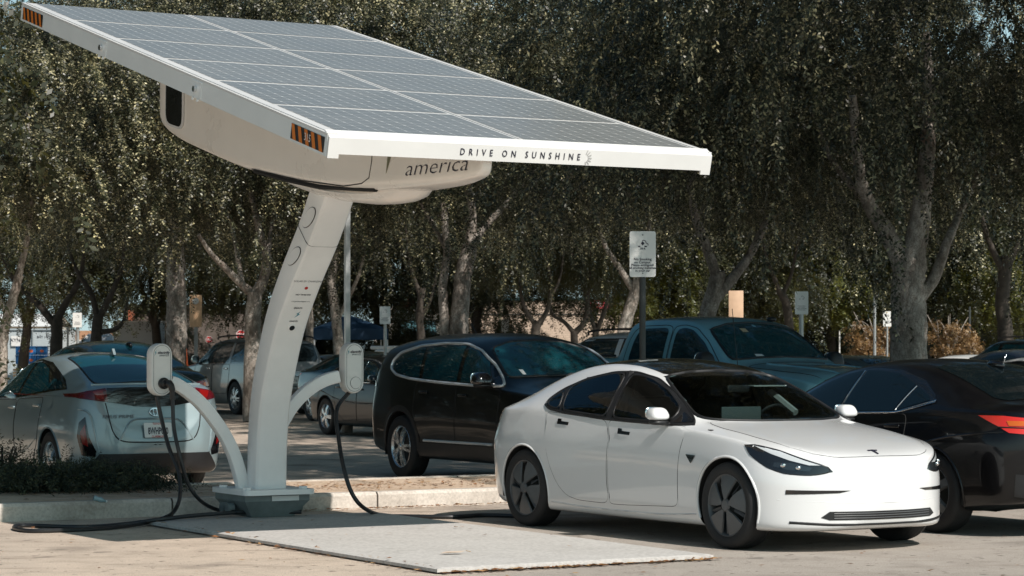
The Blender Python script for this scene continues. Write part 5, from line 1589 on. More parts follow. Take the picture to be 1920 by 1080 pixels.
def big_suv(name, label, pos, ang, body, full=True, scale=(1, 1, 1), plate_txt=None):
    root = empty(name, pos, ang, label, 'car'); root.scale = scale
    sp = suv_spec(2.52, -2.70, 1.55)
    k = lambda kn, f: [(x * f if abs(x) < 2.5 else x, z) for x, z in kn]
    sp.update(rw=.40, Ra=.45, axles=(1.55, -1.55),
        zt=[(2.52, .85), (2.45, 1.1), (2.2, 1.18), (1.6, 1.24), (1.2, 1.28), (1.05, 1.32), (.7, 1.55), (.4, 1.73), (.1, 1.82), (-.5, 1.86), (-1.6, 1.86), (-2.2, 1.83), (-2.36, 1.79), (-2.43, 1.65), (-2.56, 1.25), (-2.64, 1.1), (-2.68, .95), (-2.70, .8)],
        zs=[(2.52, .8), (2.3, 1.05), (1.4, 1.14), (0, 1.18), (-1.5, 1.20), (-2.4, 1.20), (-2.6, 1.1), (-2.70, .75)],
        zr=[(2.52, .82), (2.3, 1.09), (1.4, 1.19), (1.1, 1.24), (.7, 1.45), (.4, 1.62), (.1, 1.73), (-.5, 1.775), (-1.6, 1.775), (-2.2, 1.74), (-2.38, 1.68), (-2.5, 1.35), (-2.6, 1.13), (-2.70, .77)],
        ws=[(2.52, .92), (0, .955), (-1.6, .95), (-2.70, .90)], wm=[(2.52, .93), (1.55, 1.0), (0, .985), (-1.55, 1.0), (-2.70, .95)],
        wl=[(2.52, .92), (1.55, .96), (0, .93), (-1.55, .96), (-2.70, .92)],
        wr=[(2.52, .78), (1.2, .84), (.5, .76), (-.5, .715), (-1.6, .715), (-2.3, .73), (-2.70, .85)])
    c = Car(sp, root, body); c.finish()
    gl = M['teal_glass']
    c.patch('window_trim', [(.92, 1.21), (-2.1, 1.235), (-2.28, 1.3), (-2.16, 1.70), (-1.5, 1.74), (0, 1.735), (.3, 1.66), (.6, 1.47)], 'side', M['black_gloss'], .003, .07, mirror=True)
    for nm, p in (('door_window', [(.75, 1.235), (-.08, 1.24), (-.10, 1.69), (.15, 1.675), (.45, 1.52)]), ('door_window', [(-.2, 1.24), (-1.08, 1.25), (-1.02, 1.69), (-.22, 1.70)]), ('quarter_window', [(-1.26, 1.255), (-2.10, 1.27), (-2.18, 1.36), (-2.08, 1.66), (-1.24, 1.69)])):
        c.patch(nm, p, 'side', gl, .006, .07, mirror=True)
    c.patch('door_pillar', [(-1.10, 1.22), (-1.24, 1.22), (-1.20, 1.72), (-1.04, 1.72)], 'side', body, .008, .07, mirror=True)
    for x in (.05, -1.0): handle(c, x, 1.10, M['chrome'], None, .2, .035)
    for p in ([(.95, .5), (-.14, .5), (-.13, 1.2), (.95, 1.18)], [(-.16, .5), (-1.05, .5), (-1.22, .8), (-1.2, 1.21), (-.15, 1.2)]):
        c.line('door_seam', p, 'side', M['gap'], .006, 0, None, True, closed=True)
    bk = [(.68, 1.70), (-.68, 1.70), (-.76, 1.36), (-.70, 1.27), (.70, 1.27), (.76, 1.36)]
    bo = c.patch('rear_window', bk, 'rear', M['dark_glass'], .005, .07)[0]
    w_ = [(0, 1.36), (.5, 1.345), (.80, 1.32), (.76, 1.5), (.70, 1.68), (.4, 1.76), (0, 1.78)]; w_ = w_ + [(-y, z) for y, z in w_[::-1][1:-1]]
    c.patch('windscreen', w_, 'front', gl, .004, .08)
    dgr = (.8, -.6, 0)
    t_ = c.patch('tail_light', [(-2.40, .93, 1.20), (-2.60, .74, 1.18), (-2.66, .66, 1.02), (-2.50, .92, .95), (-2.44, .96, 1.05)], dgr, M['bright_red_lens'], .008, .04, mirror=True)
    for a, p in zip(c.patch('reversing_lamp', [(-2.42, .93, 1.31), (-2.52, .82, 1.30), (-2.56, .78, 1.20), (-2.44, .93, 1.20)], dgr, M['clear_lens'], .010, .04, mirror=True), t_): a.parent = p
    rk = MB()
    for sd in (1, -1): rk.tube(smooth_line([(.0, sd * .74, 1.80), (-.1, sd * .73, 1.87), (-1.2, sd * .72, 1.90), (-2.2, sd * .73, 1.86), (-2.3, sd * .73, 1.80)], 4), .02, 6)
    for x in (-.5, -1.7): rk.tube([(x, .73, 1.90), (x, -.73, 1.90)], .018, 6)
    rk.build('roof_rack', M['black_plastic'], root)
    if full:
        mirrors(c, .74, 1.24, M['black_plastic'], size=(.10, .12, .12))
        wp = MB(); l, n = c.cast(Vector((-3, .05, 1.27)), (1, 0, 0)); wp.tube([l + Vector((-.02, 0, -.03)), l + Vector((.02, .42, .06))], .02, 6); wp.build('rear_wiper', M['black_plastic'], bo)
        c.patch('tailgate_garnish', [(.48, 1.04), (-.48, 1.04), (-.45, .93), (.45, .93)], 'rear', M['alloy'], .012, .05)
        c.line('bumper_step', [(.9, .70), (.4, .69), (-.4, .69), (-.9, .70)], 'rear', M['black_plastic'], .014, 0)
        c.patch('bumper_cover', [(.92, .66), (-.92, .66), (-.9, .46), (.9, .46)], 'rear', body, .03, .07)
        c.patch('lower_valance', [(.88, .44), (-.88, .44), (-.8, .30), (.8, .30)], 'rear', M['black_plastic'], .02, .07)
        l, n = c.cast(Vector((-3, 0, .83)), (1, 0, 0))
        plate(c, l + Vector((-.02, 0, 0)), (-1, 0, .1), (.1, 0, 1), plate_txt or '', M['grey_ink'])
        Fe = frame(c.cast(Vector((-3, 0, 1.15)), (1, 0, 0))[0] + Vector((-.012, 0, 0)), (0, -1, 0), (.2, 0, 1)); em = MB()
        for a, b, cy in ((.085, .06, 0), (.03, .06, 0), (.07, .022, .026)):
            em.tube([Fe @ Vector((a * math.cos(t), cy + b * math.sin(t), 0)) for t in np.linspace(0, 2 * math.pi, 25)], .008, 6)
        em.build('tail_emblem', M['chrome'], root)
    arches(c, body)
    wheels(c, (6, True), M['alloy'], w=.27, rimr=.27)
    return root


silver_hatchback(); black_suv(); grey_pickup()
altima_black = paint('dusty_black_paint', (.003, .003, .004), rough=.3, coat=.6, dust=.01)
sedan('black_sedan', 'dusty black sedan with a chrome window line and orange-red tail lamp, beyond the white sedan', (3.55, 21.80, 0), HU, altima_black, 'dark_glass', rimm=M['dark_rim'], lens=M['bright_red_lens'])
sedan('navy_sedan', 'dark blue-grey sedan with silver wheels, partly behind the charger with the empty socket', (-1.89, 43.2, 0), HT, paint('navy_paint', (.006, .012, .016), metal=0, rough=.3, coat=.4), 'teal_glass', rim=(5, False), lens=M['red_lens'])
big_suv('silver_suv', 'large silver SUV with a roof rack and red tail lamp, behind the charging column', (-6.555, 59.8, 0), HU, paint('silver_grey_paint', (.19, .20, .20), metal=.55, rough=.35, dust=.05), plate_txt='6CRU716')
# ------------------------------------------------------------------ trees
def leaf_mat(name, dark, light, transl=(.22, .20, .05), tw=.22, rough=.42, tone=True):
    m, nt, p = node_mat(name)
    g = nt.nodes.new('ShaderNodeNewGeometry')
    mid = tuple(a * .75 + b * .25 for a, b in zip(dark, light))
    c = ramp(nt, g.outputs['Random Per Island'], [(0, dark), (.55, tuple(q * 2 for q in dark)), (.76, tuple(q * .34 for q in light)), (.93, light)])
    if tone:
        at_ = nt.nodes.new('ShaderNodeAttribute'); at_.attribute_name = 'tone'
        c = mixc(nt, 1.0, c, ramp(nt, at_.outputs['Fac'], [(.15, (.35, .38, .33)), (.5, (.85, .85, .85)), (.85, (1.55, 1.48, 1.32))]), 'MULTIPLY')
    nt.links.new(c, p.inputs['Base Color'])
    p.inputs['Roughness'].default_value = rough; p.inputs['Specular IOR Level'].default_value = .5
    tr = nt.nodes.new('ShaderNodeBsdfTranslucent'); tr.inputs['Color'].default_value = (*transl, 1)
    mx = nt.nodes.new('ShaderNodeMixShader'); mx.inputs[0].default_value = tw
    out = nt.nodes['Material Output']
    nt.links.new(p.outputs[0], mx.inputs[1]); nt.links.new(tr.outputs[0], mx.inputs[2]); nt.links.new(mx.outputs[0], out.inputs['Surface'])
    return m


M['elm'] = leaf_mat('elm_leaves', (.018, .021, .010), (.44, .41, .25), (.12, .12, .04), .10, .40)
M['green_leaf'] = leaf_mat('green_leaves', (.045, .055, .018), (.15, .15, .035), (.35, .33, .04), .3)
M['tan_leaf'] = leaf_mat('autumn_leaves', (.10, .06, .03), (.40, .28, .15), (.4, .22, .06), .3)
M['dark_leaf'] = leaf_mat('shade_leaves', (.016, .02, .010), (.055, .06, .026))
M['juniper'] = leaf_mat('juniper_needles', (.016, .022, .012), (.10, .11, .05), (.05, .05, .02), .1, .6, False)


def bark():
    m, nt, p = node_mat('mottled_bark')
    tc = nt.nodes.new('ShaderNodeTexCoord'); v = tc.outputs['Object']
    a = noise(nt, 3.2, 5, .65, v, .8, (1, 1, .45)); b = noise(nt, 14, 5, .7, v, .5, (1, 1, .5))
    c = ramp(nt, a, [(.33, (.16, .125, .10)), (.48, (.34, .30, .26)), (.66, (.60, .55, .49))])
    c = mixc(nt, .8, c, ramp(nt, b, [(.32, (.35, .31, .28)), (.55, (1, 1, 1))]), 'MULTIPLY')
    r = noise(nt, 1.7, 3, .5, v)
    c = mixc(nt, ramp(nt, r, [(.66, (0, 0, 0)), (.76, (.7, .7, .7))]), c, (.23, .10, .05))
    vo = nt.nodes.new('ShaderNodeTexVoronoi'); vo.feature = 'DISTANCE_TO_EDGE'; vo.inputs['Scale'].default_value = 17
    mpv = nt.nodes.new('ShaderNodeMapping'); mpv.inputs['Scale'].default_value = (1, 1, .45); 
    wob = nt.nodes.new('ShaderNodeTexNoise'); wob.inputs['Scale'].default_value = 6; wob.inputs['Detail'].default_value = 4; nt.links.new(v, wob.inputs['Vector'])
    wad = nt.nodes.new('ShaderNodeVectorMath'); wad.operation = 'MULTIPLY_ADD'; wad.inputs[1].default_value = (.28, .28, .28); nt.links.new(wob.outputs['Color'], wad.inputs[0]); nt.links.new(v, wad.inputs[2])
    nt.links.new(wad.outputs[0], mpv.inputs['Vector']); nt.links.new(mpv.outputs[0], vo.inputs['Vector'])
    c = mixc(nt, ramp(nt, vo.outputs['Distance'], [(.0, (.6, .6, .6)), (.10, (0, 0, 0))]), c, (.10, .08, .065))
    nt.links.new(c, p.inputs['Base Color']); p.inputs['Roughness'].default_value = .85
    bump(nt, p, b, .8, .03)
    return m


M['bark'] = bark()
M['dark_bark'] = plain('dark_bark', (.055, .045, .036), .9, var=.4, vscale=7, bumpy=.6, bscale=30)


def leaf_cloud(name, mat, org, dirs, length, droop, nleaf, lsize, seed, asp=.48, twist=1.0, curl=.5, jit=.55):
    """sprays of leaves: org (n,3), dirs (n,3) unit, length (n,), nleaf leaves in two rows along every twig"""
    r = np.random.default_rng(seed)
    n = len(org)
    t = (np.arange(nleaf) + .6) / nleaf
    L = length[:, None]
    pos = org[:, None, :] + dirs[:, None, :] * (L * t)[..., None]
    pos[..., 2] -= droop[:, None] * L * t ** 2
    tan = dirs[:, None, :] * np.ones((1, nleaf, 1)); tan[..., 2] = tan[..., 2] - 2 * droop[:, None] * t
    tan /= np.linalg.norm(tan, axis=-1, keepdims=True)
    up = np.array([0, 0, 1.0]) + r.normal(0, .35 * twist, (n, 1, 3))
    side = np.cross(tan, up * np.ones_like(tan)); side /= np.maximum(np.linalg.norm(side, axis=-1, keepdims=True), 1e-6)
    nrm = np.cross(side, tan)
    sg = np.where(np.arange(nleaf) % 2 == 0, 1.0, -1.0)[None, :, None]
    ld = side * sg * .8 + tan * .55 + nrm * r.normal(-.1, curl, (n, nleaf, 1)) + r.normal(0, .25, (n, nleaf, 3))
    ld /= np.linalg.norm(ld, axis=-1, keepdims=True)
    fn = nrm + r.normal(0, jit, (n, nleaf, 3))
    w = np.cross(ld, fn); w /= np.maximum(np.linalg.norm(w, axis=-1, keepdims=True), 1e-6)
    s = lsize * r.uniform(.6, 1.25, (n, nleaf, 1))
    a = pos; b = pos + ld * s * .5 + w * s * asp * .5; c = pos + ld * s; d = pos + ld * s * .5 - w * s * asp * .5
    V = np.stack([a, b, c, d], 2).reshape(-1, 3).astype(np.float32)
    k = len(V) // 4
    me = bpy.data.meshes.new(name)
    me.vertices.add(len(V)); me.vertices.foreach_set('co', V.ravel())
    me.loops.add(len(V)); me.loops.foreach_set('vertex_index', np.arange(len(V), dtype=np.int32))
    me.polygons.add(k); me.polygons.foreach_set('loop_start', np.arange(0, len(V), 4, dtype=np.int32))
    me.update(calc_edges=True)
    me.materials.append(mat)
    return me


def crown_mesh(name, mat, seed, rad, hgt, ncl=70, per=7, nspray=20, nleaf=15, lsize=.085, blen=1.5, slen=.5, hang=.35, hollow=.30, spread=.10, crad=.35):
    """elm-like crown: clusters of drooping boughs set round an uneven dome, dark gaps between the clusters; z = 0 at the crown's middle"""
    r = np.random.default_rng(seed)
    # well separated cluster centres
    cand = r.normal(0, 1, (ncl * 12, 3)); cand /= np.linalg.norm(cand, axis=1, keepdims=True)
    q = hollow + (.88 - hollow) * r.random(len(cand)) ** .45
    az = np.arctan2(cand[:, 1], cand[:, 0])
    lump = 1 + .20 * np.sin(3 * az + seed) * np.cos(5 * cand[:, 2] + seed * .7) + .10 * np.sin(7 * az + 2 * seed)
    cand = cand * (q * lump)[:, None] * np.array([rad, rad, hgt])
    low = cand[:, 2] < -hgt * .38
    cand[low, 2] = -hgt * .38 + (cand[low, 2] + hgt * .38) * .5
    keep = [0]; md = .62 * (rad * rad * hgt * 4.2 / ncl) ** (1 / 3)
    for k in range(1, len(cand)):
        if len(keep) >= ncl: break
        if np.linalg.norm(cand[keep] - cand[k], axis=1).min() > md: keep.append(k)
    K = cand[keep]; m = len(K)
    nb = m * per
    C = np.repeat(K, per, 0) + r.normal(0, crad, (nb, 3)) * np.array([1, 1, .6])
    d = np.repeat(K / np.array([rad, rad, hgt]), per, 0); d /= np.maximum(np.linalg.norm(d, axis=1, keepdims=True), 1e-3)
    ax = d * np.array([1, 1, .35]) + r.normal(0, .5, (nb, 3)); ax[:, 2] = np.abs(ax[:, 2]) * .35 + .05
    ax /= np.linalg.norm(ax, axis=1, keepdims=True)
    L = blen * r.uniform(.45, 1.25, nb) * np.repeat(r.uniform(.7, 1.25, m), per); dr = r.uniform(.35, .8, nb)
    hs = (C[:, 2] < hgt * .25) & (r.random(nb) < hang)
    L[hs] *= 1.3; dr[hs] = r.uniform(.9, 1.4, hs.sum())
    n = nb * nspray
    t = r.random((nb, nspray)) ** .8
    P = C[:, None, :] + ax[:, None, :] * (L[:, None] * t)[..., None]
    P[..., 2] -= dr[:, None] * L[:, None] * t ** 2
    tan = ax[:, None, :] * np.ones((1, nspray, 1)); tan[..., 2] -= 2 * dr[:, None] * t
    tan /= np.linalg.norm(tan, axis=-1, keepdims=True)
    P = P + r.normal(0, spread, P.shape) * (1.4 - .8 * t)[..., None]
    D = tan * .85 + r.normal(0, .38, P.shape)
    D = D.reshape(-1, 3); D /= np.linalg.norm(D, axis=1, keepdims=True)
    me = leaf_cloud(name, mat, P.reshape(-1, 3), D, slen * r.uniform(.5, 1.3, n), r.uniform(.2, .9, n), nleaf, lsize, seed + 1, twist=.5, curl=.25, jit=.24)
    tone = np.repeat(np.repeat(r.random(m), per) * .6 + r.random(nb) * .4, nspray * nleaf).astype(np.float32)
    a = me.attributes.new('tone', 'FLOAT', 'FACE'); a.data.foreach_set('value', tone)
    return me


def limb_mesh(mb, pts, r0, r1, n=9, wob=.04):
    P = smooth_line(pts, 5)
    k = len(P)
    rr = [r0 + (r1 - r0) * (i / (k - 1)) ** .8 for i in range(k)]
    if wob: rr = [q * (1 + random.uniform(-wob, wob)) for q in rr]
    mb.tube([Vector(p) + Vector((random.uniform(-1, 1), random.uniform(-1, 1), 0)) * (q * .08) for p, q in zip(P, rr)], rr, n)


CROWNS = {}


def get_crown(kind):
    if kind in CROWNS: return CROWNS[kind]
    if kind.startswith('elm'):
        s = int(kind[3:]); me = crown_mesh('crown', M['elm'], 11 + s * 7, 4.6, 3.9, 62, 9, 18, 20, .066, 1.7, .46, spread=.045, crad=.34)
    elif kind.startswith('near'):
        s = int(kind[4:]); me = crown_mesh('crown', M['elm'], 31 + s * 7, 5.0, 4.2, 78, 9, 22, 20, .062, 1.75, .40, hang=.75, spread=.04, crad=.36)
    elif kind.startswith('dark'):
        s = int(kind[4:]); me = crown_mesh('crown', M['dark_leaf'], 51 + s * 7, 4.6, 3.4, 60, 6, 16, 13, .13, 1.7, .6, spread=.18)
    elif kind.startswith('green'):
        s = int(kind[5:]); me = crown_mesh('crown', M['green_leaf'], 71 + s * 5, 2.6, 2.2, 26, 5, 12, 12, .15, 1.1, .5, hang=.2, spread=.15)
    elif kind.startswith('tan'):
        me = crown_mesh('crown', M['tan_leaf'], 91, 1.6, 1.3, 24, 4, 10, 10, .13, .6, .3, hang=.1, spread=.14, crad=.2)
    CROWNS[kind] = me
    return me


def tree(label, base, limbs, crown, barkm='bark', group=None, name='tree', crowns=None):
    """limbs: (points relative to the base, r0, r1); crown: list of (kind, offset, scale, turn)"""
    root = empty(name, base, 0, label, 'tree', group)
    mb = MB()
    for pts, r0, r1 in limbs: limb_mesh(mb, pts, r0, r1)
    mb.build('trunk', M[barkm], root, sharp=60)
    for kind, off, sc, tz in crown:
        me = get_crown(kind)
        o = link('crown', me, None, root)
        o.location = off; o.scale = sc if hasattr(sc, '__len__') else (sc, sc, sc); o.rotation_euler = (0, 0, tz)
    return root


def px_limbs(Y, base_px, lists):
    """limb outlines read off the photo at distance Y, relative to the base point on the ground"""
    b = Vector(((base_px - CX) * Y / F, Y, 0))
    out = []
    for pts, r0, r1 in lists:
        P = []
        for i, q in enumerate(pts):
            p = at(q[0], q[1], Y + (q[2] if len(q) > 2 else 0)) - b
            P.append(p)
        out.append((P, r0, r1))
    return b, out


def auto_limbs(h, r, fork, seed, spread=2.2, n=5):
    rr = random.Random(seed)
    lean = Vector((rr.uniform(-.3, .3), rr.uniform(-.3, .3), 0))
    f = lean + Vector((0, 0, fork))
    L = [([(0, 0, -.1), lean * .4 + Vector((0, 0, fork * .5)), f], r * 1.15, r * .85)]
    for k in range(n):
        a = 2 * math.pi * (k + rr.uniform(-.3, .3)) / n
        d = Vector((math.cos(a), math.sin(a), 0)) * spread * rr.uniform(.5, 1.1)
        m = f + d * .45 + Vector((0, 0, (h - fork) * .45)); e = f + d + Vector((0, 0, (h - fork) * rr.uniform(.8, 1.0)))
        L.append(([f - Vector((0, 0, .15)), m, e], r * .62, r * .15))
        e2 = m + Vector((math.cos(a + .9), math.sin(a + .9), 0)) * spread * .5 + Vector((0, 0, (h - fork) * .35))
        L.append(([m - Vector((0, 0, .1)), (m + e2) / 2 + Vector((0, 0, .1)), e2], r * .35, r * .1))
    return L


# --- front row, read off the photo
b, L = px_limbs(41, 1705, [([(1706, 830), (1705, 672), (1704, 600), (1703, 540), (1708, 490)], .37, .27),
    ([(1700, 520), (1672, 450), (1632, 385), (1612, 320, -.5), (1598, 180, -1)], .20, .07),
    ([(1710, 500), (1722, 430), (1735, 330), (1742, 200), (1735, 60)], .24, .08),
    ([(1722, 560), (1752, 520), (1778, 450), (1800, 400, .8), (1850, 290, 1.2)], .13, .04), ([(1632, 385), (1560, 300, 1), (1520, 200, 1.4)], .08, .03)])
tree('big elm with the thickest trunk in view, rising behind the black sedan', b, L, [('near0', (-.2, -1.0, 9.0), (1.12, 1.1, 1.45), .3), ('near1', (-2.6, 1.2, 5.9), (.45, .5, .50), 1.7), ('near1', (2.3, 0.8999999999999999, 5.6), (.42, .45, .45), 4.1)], group=None)
b, L = px_limbs(47, 1325, [([(1318, 800), (1320, 640), (1330, 580), (1345, 530), (1345, 510)], .20, .15),
    ([(1345, 520), (1320, 450), (1300, 390), (1303, 320), (1330, 200)], .11, .05), ([(1340, 560), (1375, 520), (1410, 470, .4), (1450, 380, .6), (1480, 260, .9)], .13, .04),
    ([(1310, 420), (1290, 340, -.4), (1270, 220, -.6)], .06, .03)])
tree('elm with a slim forked pale trunk leaning right, beyond the pickup cab', b, L, [('elm0', (.2, -1.0, 6.9), (1.0, 1, 1.0), 0.4), ('elm1', (1.2, 2.1, 5.3), (.40, .4, .42), 2.2)])
b, L = px_limbs(52, 858, [([(858, 790), (860, 640), (862, 580), (868, 520), (880, 465)], .24, .17), ([(830, 790), (834, 620), (830, 540), (838, 470), (830, 380)], .13, .07),
    ([(880, 470), (905, 430), (960, 370, .5), (1010, 300, .8)], .11, .04), ([(876, 480), (885, 400), (870, 300), (880, 200)], .13, .05), ([(838, 470), (800, 400, .5), (760, 330, .7)], .06, .03)])
tree('elm with a pair of pale trunks, right of the light pole above the black crossover', b, L, [('elm1', (.2, .2, 7.2), (1.05, 1, 1.0), 1.0), ('elm0', (-1.6, 1.6, 5.5), (.42, .42, .42), 2.9), ('elm2', (1.9, 1.4, 5.3), (.42, .42, .42), .9)])
b, L = px_limbs(52, 474, [([(472, 790), (474, 640), (474, 590), (478, 548)], .20, .16), ([(478, 555), (455, 535), (425, 505, -.3), (398, 478, -.6), (372, 440, -1)], .11, .04),
    ([(478, 555), (494, 525), (500, 480), (486, 430), (470, 360)], .14, .06), ([(496, 500), (508, 440, .3), (520, 350, .6)], .07, .03), ([(455, 536), (440, 450, .6), (425, 380, 1.0)], .06, .03)])
tree('elm forking low into two pale limbs, just left of the charging column', b, L, [('elm2', (0, .4, 7.2), (1.0, 1, 1.0), 2.0), ('elm0', (-1.3, 1.4, 5.3), (.40, .4, .40), 1.2)])
b, L = px_limbs(60, 330, [([(330, 780), (330, 660), (332, 600), (330, 540), (328, 470), (325, 400)], .29, .22), ([(325, 420), (300, 330, .4), (280, 220, .8)], .13, .05), ([(328, 430), (352, 340, -.4), (372, 230, -.8)], .13, .05), ([(326, 410), (328, 300), (320, 150)], .15, .05)])
tree('elm with a stout blotchy upright trunk, beside the tan board sign', b, L, [('elm3', (0, 0, 7.6), (1.1, 1.1, 1.05), .7), ('elm1', (-2.0, 1.7999999999999998, 5.6), (.46, .46, .45), 2.4)])
b, L = px_limbs(50, 4, [([(2, 790), (4, 660), (10, 610), (24, 560), (36, 515)], .13, .09), ([(34, 520), (52, 440), (60, 340), (50, 200)], .08, .03), ([(14, 590), (-20, 520), (-50, 420)], .06, .03)])
tree('elm with a slender slanting trunk at the picture\'s left border', b, L, [('elm0', (.3, .3, 7.0), (1.0, 1, .95), 3.4), ('elm3', (-.2, -.8, 5.0), (.36, .36, .36), 1.0)])

# --- second row
second = [
    (95, 72, [([(104, 760), (106, 640), (106, 600)], .21, .17), ([(104, 610), (75, 575), (45, 545), (22, 520), (0, 470)], .13, .05), ([(104, 605), (122, 570), (150, 520), (165, 430)], .14, .05)], 'dark elm with a leaning limb, above the pale shipping container', 'elm1'),
    (180, 70, [([(178, 760), (180, 640), (184, 590)], .19, .15), ([(184, 600), (170, 550), (140, 500), (120, 430)], .11, .04), ([(184, 598), (205, 560), (228, 500), (235, 420)], .12, .04), ([(190, 622), (215, 618), (232, 600), (240, 560)], .09, .04)], 'dark many-limbed elm left of the tan board sign', 'elm2'),
    (625, 66, [([(640, 760), (634, 640), (628, 580), (622, 520), (640, 450)], .16, .11), ([(632, 600), (660, 545), (680, 490), (690, 400)], .07, .03)], 'elm with a crooked mottled trunk beside the light pole', 'elm3'),
    (575, 63, [([(578, 770), (580, 640), (580, 570), (572, 500), (560, 420)], .12, .07), ([(580, 560), (595, 500), (610, 430)], .06, .03)], 'elm with a thin pale trunk right behind the charging column', 'elm1'),
    (790, 78, [([(790, 760), (790, 640), (786, 590), (792, 540)], .15, .11), ([(788, 600), (808, 560), (822, 500)], .08, .03), ([(790, 560), (770, 500), (760, 420)], .09, .03)], 'dark trunked elm standing before the teal awning', 'elm0'),
    (1180, 64, [([(1165, 780), (1168, 640), (1178, 590), (1192, 545), (1200, 500)], .20, .14), ([(1192, 550), (1160, 500), (1130, 450), (1110, 360)], .11, .04), ([(1198, 510), (1215, 440), (1225, 340)], .09, .03)], 'pale elm leaning right, behind the tall no-smoking sign', 'elm2'),
    (1465, 66, [([(1482, 780), (1480, 620), (1474, 570), (1462, 545)], .14, .11), ([(1462, 550), (1448, 510), (1436, 480), (1420, 400)], .08, .03), ([(1466, 555), (1485, 510), (1500, 430)], .07, .03)], 'elm with a curved ridged trunk beyond the pickup windscreen', 'elm3'),
    (1890, 64, [([(1888, 780), (1886, 640), (1880, 560), (1890, 480)], .24, .17), ([(1886, 520), (1850, 440), (1830, 350)], .12, .04), ([(1888, 500), (1930, 420)], .12, .05)], 'shaded elm at the picture\'s right border behind the parked white cars', 'elm1')]
for i, (px, Y, ls, lab, kd) in enumerate(second):
    b, L = px_limbs(Y, px, ls)
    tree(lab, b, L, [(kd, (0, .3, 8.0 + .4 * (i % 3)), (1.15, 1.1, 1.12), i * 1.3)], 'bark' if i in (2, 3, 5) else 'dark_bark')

# --- third row, darker and low branched
third = [(985, 84, [([(992, 740), (1004, 620), (1008, 605)], .17, .14), ([(1006, 612), (985, 580), (975, 540), (965, 480)], .09, .04), ([(1008, 612), (1028, 575), (1032, 520), (1010, 450)], .11, .04), ([(1030, 560), (1050, 520), (1060, 440)], .06, .03)], 'dark slender elm with open forks before the beige wall, nearest the small white sign'),
         (1078, 86, [([(1078, 740), (1076, 622)], .16, .13), ([(1076, 624), (1056, 602), (1036, 590), (1030, 560)], .09, .04), ([(1078, 624), (1098, 600), (1100, 560), (1080, 500), (1060, 440)], .12, .04), ([(1100, 570), (1106, 520), (1108, 450)], .07, .03)], 'dark low-forked elm in the middle of the beige wall'),
         (1120, 88, [([(1120, 740), (1117, 618)], .15, .12), ([(1117, 622), (1105, 580), (1098, 530), (1085, 450)], .09, .04), ([(1118, 622), (1134, 580), (1140, 540), (1130, 460)], .10, .04)], 'dark V-forked elm in front of the red wall sign')]
for i, (px, Y, ls, lab) in enumerate(third):
    b, L = px_limbs(Y, px, ls)
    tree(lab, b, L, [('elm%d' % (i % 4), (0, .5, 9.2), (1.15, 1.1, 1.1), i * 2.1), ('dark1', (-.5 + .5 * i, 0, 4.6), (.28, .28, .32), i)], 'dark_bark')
back = [(40, 100), (300, 104), (520, 100), (720, 106), (900, 98), (1280, 96), (1400, 108), (1560, 100), (1740, 104), (1880, 98)]
words = ['left of the shipping container', 'behind the grey trailer wall', 'behind the silver SUV', 'behind the blue tent', 'behind the twin pale trunks', 'right of the tall no-smoking sign', 'behind the pickup roof', 'behind the second white sign', 'behind the thickest trunk', 'at the far right edge']
for i, ((px, Y), wd) in enumerate(zip(back, words)):
    low = i >= 5 or i in (0, 1, 2, 3, 4)
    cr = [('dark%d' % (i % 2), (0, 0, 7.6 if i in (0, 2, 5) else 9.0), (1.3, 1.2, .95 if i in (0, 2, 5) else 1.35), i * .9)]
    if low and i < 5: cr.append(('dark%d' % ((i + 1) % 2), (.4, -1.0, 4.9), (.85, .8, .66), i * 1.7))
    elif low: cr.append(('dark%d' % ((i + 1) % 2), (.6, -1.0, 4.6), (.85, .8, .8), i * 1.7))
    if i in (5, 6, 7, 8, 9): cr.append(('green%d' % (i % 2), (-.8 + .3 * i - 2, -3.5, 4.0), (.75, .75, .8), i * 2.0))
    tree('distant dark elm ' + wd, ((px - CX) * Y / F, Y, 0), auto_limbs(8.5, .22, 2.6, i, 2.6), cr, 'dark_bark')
for px, Y, z, sc, lab in ((1640, 90, 1.7, .72, 'small tree with orange-brown autumn leaves behind the grey post'), (1790, 86, 1.9, .55, 'tan-leaved tree with a pale trunk right of the thickest trunk')):
    tree(lab, ((px - CX) * Y / F, Y, 0), auto_limbs(3.0, .09, 1.2, px, .9, 4), [('tan0', (0, 0, z), (sc, sc, sc), px)], 'bark')
# --- trees just outside the frame that shade the row of cars
for x, y, k, crs, lab in ((6.6, 21.8, 4.6, [('near1', (-.3, 1.4, 9.6), (.92, .92, .75), 1.0), ('near0', (-5.2, 2.8, 9.4), (.50, .50, .5), 2.0)], 'elm outside the frame whose crown spreads over the parked cars'),
                      (7.6, 27.6, 4.6, [('near0', (-1.2, 0, 9.8), (1.0, 1.0, .8), 2.2), ('near1', (-3.6, -1.2, 9.2), (.62, .62, .6), .2)], 'elm outside the frame between the other two whose shade reaches the black crossover'),
                      (11.6, 25.5, 4.6, [('near0', (-.4, 0, 9.8), (1.0, 1.0, .8), .4)], 'elm outside the frame beyond the black sedan'),
                      (10.0, 35.2, 5.0, [('near1', (-.8, 0, 12.2), (1.2, 1.2, 1.1), .9)], 'elm outside the frame at the lot\'s far side')):
    tree(lab, (x, y, 0), auto_limbs(9.5, .28, k, int(x * 10), 2.6), crs)
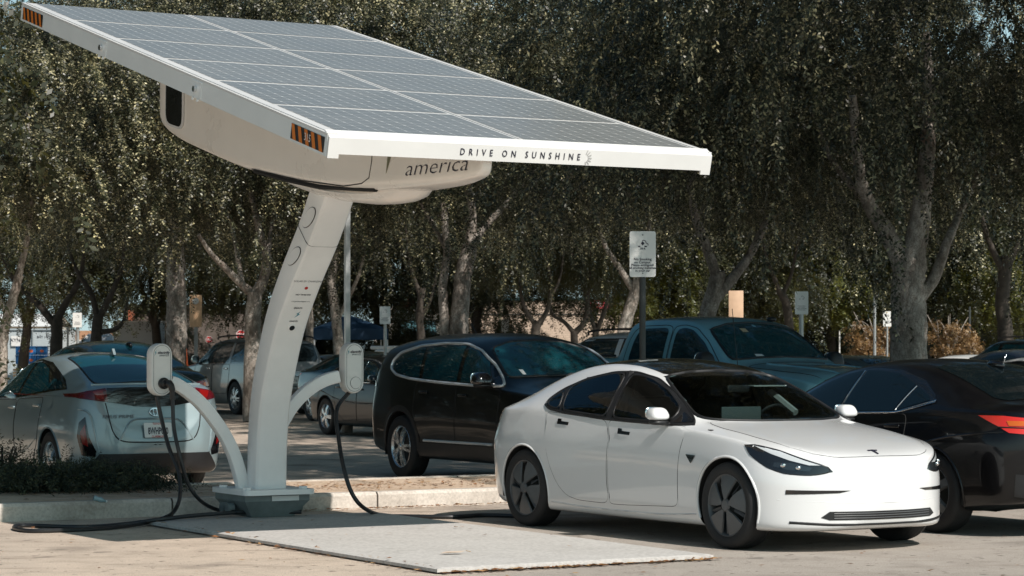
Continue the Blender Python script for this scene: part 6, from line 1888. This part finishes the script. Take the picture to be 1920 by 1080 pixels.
# --- a row along the lot's left border, outside the frame, mirrored in the dark car sides
for i, (x, y) in enumerate(((-14.0, 27.0), (-13.0, 34.0), (-16.0, 41.0))):
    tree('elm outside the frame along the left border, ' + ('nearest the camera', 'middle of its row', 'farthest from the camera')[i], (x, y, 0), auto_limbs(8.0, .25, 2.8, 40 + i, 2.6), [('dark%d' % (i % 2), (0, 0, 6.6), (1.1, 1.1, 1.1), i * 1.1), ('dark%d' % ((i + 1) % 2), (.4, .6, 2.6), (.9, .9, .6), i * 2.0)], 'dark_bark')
# ------------------------------------------------------------------ signs, poles, far buildings, small things
def no_smoking_sign(px, py, Y, w, h, label, bottom=0.0, detail=2, mat='sign_white', turn=0.0):
    c = at(px, py, Y)
    root = empty('no_smoking_sign', (c.x, Y, bottom), turn, label, 'sign', 'white no-smoking signs')
    cz = c.z - bottom
    p = MB(); r = .035 if Y < 40 else .03
    p.tube([(0, .045, 0), (0, .045, cz + h * .3)], r, 10); p.build('post', M['dark_steel'] if detail == 2 else M['steel'], root, sharp=40)
    b = MB(); b.prism(round_poly([(-w / 2, -h / 2), (w / 2, -h / 2), (w / 2, h / 2), (-w / 2, h / 2)], w * .09, 4), .006, frame((0, -.0, cz), (1, 0, 0), (0, 0, 1)))
    bo = b.build('sign_panel', M[mat], root, smooth=False)
    Fp = frame((0, -.0085, cz), (1, 0, 0), (0, 0, 1))
    def bar(nm, x0, y0, x1, y1, mt):
        m_ = MB(); m_.add([Fp @ Vector(q) for q in ((x0, y0, 0), (x1, y0, 0), (x1, y1, 0), (x0, y1, 0))], [(0, 1, 2, 3)]); return m_.build(nm, M[mt], bo, smooth=False)
    k = w / .305
    if detail == 2:
        for s_, y_, sz in (('No Smoking', -.055, .038), ('on Campus.', -.088, .038), ('Please extinguish', -.118, .036), ('all smoking materials', -.148, .034), ('in your car', -.178, .036)):
            text_mesh('sign_lettering', s_, sz, Fp @ Matrix.Translation((0, y_, 0)), M['ink'], bo, bold=.0006)
    else:
        for y_, q in ((-.07, .6), (-.10, .5), (-.13, .75), (-.16, .6)): bar('sign_text_line', -w * q / 2, (y_ - .004) * k, w * q / 2, (y_ + .004) * k, 'grey_ink')
    g = 'ink' if detail == 2 else 'grey_ink'
    bar('cigarette_symbol', -.055 * k, .082 * k, -.028 * k, .096 * k, g); bar('cigarette_symbol', .02 * k, .082 * k, .05 * k, .096 * k, g)
    sm = MB(); sm.tube([Fp @ Vector(q) for q in smooth_line([(.0, .13 * k, 0), (.0, .16 * k, 0), (.03 * k, .155 * k, 0), (.04 * k, .13 * k, 0), (.06 * k, .12 * k, 0), (.062 * k, .10 * k, 0)], 4)], .004 * k, 5); sm.build('smoke_symbol', M[g], bo)
    if detail == 2:
        dm = MB(); dm.prism([(-.02, 0), (0, -.022), (.02, 0), (0, .022)], .001, Fp @ Matrix.Translation((.0, .115, 0))); dm.build('flame_symbol', M['ink'], bo, smooth=False)
        text_mesh('sign_lettering', '50 ft', .03, Fp @ Matrix.Translation((0, .058, 0)), M['ink'], bo, bold=.0008)
        for y_ in (.205, -.205):
            bt = MB(); bt.prism([(math.cos(a) * .007, math.sin(a) * .007) for a in np.linspace(0, 6.2, 9)], .004, Fp @ Matrix.Translation((0, y_, 0))); bt.build('bolt', M['dark_steel'], bo, smooth=False)
    return root


no_smoking_sign(1205, 476.5, 26.0, .280, .49, 'large no-smoking sign with readable lettering on a dark post in front of the pickup cab')
no_smoking_sign(1503, 568, 37, .203, .35, 'white no-smoking sign beyond the pickup windscreen', detail=1)
no_smoking_sign(722, 591, 46.2, .205, .335, 'white no-smoking sign in front of the blue tent', detail=1)
no_smoking_sign(145, 600, 46, .172, .276, 'white no-smoking sign right of the shipping container', detail=1)
no_smoking_sign(947, 610, 98, .29, .50, 'small far white sign above the black crossover roof', detail=1)
no_smoking_sign(1664, 598, 83, .29, .52, 'leaf-shaded white sign left of the thickest trunk', detail=1)
no_smoking_sign(1610, 653, 120, .17, .34, 'tiny far white sign before the orange-brown tree', detail=1)


def pole(px, ytop, Y, r, label, mat='steel', square=False, name='light_pole', cat='pole', head=True):
    root = empty(name, ((px - CX) * Y / F, Y, 0), R(25), label, cat)
    z = CH + (HY - ytop) * Y / F
    mb = MB()
    if square: mb.box((0, 0, z / 2), (r * 2, r * 2, z))
    else: mb.tube([(0, 0, 0), (0, 0, z * .5), (0, 0, z)], [r * 1.1, r, r * .9], 10)
    mb.build('shaft', M[mat], root, sharp=40)
    bs = MB(); bs.tube([(0, 0, 0), (0, 0, .35)], r * 2.4, 14); bs.build('footing', M['kerb'], root, sharp=40)
    if head:
        h = MB(); h.box((.35, 0, z), (.7, .28, .12), None, .03); h.build('lamp_head', M['steel'], root, sharp=40)
    return root


pole(651, 235, 45, .045, 'tall square light pole rising behind the charger with the empty socket', square=True)
pole(1640, 556, 80, .05, 'grey post before the orange-brown tree', head=False, name='steel_post')
pole(1574, 620, 95, .03, 'thin white stake left of the orange-brown tree', 'sign_white', head=False, name='thin_post')
pole(1818, 575, 90, .05, 'dark post in front of the tan-leaved tree', 'dark_steel', head=False, name='steel_post')
pole(127, 613, 90, .04, 'dark bollard post between the container and the no-smoking sign', 'dark_steel', head=False, name='steel_post')


def board(px, y0, y1, Y, w, label, mat, top=None, post=True):
    c0, c1 = at(px, y1, Y), at(px, y0, Y)
    root = empty('board_sign', (c0.x, Y, 0), 0, label, 'sign')
    b = MB(); b.box((0, 0, (c0.z + c1.z) / 2), (w, .05, c1.z - c0.z), None, .01); bo = b.build('sign_board', mat, root, sharp=40)
    if top:
        t = MB(); t.prism([(math.cos(a) * w * .27, math.sin(a) * w * .27) for a in np.linspace(0, 6.28, 21)[:-1]], .004, frame((0, -.029, c1.z - w * .5), (1, 0, 0), (0, 0, 1))); t.build('round_mark', M['sign_white'], bo, smooth=False)
    if post:
        p = MB(); p.box((0, .06, c1.z * .5), (.1, .06, c1.z)); p.build('post', M['steel'], root, smooth=False)
    return root


tanm = plain('tan_board', (.78, .50, .30), .6, var=.15, vscale=4)
board(367, 553, 613, 70, .35, 'tan board sign on a grey post beside the stout blotchy trunk', tanm, True)
board(1380, 545, 640, 76, .46, 'pale tan upright board behind the pickup roof', plain('pale_tan', (.62, .42, .28), .6, var=.1), False, False)


def stop_sign(px, py, Y, s, label, z0=0):
    c = at(px, py, Y)
    root = empty('stop_sign', (c.x, Y, 0), 0, label, 'sign')
    Fp = frame((0, 0, c.z), (1, 0, 0), (0, 0, 1))
    oc = lambda r: [(r * math.cos(R(22.5 + 45 * k)), r * math.sin(R(22.5 + 45 * k))) for k in range(8)]
    a = MB(); a.prism(oc(s / 2), .006, Fp); ao = a.build('border', M['sign_white'], root, smooth=False)
    b = MB(); b.prism(oc(s * .45), .008, Fp); b.build('red_face', M['red_ink'], ao, smooth=False)
    text_mesh('stop_lettering', 'STOP', s * .40, Fp @ Matrix.Translation((0, 0, .0095)), M['sign_white'], ao, bold=.006, fitw=s * .70)
    p = MB(); p.tube([(0, .05, 0), (0, .05, c.z)], .035, 8); p.build('post', M['steel'], root, sharp=40)


stop_sign(452, 628, 118, .52, 'sunlit red stop sign above the silver SUV roof rack')
stop_sign(392, 637, 116, .36, 'shaded red stop sign left of the silver SUV windscreen')

# --- buildings far behind
def slab(mb, px0, px1, y0, y1, Y, depth=8.0, base=True):
    a, b = at(px0, y0, Y), at(px1, y1, Y)
    z0 = 0 if base else b.z
    mb.box(((a.x + b.x) / 2, Y + depth / 2, (a.z + z0) / 2), (b.x - a.x, depth, a.z - z0))
    return mb


def brick(name, col, mort, sc=1.0):
    m, nt, p = node_mat(name)
    tc = nt.nodes.new('ShaderNodeTexCoord'); mp = nt.nodes.new('ShaderNodeMapping'); mp.inputs['Rotation'].default_value = (R(90), 0, 0)
    nt.links.new(tc.outputs['Object'], mp.inputs['Vector'])
    bt = nt.nodes.new('ShaderNodeTexBrick'); bt.inputs['Scale'].default_value = 2.2 * sc
    bt.inputs['Color1'].default_value = (*col, 1); bt.inputs['Color2'].default_value = (*[c * .88 for c in col], 1); bt.inputs['Mortar'].default_value = (*mort, 1)
    bt.inputs['Mortar Size'].default_value = .03
    nt.links.new(mp.outputs[0], bt.inputs['Vector']); nt.links.new(bt.outputs['Color'], p.inputs['Base Color']); p.inputs['Roughness'].default_value = .85
    return m


g = empty('store_building', ((1060 - CX) * 130 / F, 130, 0), 0, 'long beige block building with a dark roof edge and a red wall sign', 'building')
off = -g.location
def gb(mb, name, mat, **k):
    o = mb.build(name, mat, g, **k); o.data.transform(Matrix.Translation(off)); return o
gb(slab(MB(), 835, 1250, 563, 660, 130, 14), 'wall', brick('beige_block', (.52, .40, .31), (.40, .31, .24)), smooth=False)
gb(slab(MB(), 833, 1252, 559, 563, 129.9, 14.2, False), 'roof_edge', plain('dark_cap', (.04, .10, .11), .5), smooth=False)
gb(slab(MB(), 835, 1250, 588.5, 590.5, 129.95, .04, False), 'conduit', M['dark_steel'], smooth=False)
so = gb(slab(MB(), 1107, 1167, 563, 578, 129.8, .18, False), 'wall_sign', plain('red_sign', (.62, .07, .10), .5), smooth=False)
text_mesh('sign_lettering', 'DRIVES', .26, frame(at(1137, 568, 129.78) + off, (1, 0, 0), (0, 0, 1)), M['sign_white'], so, fitw=1.5, bold=.006)
text_mesh('sign_lettering', 'MON 88.8', .12, frame(at(1130, 575, 129.78) + off, (1, 0, 0), (0, 0, 1)), M['sign_white'], so)

g = empty('cafe_building', ((790 - CX) * 112 / F, 112, 0), 0, 'white fronted shop with a teal ribbed awning, beyond the blue tent', 'building')
off = -g.location
wall_w = plain('white_wall', (.70, .66, .60), .8, var=.05)
gb(slab(MB(), 700, 830, 574, 680, 112, 9), 'wall', wall_w, smooth=False)
gb(slab(MB(), 698, 832, 599.5, 601.5, 111.9, .3, False), 'fascia_line', M['dark_steel'], smooth=False)
aw = MB(); a0, a1, b0, b1 = at(752, 602, 111.8), at(816, 602, 111.8), at(752, 625, 110.2), at(818, 625, 110.2)
aw.add([a0, a1, b1, b0, a0 + Vector((0, .1, -.1)), a1 + Vector((0, .1, -.1)), b1 + Vector((0, .1, -.1)), b0 + Vector((0, .1, -.1))], [(0, 1, 2, 3), (7, 6, 5, 4), (0, 3, 7, 4), (1, 5, 6, 2), (3, 2, 6, 7)])
ao = gb(aw, 'awning', plain('teal_awning', (.16, .36, .40), .5), smooth=False)
rb = MB()
for k in range(11): rb.tube([a0.lerp(a1, k / 10) + Vector((0, 0, .02)), b0.lerp(b1, k / 10) + Vector((0, 0, .02))], .022, 4)
o = gb(rb, 'awning_rib', plain('awning_rib_paint', (.05, .13, .15), .5)); o.parent = ao
sg = gb(slab(MB(), 744, 790, 581, 588, 111.7, .2, False), 'shop_sign', M['sign_white'], smooth=False)
o = gb(slab(MB(), 756, 763, 582, 587, 111.6, .05, False), 'sign_emblem', M['teal_ink'], smooth=False); o.parent = sg
text_mesh('sign_lettering', 'LOWS', .16, frame(at(773, 584.5, 111.66) + off, (1, 0, 0), (0, 0, 1)), M['teal_ink'], sg)
o = gb(slab(MB(), 748, 776, 560, 576, 111.8, .2, False), 'red_panel', plain('red_panel_paint', (.55, .03, .02), .5), smooth=False)
gb(slab(MB(), 745, 825, 626, 672, 111.9, .1, False), 'shop_window', M['dark_glass'], smooth=False)

g = empty('brown_building', ((340 - CX) * 150 / F, 150, 0), 0, 'low brown building with a red chimney, behind the grey trailer', 'building')
off = -g.location
gb(slab(MB(), 232, 560, 575, 690, 150, 12), 'wall', plain('brown_render', (.085, .066, .055), .8, var=.1), smooth=False)
gb(slab(MB(), 240, 246, 582, 602, 148.5, 1.4), 'chimney', plain('red_brick', (.35, .10, .05), .8), smooth=False)
gb(slab(MB(), 228, 564, 571, 575, 149.6, 12.8, False), 'roof_edge', M['dark_steel'], smooth=False)

g = empty('box_trailer', ((255 - CX) * 105 / F, 105, 0), 0, 'plain grey box trailer beyond the silver hatchback', 'trailer')
off = -g.location
gb(slab(MB(), 213, 294, 603, 660, 105, 2.4, False), 'box', plain('trailer_grey', (.46, .48, .49), .6, var=.04), smooth=False)
gb(slab(MB(), 212, 295, 601.5, 603.5, 104.95, 2.5, False), 'top_rail', M['sign_white'], smooth=False)
tw = MB()
for px in (235, 245): 
    p = at(px, 672, 105.2); tw.tube([Vector((p.x, 105.0, .45)), Vector((p.x, 105.3, .45))], .45, 16)
gb(tw, 'wheel_pair', M['rubber'])
la = MB(); la.box((at(276, 640, 105).x, 106, .35), (.12, .12, .72)); gb(la, 'landing_leg', M['dark_steel'], smooth=False)

g = empty('shipping_container', ((55 - CX) * 118 / F, 118, 0), 0, 'pale blue-grey shipping container with its doors facing the lot', 'container')
off = -g.location
cm = plain('container_paint', (.42, .47, .49), .5, var=.05)
gb(slab(MB(), 10, 100, 617, 700, 118, 6.0), 'body', cm, smooth=False)
rod = MB()
for px in (34, 49, 61): 
    a, b = at(px, 620, 117.93), at(px, 697, 117.93); rod.tube([a, b], .03, 6)
gb(rod, 'lock_rod', plain('rod_grey', (.22, .25, .26), .5))
fr_ = MB()
for px in (11, 99): slab(fr_, px - 1.3, px + 1.3, 616.5, 700, 117.9, .1)
slab(fr_, 10, 100, 616, 619, 117.92, .08, False)
gb(fr_, 'door_frame', plain('frame_grey', (.36, .42, .45), .5), smooth=False)
pt_ = gb(slab(MB(), 21, 43, 630, 649, 117.9, .03, False), 'placard', M['sign_white'], smooth=False)
text_mesh('placard_lettering', 'XYNC', .24, frame(at(32, 638, 117.88) + off, (1, 0, 0), (0, 0, 1)), M['ink'], pt_)
text_mesh('container_number', 'BHT 1422', .16, frame(at(82, 632, 117.98) + off, (1, 0, 0), (0, 0, 1)), M['ink'], g)
cr = plain('crate_blue', (.02, .14, .36), .5, var=.1)
def crate(i, px, py, lab):
    p = at(px, py, 116.6)
    r_ = empty('blue_crate', (p.x, p.y, p.z - .22), 0, lab, 'crate', 'blue crates in front of the container')
    b = MB(); b.box((0, 0, .2), (.48, .4, .38), None, .03); bo = b.build('box', cr, r_, sharp=40)
    l_ = MB(); l_.box((0, 0, .41), (.52, .44, .05), None, .015); l_.build('lid', cr, r_, sharp=40)
    m_ = MB(); m_.prism([(math.cos(a) * .09, math.sin(a) * .07) for a in np.linspace(0, 6.28, 15)[:-1]], .004, frame((0, -.203, .2), (1, 0, 0), (0, 0, 1))); m_.build('round_mark', plain('orange_mark', (.6, .12, .04), .5), bo, smooth=False)
for i, (px, lab) in enumerate(((40, 'blue crate with a red mark, upper left of the crates by the container'), (60, 'blue crate with a red mark, upper middle of the crates by the container'), (80, 'blue crate with a red mark, upper right of the crates by the container'))): crate(i, px, 657.5, lab)
for i, (px, lab) in enumerate(((40, 'blue crate under the upper left crate by the container'), (60, 'blue crate under the upper middle crate by the container'), (80, 'blue crate under the upper right crate by the container'))): crate(i, px, 674.5, lab)
pal = empty('pallet_stack', (at(60, 700, 116.6).x, 116.6, 0), 0, 'stack of pallets carrying the blue crates', 'pallets')
pm_ = MB()
for k in range(5):
    pm_.box((0, 0, .07 + k * .145), (1.7, .6, .10))
pm_.build('planks', plain('pallet_wood', (.25, .18, .11), .8, var=.2), pal, smooth=False)

g = empty('fabric_shelter', ((190 - CX) * 108 / F, 108, 0), 0, 'low white fabric shelter roof left of the grey trailer', 'shelter')
off = -g.location
sh = MB(); zt, zb = CH + (660 - 625) * 108 / F, CH + (660 - 643) * 108 / F
x0, xa, xb, x1 = [(q - CX) * 108 / F for q in (146, 155, 196, 214)]
sh.add([(x0, 108, zb), (x1, 108, zb), (xb, 109.5, zt), (xa, 109.5, zt), (x0, 111, zb), (x1, 111, zb)], [(0, 1, 2, 3), (4, 3, 2, 5), (0, 3, 4), (1, 5, 2)])
gb(sh, 'roof', M['sign_white'], smooth=False)
lg = MB()
for x in (x0 + .1, x1 - .1):
    for y in (108.1, 110.9): lg.tube([(x, y, 0), (x, y, zb)], .04, 6)
gb(lg, 'leg_frame', M['steel'])
g = empty('site_wall', ((120 - CX) * 125 / F, 125, 0), 0, 'low white wall topped by an orange-brown fence, right of the container', 'wall')
off = -g.location
gb(slab(MB(), 100, 215, 637, 700, 125, .3), 'wall', wall_w, smooth=False)
gb(slab(MB(), 100, 215, 620, 637, 125.1, .1, False), 'fence_panel', plain('rust_fence', (.40, .22, .13), .8, var=.2), smooth=False)
g = empty('long_shed', ((60 - CX) * 160 / F, 160, 0), 0, 'long low shed with a pale roof behind the container', 'building')
off = -g.location
gb(slab(MB(), -80, 90, 613, 690, 160, 8), 'wall', plain('shed_wall', (.40, .36, .30), .8), smooth=False)
rf = MB(); a, b = at(-82, 612, 159.8), at(94, 612, 159.8); rf.add([a, b, b + Vector((0, 4, .9)), a + Vector((0, 4, .9)), a + Vector((0, 8.4, 0)), b + Vector((0, 8.4, 0))], [(0, 1, 2, 3), (3, 2, 5, 4)]); gb(rf, 'roof', M['sign_white'], smooth=False)

# --- blue event tent
Y = 94
g = empty('blue_tent', ((653 - CX) * Y / F, Y, 0), R(8), 'dark blue pop-up tent with a peaked roof, right of the charging column', 'tent')
s = 1.42; zt, ze, zv = CH + (660 - 590) * Y / F, CH + (660 - 617) * Y / F, CH + (660 - 637) * Y / F
tm = plain('navy_canvas', (.008, .035, .075), .75, var=.2, vscale=2)
r_ = MB(); q = [(-s, -s), (s, -s), (s, s), (-s, s)]
r_.add([(x, y, ze) for x, y in q] + [(0, 0, zt)] + [(x * 1.01, y * 1.01, zv) for x, y in q], [(0, 1, 4), (1, 2, 4), (2, 3, 4), (3, 0, 4)] + [(5 + k, 5 + (k + 1) % 4, (k + 1) % 4, k) for k in range(4)])
r_.build('roof', tm, g, smooth=False, fixn=False)
for x, y in q:
    l_ = MB(); l_.box((x * .98, y * .98, ze / 2), (.05, .05, ze)); l_.build('leg', M['sign_white'], g, smooth=False)
g = empty('white_cart', (at(727, 652, 90).x, 90, 0), 0, 'white utility cart parked under the no-smoking sign by the tent', 'cart')
b = MB(); b.box((0, 0, 1.15), (.95, 1.2, .9), None, .12); b.build('body', M['sign_white'], g, sharp=40)
b = MB(); b.box((-.1, 0, 1.66), (1.05, 1.0, .14), None, .05); b.build('cover', M['sign_white'], g, sharp=40)
b = MB()
for sx in (-.35, .35): b.tube([(sx, -.62, .34), (sx, .62, .34)], .34, 14)
b.build('axle_wheels', M['rubber'], g)
cn = empty('traffic_cone', (at(348, 668, 62).x, 62, 0), 0, 'orange traffic cone beside the stout blotchy trunk', 'cone')
zc = CH + (660 - 652) * 62 / F
b = MB(); b.lathe([(.02, 1.6), (.03, 1.6), (.16, .06), (.001, .05)], 18, 'Z'); b.build('cone', plain('cone_orange', (.7, .12, .02), .5), cn)
b = MB(); b.box((0, 0, .03), (.42, .42, .05), None, .01); b.build('base', M['black_plastic'], cn, sharp=40)

# --- planting and litter on the kerb island
def shrub(label, c, rx, rz, n, seed, ls=.05, L=.34):
    r = np.random.default_rng(seed)
    org = r.normal(0, 1, (n, 3)) * np.array([rx * .42, rx * .30, rz * .25]); org[:, 2] = np.abs(org[:, 2]) * .8
    d = org / np.array([rx, rx, rz]) + r.normal(0, .35, (n, 3)); d[:, 2] = np.abs(d[:, 2]) * .6 + .35
    d /= np.linalg.norm(d, axis=1, keepdims=True)
    me = leaf_cloud('foliage', M['juniper'], org, d, L * r.uniform(.5, 1.3, n), r.uniform(.0, .35, n), 26, ls, seed, .22, 1.0, .7)
    root = empty('juniper_shrub', c, 0, label, 'shrub')
    link('foliage', me, None, root)
    st = MB()
    for k in range(7):
        a = k * 2.4; st.tube([(0, 0, -.02), (.15 * math.cos(a) * rx, .15 * math.sin(a) * rx, .12), (.45 * math.cos(a) * rx, .45 * math.sin(a) * rx, .5 * rz)], [.02, .014, .008], 6)
    st.build('stems', M['dark_bark'], root)
    return root


p = gnd(62, 925, .15); shrub('dark spreading juniper on the planter behind the looped cable', (p.x, p.y + .45, .14), 1.0, .34, 1300, 3, .045, .24)
p = gnd(165, 920, .15); shrub('lower dark juniper at the right of the planting, above the plastic scrap', (p.x + .02, p.y + .45, .14), .75, .26, 900, 4, .045, .22)
p = gnd(-14, 915, .15); shrub('upright leafy bush at the planter\'s left, taller than the junipers', (p.x, p.y + .5, .14), .30, .80, 160, 5, .05, .30)
bt = empty('crushed_bottle', gnd(186, 941, .15), .4, 'crushed clear plastic bottle on the planter edge', 'bottle')
bt.scale = (.75, .75, .75)
b = MB(); b.lathe([(.001, -.07), (.03, -.07), (.034, -.05), (.026, -.02), (.034, .01), (.028, .04), (.013, .07), (.013, .085), (.001, .085)], 12, 'X')
o = b.build('bottle_body', plain('clear_plastic', (.25, .38, .42), .08, coat=1), bt, sharp=40); o.location = (0, 0, .03); o.rotation_euler = (0, .3, 0)
b = MB(); b.lathe([(.001, .085), (.015, .085), (.015, .10), (.001, .10)], 10, 'X'); o = b.build('cap', M['sign_white'], bt); o.location = (0, 0, .03); o.rotation_euler = (0, .3, 0)


def litter():
    r = np.random.default_rng(5)
    P = []
    for k in range(420): P.append(bay(r.uniform(1.6, 4.6), 6.31 - abs(r.normal(0, .05)), .006))                # along the kerb foot
    for k in range(300): P.append(bay(r.uniform(.0, 2.3), -abs(r.normal(0, .035)) - .01, .006))                # along the plate's near edge
    for k in range(110): P.append(bay(-abs(r.normal(0, .03)) - .01, r.uniform(.0, 5), .006))
    for k in range(900):
        a = r.normal(0, 1, 2); P.append(bay(2.9 + a[0] * 1.5, 7.5 + a[1] * .42, .146))                          # on the island
    for k in range(260): P.append(bay(r.uniform(-6, 8), r.uniform(-3, 6), .006))
    v, f = [], []
    for p in P:
        if p.z > .1:
            q = p - P0; 
            if not 6.55 < q.dot(UA) < 8.55: continue
        elif -.02 < (p - P0).dot(VA) < 2.28 and 0 < (p - P0).dot(UA) < 5.4: p.z = .046
        s = r.uniform(.012, .034); a = r.uniform(0, 6.28); n = len(v)
        tl = r.normal(0, .35, 4)
        for k, (x, y) in enumerate(((1, 0), (0, .45), (-1, 0), (0, -.45))):
            v.append((p.x + s * (x * math.cos(a) - y * math.sin(a)), p.y + s * (x * math.sin(a) + y * math.cos(a)), p.z + s * (.25 + .5 * abs(tl[k]))))
        f.append((n, n + 1, n + 2, n + 3))
    m, nt, pb = node_mat('dry_leaves'); g_ = nt.nodes.new('ShaderNodeNewGeometry')
    nt.links.new(ramp(nt, g_.outputs['Random Per Island'], [(0, (.10, .045, .02)), (.5, (.28, .12, .045)), (1, (.42, .27, .13))]), pb.inputs['Base Color'])
    tag(pydata('fallen_leaves', v, f, m), 'dry brown leaves scattered along the kerb and over the planter', 'leaves', kind='stuff')


litter()
lf = empty('pale_leaf', bay(.62, .92, .047), .3, 'single large pale dry leaf on the concrete pad near its front edge', 'leaf')
b = MB(); b.add([(-.10, 0, .004), (-.04, .035, .016), (.04, .04, .012), (.10, .005, .02), (.05, -.03, .010), (-.04, -.035, .014)], [(0, 1, 4, 5), (1, 2, 3, 4)]); b.build('blade', plain('pale_leaf', (.55, .45, .36), .7), lf, smooth=False)
b = MB(); b.tube([(.10, .005, .02), (.135, .0, .012)], .003, 5); b.build('stalk', plain('leaf_stalk', (.35, .25, .15), .7), lf)

# --- more parked cars farther off
white2 = paint('white_paint', (.74, .74, .72), rough=.4, dust=.03)
big_suv('white_suv', 'white SUV with a roof rack, between the black crossover and the pickup cab', (2.0, 43.5, 0), HU, white2, full=False)
sedan('dark_crossover', 'dark crossover with a small red tail lamp, in front of the silver hatchback', (-5.85, 34.5, 0), HU, paint('teal_black_paint', (.012, .020, .022), rough=.25), 'teal_glass', full=True, chrome=False, lens=M['red_lens'], scale=(.94, .98, 1.15))
sedan('white_sedan_far', 'white sedan with its roof showing right of the thickest trunk', (9.9, 54, 0), HU, white2, 'dark_glass', full=False, chrome=False)
bpy.data.objects['white_sedan_far'].name = 'parked_sedan'
o = sedan('parked_sedan', 'white sedan at the right edge, nearest of the far white cars', (8.35, 39.0, 0), HU, paint('white_paint_b', (.72, .72, .71), rough=.4), 'dark_glass', full=True, chrome=True)
o = sedan('parked_sedan', 'black sedan with a bright roof line, beyond the white sedan at the right edge', (10.6, 49.0, 0), HT, paint('black_paint_b', (.008, .008, .010), rough=.3), 'dark_glass', full=False, chrome=True, scale=(1, 1, 1.08))
big_suv('dark_suv', 'dark SUV farthest right behind the white and black cars', (13.2, 63.0, 0), HU, paint('dark_teal_paint', (.010, .02, .022), rough=.3), full=False)
sedan('parked_sedan', 'bright blue sedan showing its roof left of the thickest trunk', (6.7, 47.5, 0), HT, paint('blue_paint', (.01, .10, .22), rough=.3), 'teal_glass', full=False, chrome=False)
sedan('parked_sedan', 'teal-grey sedan showing its roof beyond the pickup bonnet', (6.0, 43.5, 0), HU, paint('teal_grey_paint', (.10, .16, .17), metal=.3, rough=.3), 'teal_glass', full=False, chrome=False)
sedan('parked_sedan', 'teal-roofed sedan directly behind the dark blue-grey sedan', (-2.9, 52.0, 0), HT, paint('teal_paint', (.02, .06, .07), metal=.2, rough=.3), 'teal_glass', full=False, chrome=False, scale=(1, 1, 1.05))
sedan('parked_sedan', 'black car between the silver SUV and the blue-grey sedan', (-4.6, 66.0, 0), HT, paint('black_paint_c', (.010, .012, .014), rough=.3), 'dark_glass', full=False, chrome=False)

# --- low bushes closing the gaps far behind
for i, (px, Y, sc, wd) in enumerate(((548, 108, .55, 'left of the blue tent'), (602, 106, .5, 'behind the left half of the blue tent'), (668, 108, .55, 'behind the right half of the blue tent'), (735, 104, .5, 'behind the white cart'), (315, 112, .5, 'right of the grey trailer'),
                                     (1565, 112, .7, 'behind the white stake'), (1668, 112, .75, 'behind the orange-brown tree'), (1740, 112, .7, 'behind the thickest trunk'), (1830, 110, .75, 'behind the tan-leaved tree'), (1915, 110, .7, 'behind the far dark SUV'), (925, 104, .55, 'behind the smallest far white sign'))):
    rt = empty('bush', ((px - CX) * Y / F, Y, 0), 0, 'dark leafy bush ' + wd, 'bush')
    o = link('foliage', get_crown('dark%d' % (i % 2)), None, rt); o.location = (0, 0, 1.5 * sc / .55); o.scale = (sc, sc, sc); o.rotation_euler = (0, 0, i * 1.3)
    st = MB(); [st.tube([(0, 0, -.05), (.2 * math.cos(a), .2 * math.sin(a), .8), (.6 * math.cos(a), .6 * math.sin(a), 1.8)], [.07, .05, .02], 6) for a in (0, 1.6, 3.1, 4.7)]
    st.build('stems', M['dark_bark'], rt)
